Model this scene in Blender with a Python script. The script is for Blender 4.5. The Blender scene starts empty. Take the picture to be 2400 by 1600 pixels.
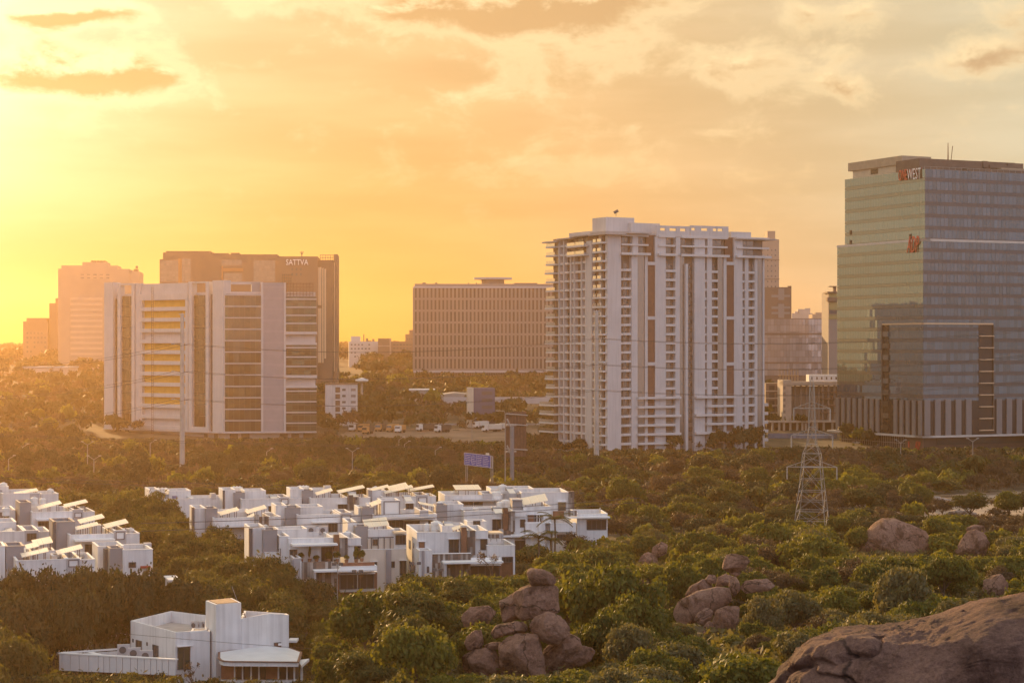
import bpy, math, random
import numpy as np
from mathutils import Vector, Matrix, noise

SC = bpy.context.scene
COL = SC.collection
R = math.radians
random.seed(7)

# ------------------------------------------------------------------ camera, sky, sun, exposure
CAMZ = 40.0            # the photographer stands on a boulder hill above the plain
F = 4667.0             # focal length in photograph pixels (2400 wide)
HOR = 812.0            # row of the horizon
cd = bpy.data.cameras.new("camera")
cd.lens = 70.0
cd.sensor_width = 36.0
cd.shift_y = (HOR - 800.0) / 2400.0
cd.clip_start = 0.5
cd.clip_end = 60000
cam = bpy.data.objects.new("camera", cd)
cam.location = (0, 0, CAMZ)
cam.rotation_euler = (R(90), 0, 0)
COL.objects.link(cam)
SC.camera = cam

SUN_AZ, SUN_EL = R(-24), R(11.0)      # azimuth from +Y, negative is to the left
SUN_DIR = Vector((math.sin(SUN_AZ) * math.cos(SUN_EL), math.cos(SUN_AZ) * math.cos(SUN_EL), math.sin(SUN_EL)))
sl = bpy.data.lights.new("sun", 'SUN')
sl.energy = 5.0
sl.angle = R(0.6)
sl.color = (1.0, 0.60, 0.25)
sun = bpy.data.objects.new("sun", sl)
sun.rotation_euler = SUN_DIR.to_track_quat('Z', 'Y').to_euler()
sun.location = (-400, 900, 300)
COL.objects.link(sun)

SC.view_settings.view_transform = 'Standard'
SC.view_settings.look = 'None'
SC.view_settings.exposure = 0.3
SC.view_settings.gamma = 1.0
SC.view_settings.use_curve_mapping = False
SC.render.engine = 'CYCLES'
cy = SC.cycles
cy.max_bounces = 8
cy.diffuse_bounces = 3
cy.glossy_bounces = 3
cy.transmission_bounces = 3
cy.transparent_max_bounces = 4
cy.volume_bounces = 1
cy.use_denoising = True
cy.sample_clamp_indirect = 6.0
cy.caustics_reflective = False
cy.caustics_refractive = False

world = bpy.data.worlds.new("World")
SC.world = world
world.use_nodes = True

def build_sky():
    nt = world.node_tree
    nt.nodes.clear()
    N, L = nt.nodes, nt.links
    def node(t, **kw):
        n = N.new(t)
        for k, v in kw.items():
            setattr(n, k, v)
        return n
    def plug(sock, v):
        if isinstance(v, bpy.types.NodeSocket):
            L.new(v, sock)
        elif v is not None:
            sock.default_value = v
    def M(op, a, b=None, c=None):
        n = node('ShaderNodeMath', operation=op)
        plug(n.inputs[0], a); plug(n.inputs[1], b)
        if c is not None: plug(n.inputs[2], c)
        return n.outputs[0]
    def VM(op, a, b=None):
        n = node('ShaderNodeVectorMath', operation=op)
        plug(n.inputs[0], a); plug(n.inputs[1], b)
        return n.outputs['Value'] if op == 'DOT_PRODUCT' else n.outputs[0]
    def SS(x, lo, hi):
        n = node('ShaderNodeMapRange', interpolation_type='SMOOTHSTEP')
        plug(n.inputs[0], x)
        n.inputs[1].default_value = lo; n.inputs[2].default_value = hi
        return n.outputs[0]
    def MIX(f, a, b, mode='MIX'):
        n = node('ShaderNodeMix', data_type='RGBA', blend_type=mode)
        n.clamp_factor = True
        plug(n.inputs[0], f)
        for s, v in ((n.inputs[6], a), (n.inputs[7], b)):
            if isinstance(v, tuple): s.default_value = (*v, 1)
            else: plug(s, v)
        return n.outputs[2]
    tc = node('ShaderNodeTexCoord')
    d = VM('NORMALIZE', tc.outputs['Generated'])
    sx = node('ShaderNodeSeparateXYZ'); L.new(d, sx.inputs[0])
    X, Y, Z = sx.outputs
    az = M('MULTIPLY', M('ARCTAN2', X, Y), 180 / math.pi)
    el = M('MULTIPLY', M('ARCSINE', Z), 180 / math.pi)
    ca = M('MAXIMUM', VM('DOT_PRODUCT', d, tuple(SUN_DIR)), -1.0)
    ang = M('MULTIPLY', M('ARCCOSINE', M('MINIMUM', ca, 1.0)), 180 / math.pi)
    # clear air: measured Nishita sky far from the sun, dust-laden golden air towards it
    nish = node('ShaderNodeTexSky', sky_type='NISHITA')
    nish.sun_disc = False
    nish.sun_elevation = SUN_EL
    nish.sun_rotation = SUN_AZ
    nish.altitude = 500
    nish.air_density = 1.2
    nish.dust_density = 3.0
    nish.ozone_density = 1.0
    base = MIX(1.0, nish.outputs[0], (0.12, 0.12, 0.12), 'MULTIPLY')
    # golden dust veil: colour by angle from the sun and by elevation
    g1 = M('MULTIPLY', M('EXPONENT', M('MULTIPLY', M('POWER', M('DIVIDE', ang, 9.8), 2.0), -1.0)), SS(el, -3.0, 8.0))
    g2 = M('EXPONENT', M('MULTIPLY', M('DIVIDE', ang, 34.0), -1.0))
    hz = M('EXPONENT', M('MULTIPLY', M('MAXIMUM', el, 0.0), -1 / 9.0))
    gold = MIX(hz, (0.66, 0.54, 0.30), (0.75, 0.295, 0.015))
    veil = MIX(SS(ang, 20.0, 44.0), gold, (0.60, 0.56, 0.38))
    back = SS(ang, 40.0, 130.0)
    cool = MIX(hz, (0.74, 0.79, 0.96), (0.86, 0.75, 0.76))
    veil = MIX(back, veil, cool)
    sky = MIX(0.95, base, veil)
    sky = MIX(1.0, sky, MIX(g1, (0, 0, 0), (0.95, 0.92, 0.85)), 'ADD')
    sky = MIX(1.0, sky, MIX(g2, (0, 0, 0), (0.10, 0.03, 0.0)), 'ADD')
    cs = node('ShaderNodeCombineXYZ'); plug(cs.inputs[0], M('MULTIPLY', az, .07)); plug(cs.inputs[1], M('MULTIPLY', el, .42))
    nb = node('ShaderNodeTexNoise'); nb.inputs['Scale'].default_value = 1.3; nb.inputs['Detail'].default_value = 6; L.new(cs.outputs[0], nb.inputs['Vector'])
    sky = MIX(SS(nb.outputs[0], .35, .68), sky, MIX(1.0, sky, (1.16, 1.20, 1.28), 'MULTIPLY'))
    # clouds, laid out in azimuth/elevation
    grp = bpy.data.node_groups.new("cloud_density", 'ShaderNodeTree')
    grp.interface.new_socket("Vector", in_out='INPUT', socket_type='NodeSocketVector')
    grp.interface.new_socket("Density", in_out='OUTPUT', socket_type='NodeSocketFloat')
    gi = grp.nodes.new('NodeGroupInput'); go = grp.nodes.new('NodeGroupOutput')
    old = (N, L)
    N, L = grp.nodes, grp.links
    s = node('ShaderNodeSeparateXYZ'); L.new(gi.outputs[0], s.inputs[0])
    A, E = s.outputs[0], s.outputs[1]
    def noise_at(sxy, scale, det, rough, off):
        c = node('ShaderNodeCombineXYZ')
        plug(c.inputs[0], M('MULTIPLY', A, sxy[0])); plug(c.inputs[1], M('MULTIPLY', E, sxy[1])); c.inputs[2].default_value = off
        n = node('ShaderNodeTexNoise'); n.inputs['Scale'].default_value = scale
        n.inputs['Detail'].default_value = det; n.inputs['Roughness'].default_value = rough
        n.inputs['Distortion'].default_value = 0.25
        L.new(c.outputs[0], n.inputs['Vector'])
        return n.outputs[0]
    n1 = noise_at((0.6, 1.0), 0.85, 8, 0.6, 3.1)
    n2 = noise_at((0.35, 1.0), 0.16, 3, 0.5, 8.4)
    # where the photograph has its cloud banks (azimuth, elevation, half-widths, strength)
    blobs = [(0.0, 9.8, 4.4, 0.85, 1.15), (-12.4, 7.65, 2.7, 0.75, 1.1), (-13.2, 9.3, 1.5, .45, .8), (-6.8, 9.7, 1.6, 0.55, .35), (-12.3, 9.35, 1.3, .45, .40),
             (2.0, 8.1, 3.6, 0.75, .34), (7.4, 8.1, 2.6, 0.8, .42), (13.6, 7.95, 2.6, 0.55, .6), (9.0, 7.2, 1.6, .6, .3), (14.8, 9.2, 1.6, 0.9, .42),
             (-4.5, 5.6, 3.2, .7, .16), (0.8, 5.2, 4.2, 1.0, .22), (6.5, 4.4, 5.5, .9, .16), (-11.0, 9.3, 1.2, .35, .22),
             (-10.5, 5.9, 3.0, .5, .14), (9.5, 9.4, 2.6, .5, .36), (-1.5, 7.2, 3.4, .5, .2), (5.0, 6.2, 4.5, .5, .2)]
    acc = None
    for (a0, e0, wa, we, k) in blobs:
        q = M('ADD', M('POWER', M('DIVIDE', M('SUBTRACT', A, a0), wa), 2.0), M('POWER', M('DIVIDE', M('SUBTRACT', E, e0), we), 2.0))
        v = M('MULTIPLY', M('EXPONENT', M('MULTIPLY', q, -1.0)), k)
        acc = v if acc is None else M('ADD', acc, v)
    # away from those banks the same broken cloud goes on round the sky
    out = M('GREATER_THAN', M('ABSOLUTE', A), 17.0)
    gen = M('MULTIPLY', SS(n2, 0.45, 0.7), 0.34)
    hi = SS(E, 10.5, 14.0)
    gen = M('MULTIPLY', gen, M('MAXIMUM', SS(M('ABSOLUTE', A), 16.0, 22.0), hi))
    tot = M('ADD', M('ADD', M('MULTIPLY', M('SUBTRACT', n1, 0.5), 1.3), acc), gen)
    L.new(M('SUBTRACT', tot, 0.12), go.inputs[0])
    N, L = old
    def dens(da, de):
        c = node('ShaderNodeCombineXYZ')
        plug(c.inputs[0], M('ADD', az, da)); plug(c.inputs[1], M('ADD', el, de))
        g = node('ShaderNodeGroup', node_tree=grp); L.new(c.outputs[0], g.inputs[0])
        return g.outputs[0]
    d0 = dens(0.0, 0.0)
    d1 = dens(-0.22, 0.26)
    cover = SS(d0, 0.0, 0.5)
    thick = SS(d0, 0.16, 0.56)
    edge = M('MULTIPLY', SS(M('SUBTRACT', d0, d1), 0.0, 0.30), 1.0)
    near = M('EXPONENT', M('MULTIPLY', M('DIVIDE', ang, 22.0), -1.0))
    bright = MIX(1.0, MIX(near, (0.98, 0.74, 0.42), (2.1, 1.75, 1.0)), (0.95, 0.95, 0.95), 'MULTIPLY')
    dark = MIX(near, (0.55, 0.38, 0.235), (1.08, 0.60, 0.15))
    bright = MIX(SS(el, 4.6, 7.2), MIX(near, (1.0, .72, .38), (1.2, .86, .36)), bright)
    bright = MIX(back, bright, (1.0, 0.95, 0.95)); dark = MIX(back, dark, (0.62, 0.62, 0.72))
    ccol = MIX(thick, bright, dark)
    ccol = MIX(M('MULTIPLY', edge, 0.8), ccol, bright)
    low = SS(el, 1.0, 5.0)
    fac = M('MULTIPLY', M('MULTIPLY', cover, low), 0.85)
    sky = MIX(fac, sky, ccol)
    # below the horizon: dusty ground tone
    gnd = SS(el, -6.0, -0.5)
    sky = MIX(gnd, (0.25, 0.18, 0.10), sky)
    bg = node('ShaderNodeBackground'); L.new(sky, bg.inputs[0]); bg.inputs[1].default_value = 0.82
    o = node('ShaderNodeOutputWorld'); L.new(bg.outputs[0], o.inputs[0])
build_sky()
world.cycles.sampling_method = 'MANUAL'
world.cycles.sample_map_resolution = 1024

# ------------------------------------------------------------------ pixel <-> place
def P(px, py, d):
    """the point at depth d (metres along +Y) seen at photograph pixel (px, py)"""
    return Vector(((px - 1200.0) / F * d, d, CAMZ - (py - HOR) / F * d))
def pix(v):
    return (1200 + v[0] / v[1] * F, HOR + (CAMZ - v[2]) / v[1] * F)

_PR = np.array([[-10, -6, -6], [8, -5, -9], [30, -5.5, -26], [60, -14, -33], [100, -19.5, -38], [130, -22, -40], [180, -26, -40.5], [220, -27, -40], [260, -30, -38.5],
                [300, -33, -36.5], [350, -35, -36], [450, -35.5, -36], [600, -36.5, -37.5], [700, -35, -36.5], [760, -33, -33.2], [900, -27, -28.5], [1100, -18, -22],
                [1500, -10, -12], [2500, -5, -6], [9000, -4, -4]], float)
def sstep(a, b, x):
    t = np.clip((x - a) / (b - a), 0, 1)
    return t * t * (3 - 2 * t)
def ground(x, y):
    """terrain height; works on arrays"""
    x = np.asarray(x, float); y = np.asarray(y, float)
    yy = np.maximum(y, -10)
    r = np.interp(yy, _PR[:, 0], _PR[:, 1]); l = np.interp(yy, _PR[:, 0], _PR[:, 2])
    a = x / np.maximum(yy, 20)
    c = -0.095 + 0.125 * sstep(175, 275, yy)
    t = sstep(c - .035, c + .035, a)
    h = l * (1 - t) + r * t
    amp = np.clip((420 - yy) / 300, 0.15, 1)
    h = h + amp * (0.5 * np.sin(x * 0.11 + 1.3) * np.sin(y * 0.083 + .4) + 0.3 * np.sin(x * .23 + y * .19))
    return h + CAMZ
def gz(x, y):
    return float(ground(x, y))
def hit(px, py, dmin=20, dmax=3000):
    """where the view ray through a pixel meets the terrain"""
    ds = np.geomspace(dmin, dmax, 900)
    xs = (px - 1200) / F * ds
    zs = CAMZ - (py - HOR) / F * ds
    b = zs <= ground(xs, ds)
    i = int(np.argmax(b)) if b.any() else len(ds) - 1
    return P(px, py, float(ds[i]))

# ------------------------------------------------------------------ materials
MATS = {}
def _nodes(name):
    m = bpy.data.materials.new(name); m.use_nodes = True
    nt = m.node_tree
    return m, nt, nt.nodes['Principled BSDF']
def paint(name, col, rough=0.7, var=0.12, scale=0.6, bump=0.0, bscale=6.0, streak=0.0, metal=0.0, spec=0.4, objvar=0.0, band=0.0):
    """plain surface: base colour broken by two noises (patches and fine grain), optional rain streaks and relief"""
    if name in MATS: return MATS[name]
    m, nt, b = _nodes(name)
    N, L = nt.nodes, nt.links
    geo = N.new('ShaderNodeNewGeometry')
    n1 = N.new('ShaderNodeTexNoise'); n1.inputs['Scale'].default_value = scale; n1.inputs['Detail'].default_value = 6
    L.new(geo.outputs['Position'], n1.inputs['Vector'])
    ramp = N.new('ShaderNodeMapRange'); L.new(n1.outputs[0], ramp.inputs[0])
    ramp.inputs[1].default_value = 0.3; ramp.inputs[2].default_value = 0.7
    ramp.inputs[3].default_value = 1 - var; ramp.inputs[4].default_value = 1 + var
    fac = ramp.outputs[0]
    if streak > 0:
        mp = N.new('ShaderNodeMapping'); mp.inputs['Scale'].default_value = (2.2, 2.2, 0.12)
        L.new(geo.outputs['Position'], mp.inputs[0])
        n2 = N.new('ShaderNodeTexNoise'); n2.inputs['Scale'].default_value = 1.0; n2.inputs['Detail'].default_value = 4
        L.new(mp.outputs[0], n2.inputs['Vector'])
        r2 = N.new('ShaderNodeMapRange'); L.new(n2.outputs[0], r2.inputs[0])
        r2.inputs[1].default_value = 0.45; r2.inputs[2].default_value = 0.75; r2.inputs[3].default_value = 1.0; r2.inputs[4].default_value = 1 - streak
        mm = N.new('ShaderNodeMath'); mm.operation = 'MULTIPLY'; L.new(fac, mm.inputs[0]); L.new(r2.outputs[0], mm.inputs[1]); fac = mm.outputs[0]
    if objvar > 0:
        oi = N.new('ShaderNodeObjectInfo'); r3 = N.new('ShaderNodeMapRange'); L.new(oi.outputs['Random'], r3.inputs[0])
        r3.inputs[3].default_value = 1 - objvar; r3.inputs[4].default_value = 1 + objvar
        mm = N.new('ShaderNodeMath'); mm.operation = 'MULTIPLY'; L.new(fac, mm.inputs[0]); L.new(r3.outputs[0], mm.inputs[1]); fac = mm.outputs[0]
    mx = N.new('ShaderNodeVectorMath'); mx.operation = 'SCALE'; mx.inputs[0].default_value = col; L.new(fac, mx.inputs['Scale'])
    L.new(mx.outputs[0], b.inputs['Base Color'])
    b.inputs['Roughness'].default_value = rough; b.inputs['Metallic'].default_value = metal
    b.inputs['Specular IOR Level'].default_value = spec
    if bump > 0:
        n3 = N.new('ShaderNodeTexNoise'); n3.inputs['Scale'].default_value = bscale; n3.inputs['Detail'].default_value = 8
        L.new(geo.outputs['Position'], n3.inputs['Vector'])
        bp = N.new('ShaderNodeBump'); bp.inputs['Strength'].default_value = bump; L.new(n3.outputs[0], bp.inputs['Height']); L.new(bp.outputs[0], b.inputs['Normal'])
    MATS[name] = m
    return m
def glass(name, col, refl=(0.8, 0.85, 0.85), fac=0.3, rough=0.06, objvar=0.25, wav=0.0):
    """coated facade glass: dark body with a tinted mirror coat that grows at grazing angles"""
    if name in MATS: return MATS[name]
    m, nt, b = _nodes(name)
    N, L = nt.nodes, nt.links
    oi = N.new('ShaderNodeObjectInfo'); geo = N.new('ShaderNodeNewGeometry')
    add = N.new('ShaderNodeMath'); add.operation = 'ADD'; L.new(oi.outputs['Random'], add.inputs[0]); L.new(geo.outputs['Random Per Island'], add.inputs[1])
    fr = N.new('ShaderNodeMath'); fr.operation = 'FRACT'; L.new(add.outputs[0], fr.inputs[0])
    mr = N.new('ShaderNodeMapRange'); L.new(fr.outputs[0], mr.inputs[0]); mr.inputs[3].default_value = 1 - objvar; mr.inputs[4].default_value = 1 + objvar
    sc = N.new('ShaderNodeVectorMath'); sc.operation = 'SCALE'; sc.inputs[0].default_value = col; L.new(mr.outputs[0], sc.inputs['Scale'])
    L.new(sc.outputs[0], b.inputs['Base Color']); b.inputs['Roughness'].default_value = 0.35
    g = N.new('ShaderNodeBsdfGlossy'); g.inputs['Color'].default_value = (*refl, 1); g.inputs['Roughness'].default_value = rough
    lw = N.new('ShaderNodeLayerWeight'); lw.inputs['Blend'].default_value = 0.35
    f2 = N.new('ShaderNodeMapRange'); L.new(lw.outputs['Fresnel'], f2.inputs[0]); f2.inputs[3].default_value = fac; f2.inputs[4].default_value = min(1, fac + 0.55)
    mix = N.new('ShaderNodeMixShader'); L.new(f2.outputs[0], mix.inputs[0]); L.new(b.outputs[0], mix.inputs[1]); L.new(g.outputs[0], mix.inputs[2])
    if wav > 0:
        n3 = N.new('ShaderNodeTexNoise'); n3.inputs['Scale'].default_value = 0.35; n3.inputs['Detail'].default_value = 2
        L.new(geo.outputs['Position'], n3.inputs['Vector'])
        bp = N.new('ShaderNodeBump'); bp.inputs['Strength'].default_value = wav; L.new(n3.outputs[0], bp.inputs['Height']); L.new(bp.outputs[0], g.inputs['Normal'])
    out = N['Material Output']; L.new(mix.outputs[0], out.inputs[0])
    MATS[name] = m
    return m

WHITE = paint('white_wall_paint', (0.74, 0.735, 0.735), 0.75, 0.09, 0.35, 0.05, 9, streak=0.2)
WHITE2 = paint('white_trim_paint', (0.80, 0.80, 0.80), 0.6, 0.04, 0.5)
CREAM = paint('cream_wall_paint', (0.72, 0.64, 0.55), 0.75, 0.06, 0.4, streak=0.1)
GREY = paint('grey_wall_cladding', (0.30, 0.30, 0.32), 0.7, 0.06, 0.5, streak=0.06)
LGREY = paint('light_grey_cladding', (0.46, 0.45, 0.46), 0.6, 0.05, 0.4)
DGREY = paint('dark_grey_trim', (0.10, 0.10, 0.105), 0.6, 0.1, 0.8)
BROWN = paint('brown_cladding', (0.15, 0.072, 0.05), 0.6, 0.12, 0.5, streak=0.12)
WOODB = paint('rust_brown_board', (0.21, 0.10, 0.06), 0.65, 0.2, 1.2, objvar=.2)
CONC = paint('raw_concrete', (0.40, 0.37, 0.34), 0.85, 0.15, 0.5, 0.15, 5, streak=0.15)
ROOFC = paint('dusty_roof_screed', (0.42, 0.38, 0.35), 0.9, 0.15, 0.6, 0.1, 4)
METAL = paint('galvanised_steel', (0.42, 0.42, 0.42), 0.5, 0.15, 1.5, metal=0.7)
RUST = paint('rusty_steel', (0.16, 0.085, 0.06), 0.75, 0.25, 1.5)
WGLASS = glass('window_glass', (0.035, 0.03, 0.028), fac=0.07)
TANKP = paint('white_plastic_tank', (0.75, 0.75, 0.74), 0.4, 0.08, 1.0)

# ------------------------------------------------------------------ mesh building
class MB:
    """collects faces in world space; build() links them as ONE mesh object under its thing"""
    def __init__(s):
        s.v, s.f, s.mi = [], [], []
    def add(s, vs, fs, mi=0):
        o = len(s.v)
        s.v.extend(tuple(p) for p in vs)
        for f in fs:
            s.f.append(tuple(i + o for i in f)); s.mi.append(mi)
    def hexa(s, c, mi=0):
        """8 corners: bottom ring 0-3 then top ring 4-7 (counter-clockwise from above)"""
        s.add(c, [(3, 2, 1, 0), (4, 5, 6, 7), (0, 1, 5, 4), (1, 2, 6, 5), (2, 3, 7, 6), (3, 0, 4, 7)], mi)
    def box(s, x0, x1, y0, y1, z0, z1, mi=0):
        s.hexa([(x0, y0, z0), (x1, y0, z0), (x1, y1, z0), (x0, y1, z0), (x0, y0, z1), (x1, y0, z1), (x1, y1, z1), (x0, y1, z1)], mi)
    def fbox(s, fr, u0, u1, n0, n1, z0, z1, mi=0):
        """box in a facade frame; n is metres INWARD from the facade plane (negative = proud)"""
        if u1 < u0: u0, u1 = u1, u0
        if n1 < n0: n0, n1 = n1, n0
        if z1 < z0: z0, z1 = z1, z0
        c = [fr.w(u0, n0, z0), fr.w(u1, n0, z0), fr.w(u1, n1, z0), fr.w(u0, n1, z0), fr.w(u0, n0, z1), fr.w(u1, n0, z1), fr.w(u1, n1, z1), fr.w(u0, n1, z1)]
        s.hexa(c, mi)
    def prism(s, poly, z0, z1, mi=0, cap=True):
        n = len(poly)
        vs = [(p[0], p[1], z0) for p in poly] + [(p[0], p[1], z1) for p in poly]
        fs = [(i, (i + 1) % n, n + (i + 1) % n, n + i) for i in range(n)]
        if cap: fs += [tuple(range(n - 1, -1, -1)), tuple(range(n, 2 * n))]
        s.add(vs, fs, mi)
    def tube(s, pts, r, n=6, mi=0, cap=True):
        pts = [Vector(p) for p in pts]
        rs = r if isinstance(r, (list, tuple)) else [r] * len(pts)
        o = len(s.v)
        for i, p in enumerate(pts):
            t = (pts[min(i + 1, len(pts) - 1)] - pts[max(i - 1, 0)])
            t = t.normalized() if t.length > 1e-9 else Vector((0, 0, 1))
            a = t.cross(Vector((0, 0, 1)) if abs(t.z) < 0.95 else Vector((1, 0, 0))).normalized(); b = t.cross(a)
            for k in range(n):
                an = 2 * math.pi * k / n
                s.v.append(tuple(p + (a * math.cos(an) + b * math.sin(an)) * rs[i]))
        for i in range(len(pts) - 1):
            for k in range(n):
                s.f.append((o + i * n + k, o + i * n + (k + 1) % n, o + (i + 1) * n + (k + 1) % n, o + (i + 1) * n + k)); s.mi.append(mi)
        if cap:
            s.f.append(tuple(o + k for k in range(n - 1, -1, -1))); s.mi.append(mi)
            e = o + (len(pts) - 1) * n
            s.f.append(tuple(e + k for k in range(n))); s.mi.append(mi)
    def bar(s, a, b, r, mi=0):
        s.tube([a, b], r, 4, mi)
    def mesh(s, name, mats, org=Vector((0, 0, 0))):
        me = bpy.data.meshes.new(name)
        ox, oy, oz = org
        me.from_pydata([(x - ox, y - oy, z - oz) for x, y, z in s.v], [], s.f)
        for m in (mats if isinstance(mats, (list, tuple)) else [mats]): me.materials.append(m)
        if any(s.mi): me.polygons.foreach_set('material_index', s.mi)
        me.update()
        return me
    def build(s, name, mats, parent=None, **kw):
        if not s.f: return None
        org = wloc(parent) if parent is not None else kw.pop('org', Vector((0, 0, 0)))
        o = bpy.data.objects.new(name, s.mesh(name, mats, org))
        COL.objects.link(o)
        if parent is not None: o.parent = parent
        else: o.location = org
        for k, v in kw.items(): o[k] = v
        return o
def wloc(o):
    v = Vector((0, 0, 0))
    while o is not None:
        v = v + Vector(o.location); o = o.parent
    return v
def thing(name, label, cat, loc, group=None):
    o = bpy.data.objects.new(name, None)
    o.location = loc; o['label'] = label; o['category'] = cat
    if group: o['group'] = group
    COL.objects.link(o)
    return o
def tag(o, label, cat, group=None, kind=None):
    o['label'] = label
    o['category'] = cat
    if group: o['group'] = group
    if kind: o['kind'] = kind
    return o
def piece(name, me, parent, loc, rz=0.0, rx=0.0):
    """an alike piece sharing mesh data; loc in world space"""
    o = bpy.data.objects.new(name, me)
    o.parent = parent
    o.location = Vector(loc) - wloc(parent)
    if rz or rx: o.rotation_euler = (rx, 0, rz)
    COL.objects.link(o)
    return o

class Frame:
    """a facade plane: origin o, direction u (unit, horizontal, rightwards seen from outside), inward normal"""
    def __init__(s, o, u):
        s.o = Vector((o[0], o[1])); s.u = Vector((u[0], u[1])).normalized()
        s.n = Vector((-s.u.y, s.u.x))            # inward (away from the viewer)
        s.rz = math.atan2(s.u.y, s.u.x)
    def w(s, u, n, z):
        p = s.o + s.u * u + s.n * n
        return (p.x, p.y, z)
    def U(s, px, n=0.0):
        """u of the pixel column on the plane n inside the facade"""
        k = (px - 1200.0) / F
        o = s.o + s.n * n
        return (k * o.y - o.x) / (s.u.x - k * s.u.y)
    def Z(s, py, u, n=0.0):
        y = (s.o + s.u * u + s.n * n).y
        return CAMZ - (py - HOR) / F * y
    def PZ(s, px, py, n=0.0):
        u = s.U(px, n)
        return u, s.Z(py, u, n)
def frame_px(px, d, u):
    return Frame(((px - 1200) / F * d, d), u)
def local_box(name, w, t, h, mat):
    """alike-piece mesh: w wide (x, centred), t deep (y, from 0 inwards), h high (z from 0)"""
    b = MB(); b.box(-w / 2, w / 2, 0, t, 0, h)
    return b.mesh(name, mat)
def inset(poly, t):
    """inset a counter-clockwise polygon by t"""
    n = len(poly); out = []
    for i in range(n):
        p0, p1, p2 = (Vector(poly[(i + k) % n][:2]) for k in (-1, 0, 1))
        a = (p1 - p0).normalized(); b = (p2 - p1).normalized()
        na, nb = Vector((-a.y, a.x)), Vector((-b.y, b.x))
        k = 1 + na.dot(nb)
        out.append(tuple(p1 + (na + nb) * (t / max(k, 0.3))))
    return out
def parapet_block(mb, poly, z0, z1, th=0.25, dep=0.9, mi=0, roof_mi=0):
    """solid walls with a parapet ring and a sunken roof"""
    a = sum(poly[i][0] * poly[(i + 1) % len(poly)][1] - poly[(i + 1) % len(poly)][0] * poly[i][1] for i in range(len(poly)))
    if a < 0: poly = poly[::-1]
    q = inset(poly, th); n = len(poly); zr = z1 - dep
    vs = [(p[0], p[1], z0) for p in poly] + [(p[0], p[1], z1) for p in poly] + [(p[0], p[1], z1) for p in q] + [(p[0], p[1], zr) for p in q]
    fs = []
    for i in range(n):
        j = (i + 1) % n
        fs += [(i, j, n + j, n + i), (n + i, n + j, 2 * n + j, 2 * n + i), (2 * n + i, 2 * n + j, 3 * n + j, 3 * n + i)]
    mb.add(vs, fs, mi)
    mb.add([vs[3 * n + i] for i in range(n)], [tuple(range(n))], roof_mi)
def text_mesh(name, s, size, depth, mats, shear=0.0):
    cu = bpy.data.curves.new(name, 'FONT')
    cu.body = s; cu.size = size; cu.extrude = depth / 2; cu.align_x = 'LEFT'; cu.shear = shear
    cu.resolution_u = 2
    t = bpy.data.objects.new(name, cu)
    me = bpy.data.meshes.new_from_object(t)
    bpy.data.objects.remove(t); bpy.data.curves.remove(cu)
    for m in (mats if isinstance(mats, (list, tuple)) else [mats]): me.materials.append(m)
    if isinstance(mats, (list, tuple)) and len(mats) > 1:
        for p in me.polygons: p.material_index = 0 if abs(p.normal.z) > 0.7 else 1
    return me
def put_text(name, s, fr, u, z, n, width, depth, mats, parent, shear=0.0, height=None):
    """letters standing on a facade, each its own piece"""
    full = text_mesh(name, s, 1.0, 0.1, mats, shear)
    w = max(v.co.x for v in full.vertices) - min(v.co.x for v in full.vertices)
    h = max(v.co.y for v in full.vertices)
    bpy.data.meshes.remove(full)
    k = width / w
    kz = (height / h) if height else k
    x = 0.0
    for i, ch in enumerate(s):
        pre = 0.0
        if i:
            a = text_mesh(name, s[:i] + '.', 1.0, .1, mats, 0); b = text_mesh(name, '.', 1.0, .1, mats, 0)
            pre = max(v.co.x for v in a.vertices) - max(v.co.x for v in b.vertices)
            bpy.data.meshes.remove(a); bpy.data.meshes.remove(b)
        if ch == ' ': continue
        me = text_mesh(name, ch, 1.0, depth, mats, shear)
        for v in me.vertices:
            X, Yh, D = v.co
            v.co = ((X) * k, -D, Yh * kz)
        me.update()
        o = piece('letter', me, parent, fr.w(u + pre * k, n, z), fr.rz)
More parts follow.
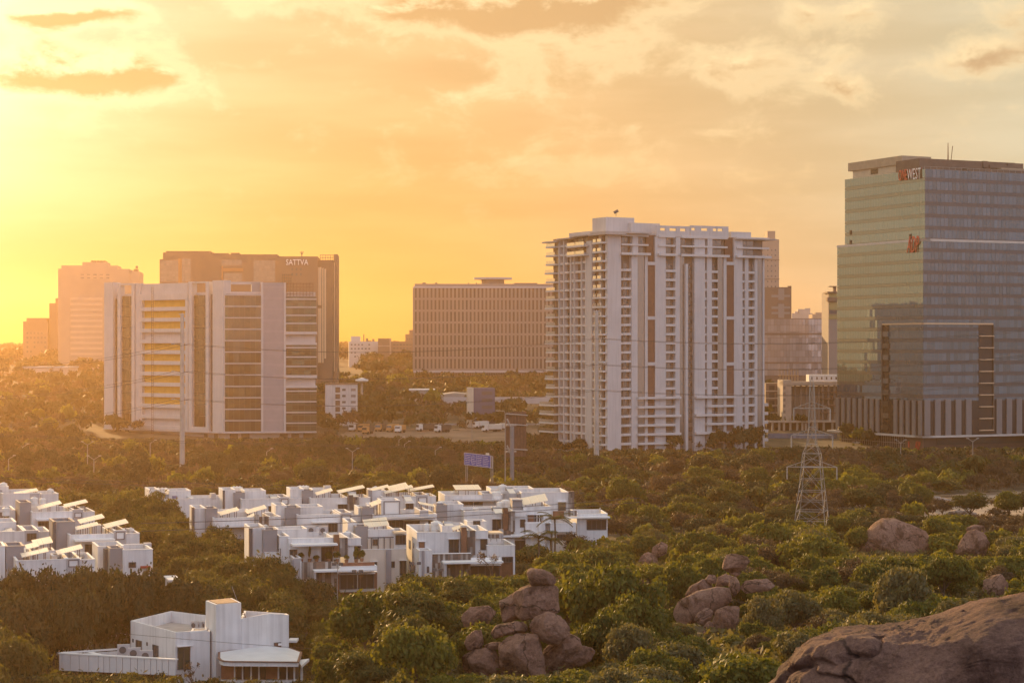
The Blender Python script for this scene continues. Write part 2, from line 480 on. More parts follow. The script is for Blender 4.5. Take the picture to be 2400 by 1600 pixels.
# ------------------------------------------------------------------ terrain
def build_terrain():
    ys = np.unique(np.concatenate([np.linspace(-60, 60, 25), np.linspace(60, 460, 101), np.geomspace(460, 3000, 60)]))
    rows = []
    nx = 121
    for y in ys:
        half = 120 + max(y, 0) * 0.55
        rows.append(np.stack([np.linspace(-half, half, nx), np.full(nx, y)], 1))
    g = np.array(rows)
    z = ground(g[..., 0], g[..., 1])
    vs = np.concatenate([g, z[..., None]], 2).reshape(-1, 3)
    ny = len(ys)
    i = np.arange(ny - 1)[:, None] * nx + np.arange(nx - 1)[None]
    f = np.stack([i, i + 1, i + nx + 1, i + nx], -1).reshape(-1, 4)
    me = bpy.data.meshes.new('terrain')
    me.from_pydata(vs.tolist(), [], f.tolist())
    me.polygons.foreach_set('use_smooth', [True] * len(me.polygons))
    m, nt, b = _nodes('scrubland_soil')
    N, L = nt.nodes, nt.links
    geo = N.new('ShaderNodeNewGeometry')
    n1 = N.new('ShaderNodeTexNoise'); n1.inputs['Scale'].default_value = 0.09; n1.inputs['Detail'].default_value = 8
    n2 = N.new('ShaderNodeTexNoise'); n2.inputs['Scale'].default_value = 2.2; n2.inputs['Detail'].default_value = 6
    for n in (n1, n2): L.new(geo.outputs['Position'], n.inputs['Vector'])
    r = N.new('ShaderNodeValToRGB'); L.new(n1.outputs[0], r.inputs[0])
    e = r.color_ramp.elements
    e[0].position = 0.35; e[0].color = (0.055, 0.055, 0.022, 1); e[1].position = 0.62; e[1].color = (0.17, 0.125, 0.075, 1)
    mx = N.new('ShaderNodeMix'); mx.data_type = 'RGBA'; mx.blend_type = 'MULTIPLY'; mx.inputs[0].default_value = 0.7
    L.new(r.outputs[0], mx.inputs[6]); L.new(n2.outputs[0], mx.inputs[7]); L.new(mx.outputs[2], b.inputs['Base Color'])
    b.inputs['Roughness'].default_value = 0.95
    bp = N.new('ShaderNodeBump'); bp.inputs['Strength'].default_value = 0.6; L.new(n2.outputs[0], bp.inputs['Height']); L.new(bp.outputs[0], b.inputs['Normal'])
    me.materials.append(m)
    o = bpy.data.objects.new('terrain', me); COL.objects.link(o); o['kind'] = 'structure'
build_terrain()

def ground_patch(name, px_poly, mat, lift=0.06, res=26, rough=0.0, seed=0):
    """a sheet of ground laid on the terrain, outline given by where it is seen"""
    pts = [hit(*p) for p in px_poly]
    poly = [(p.x, p.y) for p in pts]
    xs = [p[0] for p in poly]; ys = [p[1] for p in poly]
    X = np.linspace(min(xs), max(xs), res); Y = np.linspace(min(ys), max(ys), res)
    def inside(x, y):
        c = False; j = len(poly) - 1
        for i in range(len(poly)):
            if (poly[i][1] > y) != (poly[j][1] > y) and x < (poly[j][0] - poly[i][0]) * (y - poly[i][1]) / (poly[j][1] - poly[i][1]) + poly[i][0]: c = not c
            j = i
        return c
    vs, idx, fs = [], {}, []
    def vid(i, j):
        if (i, j) not in idx:
            idx[i, j] = len(vs)
            x, y = X[i], Y[j]
            vs.append((x, y, gz(x, y) + lift + rough * max(0, noise.fractal(Vector((x * .12 + seed, y * .12, 0)), 1, 2, 4))))
        return idx[i, j]
    for i in range(res - 1):
        for j in range(res - 1):
            if inside((X[i] + X[i + 1]) / 2, (Y[j] + Y[j + 1]) / 2):
                fs.append((vid(i, j), vid(i + 1, j), vid(i + 1, j + 1), vid(i, j + 1)))
    me = bpy.data.meshes.new(name); me.from_pydata(vs, [], fs); me.materials.append(mat)
    me.polygons.foreach_set('use_smooth', [True] * len(me.polygons))
    o = bpy.data.objects.new(name, me); COL.objects.link(o); o['kind'] = 'structure'
    return o, poly, inside
DIRT = paint('bare_pinkish_dirt', (0.36, 0.27, 0.20), 0.95, 0.25, 0.15, 0.5, 1.5)
ground_patch('dirt_clearing', [(2060, 1192), (2150, 1165), (2330, 1155), (2480, 1152), (2480, 1205), (2330, 1222), (2180, 1218)], DIRT, 0.1, 40, 0.5)
ground_patch('truck_yard', [(790, 1022), (840, 1006), (1250, 1004), (1290, 1035), (1100, 1050), (900, 1040)], paint('trodden_yard_earth', (0.20, 0.145, 0.10), 0.95, 0.3, 0.12, 0.4, 1.2), 0.1, 40)

# ------------------------------------------------------------------ haze
def build_haze():
    b = MB()
    b.box(-1850, 1850, -70, 3060, CAMZ - 42.6, CAMZ + 74)
    m = bpy.data.materials.new('dusty_evening_air'); m.use_nodes = True
    nt = m.node_tree; nt.nodes.clear()
    v = nt.nodes.new('ShaderNodeVolumePrincipled')
    v.inputs['Color'].default_value = (0.84, 0.55, 0.31, 1)
    v.inputs['Density'].default_value = 0.00013
    v.inputs['Anisotropy'].default_value = 0.72
    o = nt.nodes.new('ShaderNodeOutputMaterial'); nt.links.new(v.outputs[0], o.inputs['Volume'])
    ob = b.build('haze', m, None); ob['kind'] = 'stuff'
build_haze()
# ================================================================== GLASS OFFICE TOWER (two stacked blocks)
def quad_stuff(name, quads, mat, parent, jit=0.0, seed=0):
    """many small panes joined, each its own island, thin but slightly out of true"""
    rnd = random.Random(seed); b = MB()
    for (fr, u0, u1, n, z0, z1) in quads:
        a, c = rnd.uniform(-jit, jit), rnd.uniform(-jit, jit)
        b.add([fr.w(u0, n + a, z0), fr.w(u1, n - a, z0), fr.w(u1, n - a + c, z1), fr.w(u0, n + a + c, z1)], [(0, 1, 2, 3)])
    return b.build(name, mat, parent, kind='stuff')

def glass_tower():
    d0 = 680.0
    cx = (2168 - 1200) / F * d0
    uR = Vector((0.905, 0.425)).normalized(); uL = Vector((uR.y, -uR.x))      # left face runs toward the corner
    root = thing('glass_office_tower', 'tall green glass office tower with a stepped block and a fin-lined podium', 'office tower', (cx, d0, CAMZ - 36.5))
    G1 = glass('green_curtain_glass', (0.045, 0.055, 0.05), (0.48, 0.64, 0.72), 0.38, 0.03, 0.35)
    G2 = glass('dim_face_curtain_glass', (0.030, 0.042, 0.058), (0.34, 0.58, 0.70), 0.10, 0.04, 0.75)  # same curtain wall; this face's duller reflection is put into its glass
    SP = glass('spandrel_glass', (0.05, 0.042, 0.038), (0.50, 0.58, 0.58), 0.31, 0.06, 0.2)
    SPR = glass('dim_face_spandrel_glass', (0.022, 0.02, 0.02), (0.4, 0.5, 0.62), 0.05, 0.1, 0.3)  # spandrel copy with the dimmer face's shade put into its colour
    MUL = paint('bronze_mullion', (0.10, 0.085, 0.07), 0.5, 0.1, 1)
    FIN = paint('podium_fin_stone', (0.20, 0.185, 0.18), 0.7, 0.06, 0.6)
    DRK = paint('dark_podium_glass', (0.02, 0.02, 0.022), 0.25, 0.1, 0.6)
    LED = paint('pale_ledge', (0.55, 0.50, 0.45), 0.7, 0.08, 0.5)
    EDGE = paint('sunlit_slab_edge', (0.62, 0.42, 0.26), 0.6, 0.05, 0.6)  # low sun on slab ends and frame band, put into the colour
    def corner(off):
        p = Vector((cx, d0)) + (-Vector((-uR.y, uR.x)) - uR) * off     # outwards of both faces
        return p
    core = MB()
    panes_big, panes_rest, spands = [], [], []
    ztop1 = CAMZ + (HOR - 396) / F * d0
    pane_me = {}
    blocks = [  # offset, z top px, z bottom px (at corner), left px end, right length
        ('upper', 0.0, 396, 566, 1980, 62.0),
        ('lower', 3.0, 563, 1012, 1962, 66.0),
    ]
    geo = {}
    for nm, off, pt, pb, pxl, rl in blocks:
        c = corner(off)
        fr = Frame(c, uR)
        # left facade: frame origin at the corner with u running rightwards seen from outside = -away
        away = Vector((-uR.y, uR.x))
        k = (pxl - 1200) / F
        t = (k * c.y - c.x) / (away.x - k * away.y)
        oL = c + away * t
        fl = Frame(oL, -away)
        zt = CAMZ + (HOR - pt) / F * c.y; zb = CAMZ + (HOR - pb) / F * c.y
        geo[nm] = (c, fr, fl, t, zt, zb, rl)
        # body: inset 0.4 behind the glass
        poly = [fl.w(0.4, 0.4, 0)[:2], fl.w(t - 0.4, 0.4, 0)[:2], fr.w(0.4 + rl, 0.4, 0)[:2], (Vector(fr.w(rl, 0.4, 0)[:2]) + away * t)[:]]
        core.prism(poly, zb, zt - 0.3)
        core_top = zt
        fl_h = 27.0 / F * c.y
        nfl = max(1, round((zt - zb) / fl_h)); fl_h = (zt - zb) / nfl
        for frm, ln, pw in ((fl, t, 1.55), (fr, rl, 1.62)):
            nc = round(ln / pw); w = ln / nc
            for i in range(nfl):
                z0 = zb + i * fl_h
                for j in range(nc):
                    u0 = j * w
                    spands.append((frm, u0 + .02, u0 + w - .02, 0.03, z0 + 0.03, z0 + fl_h * 0.3 - .03))
                    q = (frm, u0 + 0.04, u0 + w - 0.04, 0.0, z0 + fl_h * 0.3 + .03, z0 + fl_h - .03)
                    if frm is fr and u0 < 36 and (nm == 'upper' or z0 > CAMZ + 8):
                        panes_big.append((q, i, j))
                    else:
                        panes_rest.append(q)
    core.build('frame', MUL, root)
    rnd = random.Random(5)
    dark = [random.Random(9).random() for _ in range(10)]
    q0 = panes_big[0][0]
    cache = {}
    keep = [p for p in panes_big][-300:]
    for p in panes_big:
        if p not in keep: panes_rest.append(p[0])
    for (frm, u0, u1, n, z0, z1), i, j in keep:
        key = (round(u1 - u0, 3), round(z1 - z0, 3))
        if key not in cache:
            cache[key] = local_box('glass_pane', key[0], 0.03, key[1], G2)
        o = piece('glass_pane', cache[key], root, frm.w((u0 + u1) / 2, n, z0), frm.rz + rnd.gauss(0, .004), rnd.gauss(0, .003))
    cL = geo['lower'][1]
    left = [q for q in panes_rest if q[0] in (geo['upper'][2], geo['lower'][2])]
    right = [q for q in panes_rest if q not in left]
    quad_stuff('green_glazing', left, G1, root, 0.006, 1)
    quad_stuff('blue_glazing', right, G2, root, 0.008, 2)
    quad_stuff('green_spandrels', [q for q in spands if q[0] in (geo['upper'][2], geo['lower'][2])], SP, root, 0.004, 3)
    quad_stuff('dark_spandrels', [q for q in spands if q[0] in (geo['upper'][1], geo['lower'][1])], SPR, root, 0.004, 4)
    # terrace between the blocks, with its lit rail
    c, fr, fl, t, zt, zb, rl = geo['lower']
    b = MB()
    b.fbox(fl, 0, t + .15, -0.15, 3.0, zt - 0.25, zt + 0.55); b.fbox(fr, -.15, rl, -0.15, 3.0, zt - 0.25, zt + 0.55)
    b.build('terrace_ledge', LED, root)
    # open casements on the green face
    b = MB()
    u, frU = geo['upper'][3], geo['upper'][2]
    for px, py in ((1994, 545), (1994, 568), (2134, 554)):
        uu = frU.U(px); z = frU.Z(py, uu)
        b.fbox(frU, uu - .45, uu + .45, -0.25, 0.1, z - .8, z + .8)
    b.build('open_casement', DRK, root)
    # projecting frame wrapped round the corner, with two balcony slots
    zt2 = CAMZ + (HOR - 760) / F * c.y; zb2 = zb
    uLs = fl.U(2070); uRe = fr.U(2326)
    b = MB()
    b.fbox(fl, uLs, t + .5, -0.5, 0.05, zt2, zt2 + 0.55); b.fbox(fr, -.5, uRe, -0.5, 0.05, zt2, zt2 + 0.55)
    b.build('frame_band', EDGE, root)
    b = MB(); s1 = MB(); s2 = MB()
    uL2 = fl.U(2084); uR1 = fr.U(2294)
    b.fbox(fl, uLs, uL2, -0.12, -0.02, zb2, zt2); b.build('balcony_slot', DRK, root); b = MB(); b.fbox(fr, uR1, uRe, -0.12, -0.02, zb2, zt2)
    b.build('balcony_slot', DRK, root)
    nf = 9
    h = (zt2 - zb2) / nf
    for i in range(nf):
        z = zb2 + i * h
        s1 = MB(); s1.fbox(fl, uLs + .3, uL2, -0.5, -0.12, z, z + h * .42); s1.build('slot_parapet', MUL if i % 2 else SP, root)
        s2 = MB(); s2.fbox(fr, uR1, uRe, -1.0, -0.12, z, z + 0.35); s2.build('slot_balcony', EDGE, root)
    b = MB(); b.fbox(fl, uLs - .3, uLs, -0.6, -.1, zb2, zt2); b.fbox(fr, uRe, uRe + .3, -0.6, -.1, zb2, zt2); b.build('frame_edge', MUL, root)
    # podium with vertical fins
    offp = 3.6
    cp = corner(offp); frp = Frame(cp, uR); away = Vector((-uR.y, uR.x)); flp = Frame(cp + away * (t + 1.0), -away); tp = t + 1.0
    zpt = CAMZ - (940 - HOR) / F * cp.y; zpb = CAMZ - (1022 - HOR) / F * cp.y; zg = CAMZ - 41
    b = MB()
    poly = [flp.w(0, 0.5, 0)[:2], flp.w(tp - .5, .5, 0)[:2], frp.w(68, .5, 0)[:2], (Vector(frp.w(68, .5, 0)[:2]) + away * tp)[:]]
    b.prism(poly, zpb, zpt); b.build('podium_glazing', DRK, root)
    finL = local_box('podium_fin', 1.75, 0.5, zpt - zpb, FIN)
    finR = local_box('podium_fin', 2.3, 0.5, zpt - zpb + .3, FIN)
    uu = 1.2
    while uu < tp - 1:
        if not (flp.U(2066) < uu < flp.U(2088)): piece('podium_fin', finL, root, flp.w(uu, 0, zpb + .15), flp.rz)
        uu += 3.5
    uu = 2.0
    while uu < 66:
        if not (frp.U(2288) < uu < frp.U(2330)): piece('podium_fin', finR, root, frp.w(uu, 0, zpb + .15), frp.rz)
        uu += 4.35
    b = MB(); b.fbox(flp, -4, tp + .8, -0.8, 3.4, zpb - 0.55, zpb + .1); b.fbox(frp, -.8, 68, -0.8, 3.4, zpb - 0.55, zpb + .1)
    b.build('podium_ledge', LED, root)
    b = MB()
    flg = Frame(flp.o + flp.n * 0 + (flp.u * 2.4), flp.u)
    poly = [flp.w(1.5, 1.6, 0)[:2], flp.w(tp - 1.6, 1.6, 0)[:2], frp.w(68, 1.6, 0)[:2], (Vector(frp.w(68, 1.6, 0)[:2]) + away * tp)[:]]
    b.prism(poly, zg, zpb - .5); b.build('ground_floor', paint('dark_brown_shopfront', (0.06, 0.045, 0.04), 0.4, .15, .5), root)
    b = MB()
    for i in range(34):
        u = 2.0 + i * (tp - 10) / 33
        b.fbox(flp, u, u + .10, 1.45, 1.55, zg, zpb - .6)
    for k in (1.6, 3.4, 6.6): b.fbox(flp, 1.5, tp - 7, 1.38, 1.44, zg + k + 1, zg + k + 1.16)
    b.build('shopfront_grid', METAL, root)
    b = MB(); b.fbox(frp, 7, 68, 1.4, 1.58, zpb - 3.2, zpb - .7); b.build('shopfront_glazing', G2, root)
    # roof: tan plant screen on the left, dark screens behind
    cu, fru, flu, tu, ztu, zbu, rlu = geo['upper']
    TAN = paint('tan_roof_screen', (0.36, 0.29, 0.21), 0.7, 0.1, 0.6)
    b = MB(); ua, ub = flu.U(1999, 5), flu.U(2116, 5)
    z0 = ztu - .3; z1 = flu.Z(394, flu.U(2050, 5), 5); z2 = flu.Z(378, flu.U(2060, 5), 5)
    b.fbox(flu, ua, ub, 5, 16, z0, z1); b.build('plant_room', paint('cream_roof_screen', (0.5, 0.43, 0.32), .7, .1, .6), root)
    b = MB(); b.fbox(flu, ua - 2.2, ub + .3, 4.4, 17, z1, z1 + 3.0); b.build('plant_room_fascia', TAN, root)
    b = MB(); b.fbox(flu, flu.U(2041, 5), flu.U(2058, 5), 4.9, 5.2, z0 + 1.6, z1 - .3); b.build('plant_room_opening', DRK, root)
    scr = paint('dark_roof_screen', (0.13, 0.105, 0.09), 0.8, .15, .4)
    b = MB(); b.fbox(fru, 2.5, 44, 6.5, 20, z0, z0 + 4.6); b.build('roof_screen', scr, root)
    b = MB(); b.fbox(fru, 20, 62, 2.0, 5.5, z0, z0 + 1.6); b.build('roof_kerb', scr, root)
    b = MB(); b.fbox(fru, 36, 62, 4.2, 18, z0 + 1.6, z0 + 2.4); b.build('roof_canopy', TAN, root)
    for (px, w, hh) in ((2306, 2.0, 3.0), (2340, 9, 1.2), (2376, 7, 2.6)):
        b = MB(); u = fru.U(px, 7); b.fbox(fru, u - w / 2, u + w / 2, 6, 9, z0 + 2.4, z0 + 2.6 + hh * .7); b.build('roof_plant', scr, root)
    b = MB(); u = fru.U(2222, 8); p = Vector(fru.w(u, 8, z0)); b.tube([p, p + Vector((0, 0, 10.6))], [.35, .12], 6); b.tube([p + Vector((.6, 0, 0)), p + Vector((1.6, 0, 9.5))], .12, 4); b.build('antenna', RUST, root)
    b = MB()
    for i in range(24):
        u = i * 2.6; p = Vector(fru.w(u, .3, ztu - .3)); b.bar(p, p + Vector((0, 0, 1.2)), .04)
    b.bar(fru.w(0, .3, ztu + .9), fru.w(60, .3, ztu + .9), .04); b.build('roof_rail', METAL, root)
    # lettering, read on the building itself
    RED = paint('red_sign_face', (0.62, 0.10, 0.06), .5, .05, 1); RSIDE = paint('red_sign_side', (0.30, 0.05, 0.035), .6, .05, 1); WS = paint('white_sign_face', (0.8, 0.78, 0.74), .5, .03, 1)
    sg = thing('rooftop_name_sign', 'raised red and white capital letters at the top corner of the green glass tower', 'sign', flu.w(flu.U(2108), -.5, ztu - 4.5))
    put_text('letter', 'ONE', flu, flu.U(2108), flu.Z(424, flu.U(2110)), -0.35, flu.U(2128) - flu.U(2108), .4, [RED, RSIDE], sg, height=5.2 * .72)
    put_text('letter', 'WEST', flu, flu.U(2129), flu.Z(421, flu.U(2140)), -0.35, flu.U(2161) - flu.U(2129), .4, [WS, RSIDE], sg, height=5.2 * .72)
    sg = thing('red_logo_sign', 'slanted red logo letters on the green glass just under the terrace ledge', 'sign', fl.w(fl.U(2128), -.5, zt - 6))
    put_text('letter', 'ADP', fl, fl.U(2128), fl.Z(592, fl.U(2140)), -0.4, (fl.U(2158) - fl.U(2128)) * .95, .3, [RED, RSIDE], sg, shear=.28, height=5.6)
    sg = thing('shopfront_sign', 'white four letter sign over the ground floor grid of the glass tower', 'sign', flp.w(flp.U(1998), 1.2, zpb - 4))
    put_text('letter', 'DN', flp, flp.U(1998, 1.2), flp.Z(1047, flp.U(2005)), 1.2, flp.U(2006.5, 1.2) - flp.U(1998, 1.2), .3, LGREY, sg, height=1.9)  # letters turned from the sun: shade put into a greyer colour
    put_text('letter', 'BC', flp, flp.U(2007, 1.2), flp.Z(1047, flp.U(2010)), 1.2, flp.U(2015, 1.2) - flp.U(2007, 1.2), .3, WS, sg, height=1.9)  # letters facing the sun: brightness put into a whiter colour
    sg = thing('red_entrance_sign', 'red letters on the brown entrance wall beneath the podium corner', 'sign', flp.w(flp.U(2126), 1, zpb - 6))
    b = MB(); b.fbox(flp, flp.U(2122, 1.2), tp - 1.5, 1.1, 1.5, zg, zpb - .8); b.build('backing_wall', paint('brown_entrance_wall', (0.17, 0.10, 0.07), .7, .1, .6), sg)
    put_text('letter', 'I', flp, flp.U(2128, 1), flp.Z(1054, flp.U(2128)), .9, .5, .25, RED, sg, height=2.9)
    put_text('letter', 'ADP', flp, flp.U(2145, 1), flp.Z(1054, flp.U(2150)), .9, (flp.U(2160, 1) - flp.U(2145, 1)) * .85, .25, RED, sg, shear=.28, height=2.9)
    sg = thing('red_wall_logo', 'small red slanted logo on the dark ground floor wall behind the trees', 'sign', frp.w(frp.U(2330), 1.3, zg + 3))
    put_text('letter', 'ADP', frp, frp.U(2330, 1.4), frp.Z(1076, frp.U(2340)), 1.3, (frp.U(2353, 1.4) - frp.U(2330, 1.4)) * .9, .25, RED, sg, shear=.28, height=3.0)
glass_tower()

# ================================================================== WHITE APARTMENT TOWER
def apartment_tower():
    WHITE = paint('tower_white_render', (0.53, 0.515, 0.515), 0.75, 0.05, 0.2, streak=.14); WHITE2 = paint('tower_white_trim', (0.57, 0.545, 0.535), 0.7, 0.05, 0.3)
    d0 = 660.0
    cx = (1424 - 1200) / F * d0
    uR = Vector((0.885, 0.466)).normalized(); away = Vector((-uR.y, uR.x))
    c = Vector((cx, d0))
    fr = Frame(c, uR)
    k = (1288 - 1200) / F; t = (k * c.y - c.x) / (away.x - k * away.y)
    fl = Frame(c + away * t, -away)
    root = thing('apartment_tower', 'white high-rise apartment tower with stacked balconies and brown vertical strips', 'apartment block', (cx, d0, CAMZ - 37.5))
    GL = glass('grey_window_strip', (0.10, 0.09, 0.085), (0.7, 0.66, 0.6), 0.16, 0.12, 0.5)
    BAL = glass('yellow_lit_balcony_glass', (0.30, 0.25, 0.17), (0.98, 0.93, 0.8), 0.75, 0.12, 0.2)  # sunlit yellow put into the glass body and its strong coat
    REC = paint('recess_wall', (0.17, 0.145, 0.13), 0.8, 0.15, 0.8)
    X = lambda z: 1250 + z / 2.528
    Yp = lambda z: 480 + z / 2.528
    zt = fr.Z(543, 0); zb = fr.Z(1073, 0); zpil = fr.Z(1054, fr.U(1700))
    rl = fr.U(1796)
    fh = 21.55 / F * d0
    nfl = 23
    zf0 = fr.Z(Yp(1470), fr.U(1500))          # lowest floor level
    zl = [zf0 + i * fh for i in range(nfl)]
    z_led = zl[-2] if False else fr.Z(Yp(292), fr.U(1500))
    zshelf = z_led
    DEP = 1.5
    b = MB()
    # mass behind the piers
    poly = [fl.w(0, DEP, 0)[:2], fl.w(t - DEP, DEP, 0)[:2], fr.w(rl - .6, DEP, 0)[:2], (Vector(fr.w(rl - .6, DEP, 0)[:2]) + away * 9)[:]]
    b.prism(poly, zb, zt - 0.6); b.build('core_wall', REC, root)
    def pier(z0, z1, fx=fr, lo=None, hi=None, n0=0.0, mat=WHITE, name='wall_pier', n1=DEP):
        m = MB(); m.fbox(fx, fx.U(X(z0)), fx.U(X(z1)), n0, n1, lo if lo is not None else zb, hi if hi is not None else zt - 1.2); return m.build(name, mat, root)
    # right facade, column by column (zoom columns of the photograph)
    m = MB(); m.fbox(fr, -0.02, fr.U(X(520)), 0, DEP + .02, zb, zt - 1.0); m.build('wall_pier', WHITE, root)
    for a, e in ((582, 618), (662, 678), (722, 785), (842, 868), (955, 1018), (1030, 1058), (1128, 1145), (1190, 1240), (1255, 1275), (1312, 1328), (1360, 1370)):
        pier(a, e, hi=zshelf if a not in (722, 955, 1190) else None)
    pier(897, 912, n0=-0.6, hi=fr.Z(Yp(350), 30))
    for a, e in ((585, 618), (842, 868), (1030, 1058)): pier(a, e, lo=zshelf, n0=-.3, name='upper_pier')
    for a, e in ((618, 662), (868, 897), (1095, 1128), (1328, 1360)): pier(a, e, n0=0.35, mat=GL, name='glass_strip', hi=zshelf, lo=zl[1])
    for a, e in ((678, 722), (1145, 1190)):
        ztop = fr.Z(Yp(347), fr.U(X(a))); cuts = [fr.Z(Yp(v), fr.U(X(a))) for v in (347, 670, 942, 1150)]
        for z1, z0 in zip(cuts[:-1], cuts[1:]): pier(a, e, lo=z0 + .5, hi=z1 - .5, n0=.25, mat=BROWN, name='brown_strip')
        for z in cuts[:-1]: pier(a - 3, e + 3, lo=z - .55, hi=z + .55, n0=-.1, name='strip_band')
        pier(a, e, lo=cuts[0] + .5, hi=zt - .6, n0=.9, mat=BROWN, name='brown_strip')
        pier(a, e, lo=zl[0], hi=cuts[-1], n0=.8, mat=BROWN, name='brown_strip')
    # windows, slabs, balconies share their meshes
    wins = {}
    def win(fx, u0, u1, z, n, h=1.9, kind='window'):
        w = round(u1 - u0, 2)
        if (w, h) not in wins:
            m = MB(); m.box(-w / 2, w / 2, 0.04, .12, 0, h, 0)
            for xx in (-w / 2 + .05, 0, w / 2 - .05): m.box(xx - .05, xx + .05, 0, .12, 0, h, 1)
            m.box(-w / 2, w / 2, 0.0, .10, h - .1, h + .02, 1)
            wins[w, h] = m.mesh('window', [WGLASS, RUST])
        piece('window', wins[w, h], root, fx.w((u0 + u1) / 2, n, z), fx.rz)
    slabs = {}
    def slab(fx, u0, u1, z, n0, n1, h=.75, mat=WHITE2, name='balcony_parapet'):
        key = (round(u1 - u0, 2), round(n1 - n0, 2), h, mat.name)
        if key not in slabs: slabs[key] = local_box(name, key[0], key[1], h, mat)
        piece(name, slabs[key], root, fx.w((u0 + u1) / 2, n0, z), fx.rz)
    cols = [(535, 580, 1.0), (785, 842, 0.9), (1058, 1095, .9), (1275, 1312, .95)]
    for i, z in enumerate(zl[:-2]):
        for a, e, nn in cols:
            u0, u1 = fr.U(X(a)), fr.U(X(e))
            win(fr, u0 + .5, u0 + (u1 - u0) * .72, z + .75, DEP - .2)
            slab(fr, u0, u1, z - .25, -.12 if a == 785 else 0.1, DEP, .8)
        if i > 0:
            u0, u1 = fr.U(X(930)), fr.U(X(955)); win(fr, u0 + .2, u1 - .1, z + .7, DEP - .2, 1.5)
    # narrow shadow windows and little service ledges
    led = MB()
    for z in zl[1:-2]:
        for a, e in ((520, 535), (1018, 1030), (1240, 1255)):
            led.fbox(fr, fr.U(X(a)), fr.U(X(e)), .3, DEP, z - .3, z + .45)
    led.build('service_ledges', WHITE2, root, kind='stuff')
    # wide balcony bands low down
    for i in range(6):
        z = zl[1 + i] - .25
        e1 = 865 if i % 2 else 832
        slab(fr, fr.U(X(614)), fr.U(X(e1)), z, -1.3, DEP, .75)
        slab(fr, fr.U(X(955 if i % 2 else 1020)), fr.U(X(1190)), z, -1.3, DEP, .75)
        for a, e in ((622, 662), (680, 720), (788, 832), (1022, 1050), (1098, 1126), (1148, 1186)):
            win(fr, fr.U(X(a)) + .1, fr.U(X(e)), z + .95, DEP - .25, 1.7)
    rail = MB()
    for i in range(6):
        z = zl[1 + i] + 1.05
        rail.fbox(fr, fr.U(X(614)), fr.U(X(840)), -1.25, -1.2, z, z + .06); rail.fbox(fr, fr.U(X(1020)), fr.U(X(1190)), -1.25, -1.2, z, z + .06)
    rail.build('balcony_rail', METAL, root, kind='stuff')
    # top two storeys: wider ledges and flats
    for (a, e, n0) in ((515, 686, -1.2), (735, 845, -1.0), (870, 1155, -1.0), (1198, 1400, -1.2)):
        slab(fr, fr.U(X(a)), fr.U(X(e)), zshelf - .4, n0, DEP, .8)
        slab(fr, fr.U(X(a)) + .3, fr.U(X(e)) - .5, zshelf + fh - .3, n0 + .6, DEP, .6)
        slab(fr, fr.U(X(a)) + .3, fr.U(X(e)) - .5, zshelf + 2 * fh - .3, n0 + .6, DEP, .9)
    for z in (zshelf, zshelf + fh):
        for a, e in ((530, 580), (618, 668), (740, 835), (875, 915), (980, 1030), (1062, 1130), (1235, 1320)):
            u0, u1 = fr.U(X(a)), fr.U(X(e)); win(fr, u0 + .2, u1 - .2, z + .6, DEP - .2, 2.0)
    # right end balconies sticking out of the far side
    for i, z in enumerate(zl):
        lo = i < 6
        u1 = fr.U(X(1412 if lo else 1388))
        slab(fr, rl - .7, u1, z - .3, 2.0, 5.0, .7 if not lo else 1.0)
    # ---------- left facade
    ZX = lambda v: 1270 + v / 5.229
    UL = lambda v, n=0: fl.U(ZX(v), n)
    for a, e in ((205, 216), (262, 272), (345, 358), (390, 402), (478, 490), (530, 545)):
        m = MB(); m.fbox(fl, UL(a), UL(e), -.1, DEP, zb, zshelf if a > 270 else zt - 1.5); m.build('wall_pier', WHITE, root)
    m = MB(); m.fbox(fl, UL(545), UL(610), 0, DEP, zb, zt - 2.5); m.build('wall_pier', WHITE, root)
    m = MB(); m.fbox(fl, UL(640), UL(672), 1.0, DEP + .1, zb, zt - 1.0); m.build('brown_strip', BROWN, root)
    m = MB(); m.fbox(fl, UL(790), t + .001, 0.02, DEP - .02, zb, zt - 1.0); m.build('wall_pier', WHITE, root)
    m = MB(); m.fbox(fl, UL(680), UL(715), 0.5, DEP, zb, zt - 1.0); m.build('wall_pier', WHITE, root)
    for i, z in enumerate(zl + [zl[-1] + fh]):
        top = i >= nfl - 2
        # far-left stack, protruding with glass fronts
        nn = -2.6 if (i < 6) else (-1.6 if i % 4 else -2.0)
        e = 206 if i >= 6 else 230
        slab(fl, UL(95) - (3.0 if i < 6 else 0), UL(e), z - .3, nn, DEP, .55, WHITE2, 'balcony_slab')
        slab(fl, UL(100) - (3.0 if i < 6 else 0), UL(e) - .1, z + .25, nn + .05, nn + .12, 1.0, BAL, 'glass_parapet')
        win(fl, UL(140), UL(200), z + .3, DEP - .25, 2.2)
        # middle stacks
        for a, e2 in ((218, 262), (275, 320), (360, 390), (405, 470), (492, 528)):
            if UL(e2) - UL(a) > 1: win(fl, UL(a) + .2, UL(e2) - .1, z + .4, DEP - .25, 2.0)
            slab(fl, UL(a), UL(e2), z - .3, .15, DEP, .75)
        win(fl, UL(612), UL(638), z + .5, DEP - .25, 1.7)
        slab(fl, UL(608), UL(640), z - .3, 0.5, DEP, .6)
        # corner stack with lit parapets
        slab(fl, UL(664), UL(796), z - .35, -1.5, DEP, .6, WHITE2, 'balcony_slab')
        slab(fl, UL(670), UL(706), z + .25, -1.45, -1.35, 1.05, BAL, 'glass_parapet')
        slab(fl, UL(722), UL(765), z + .25, -1.45, -1.35, 1.05, BAL, 'glass_parapet')
        win(fl, UL(722), UL(788), z + .3, DEP - .3, 2.2)
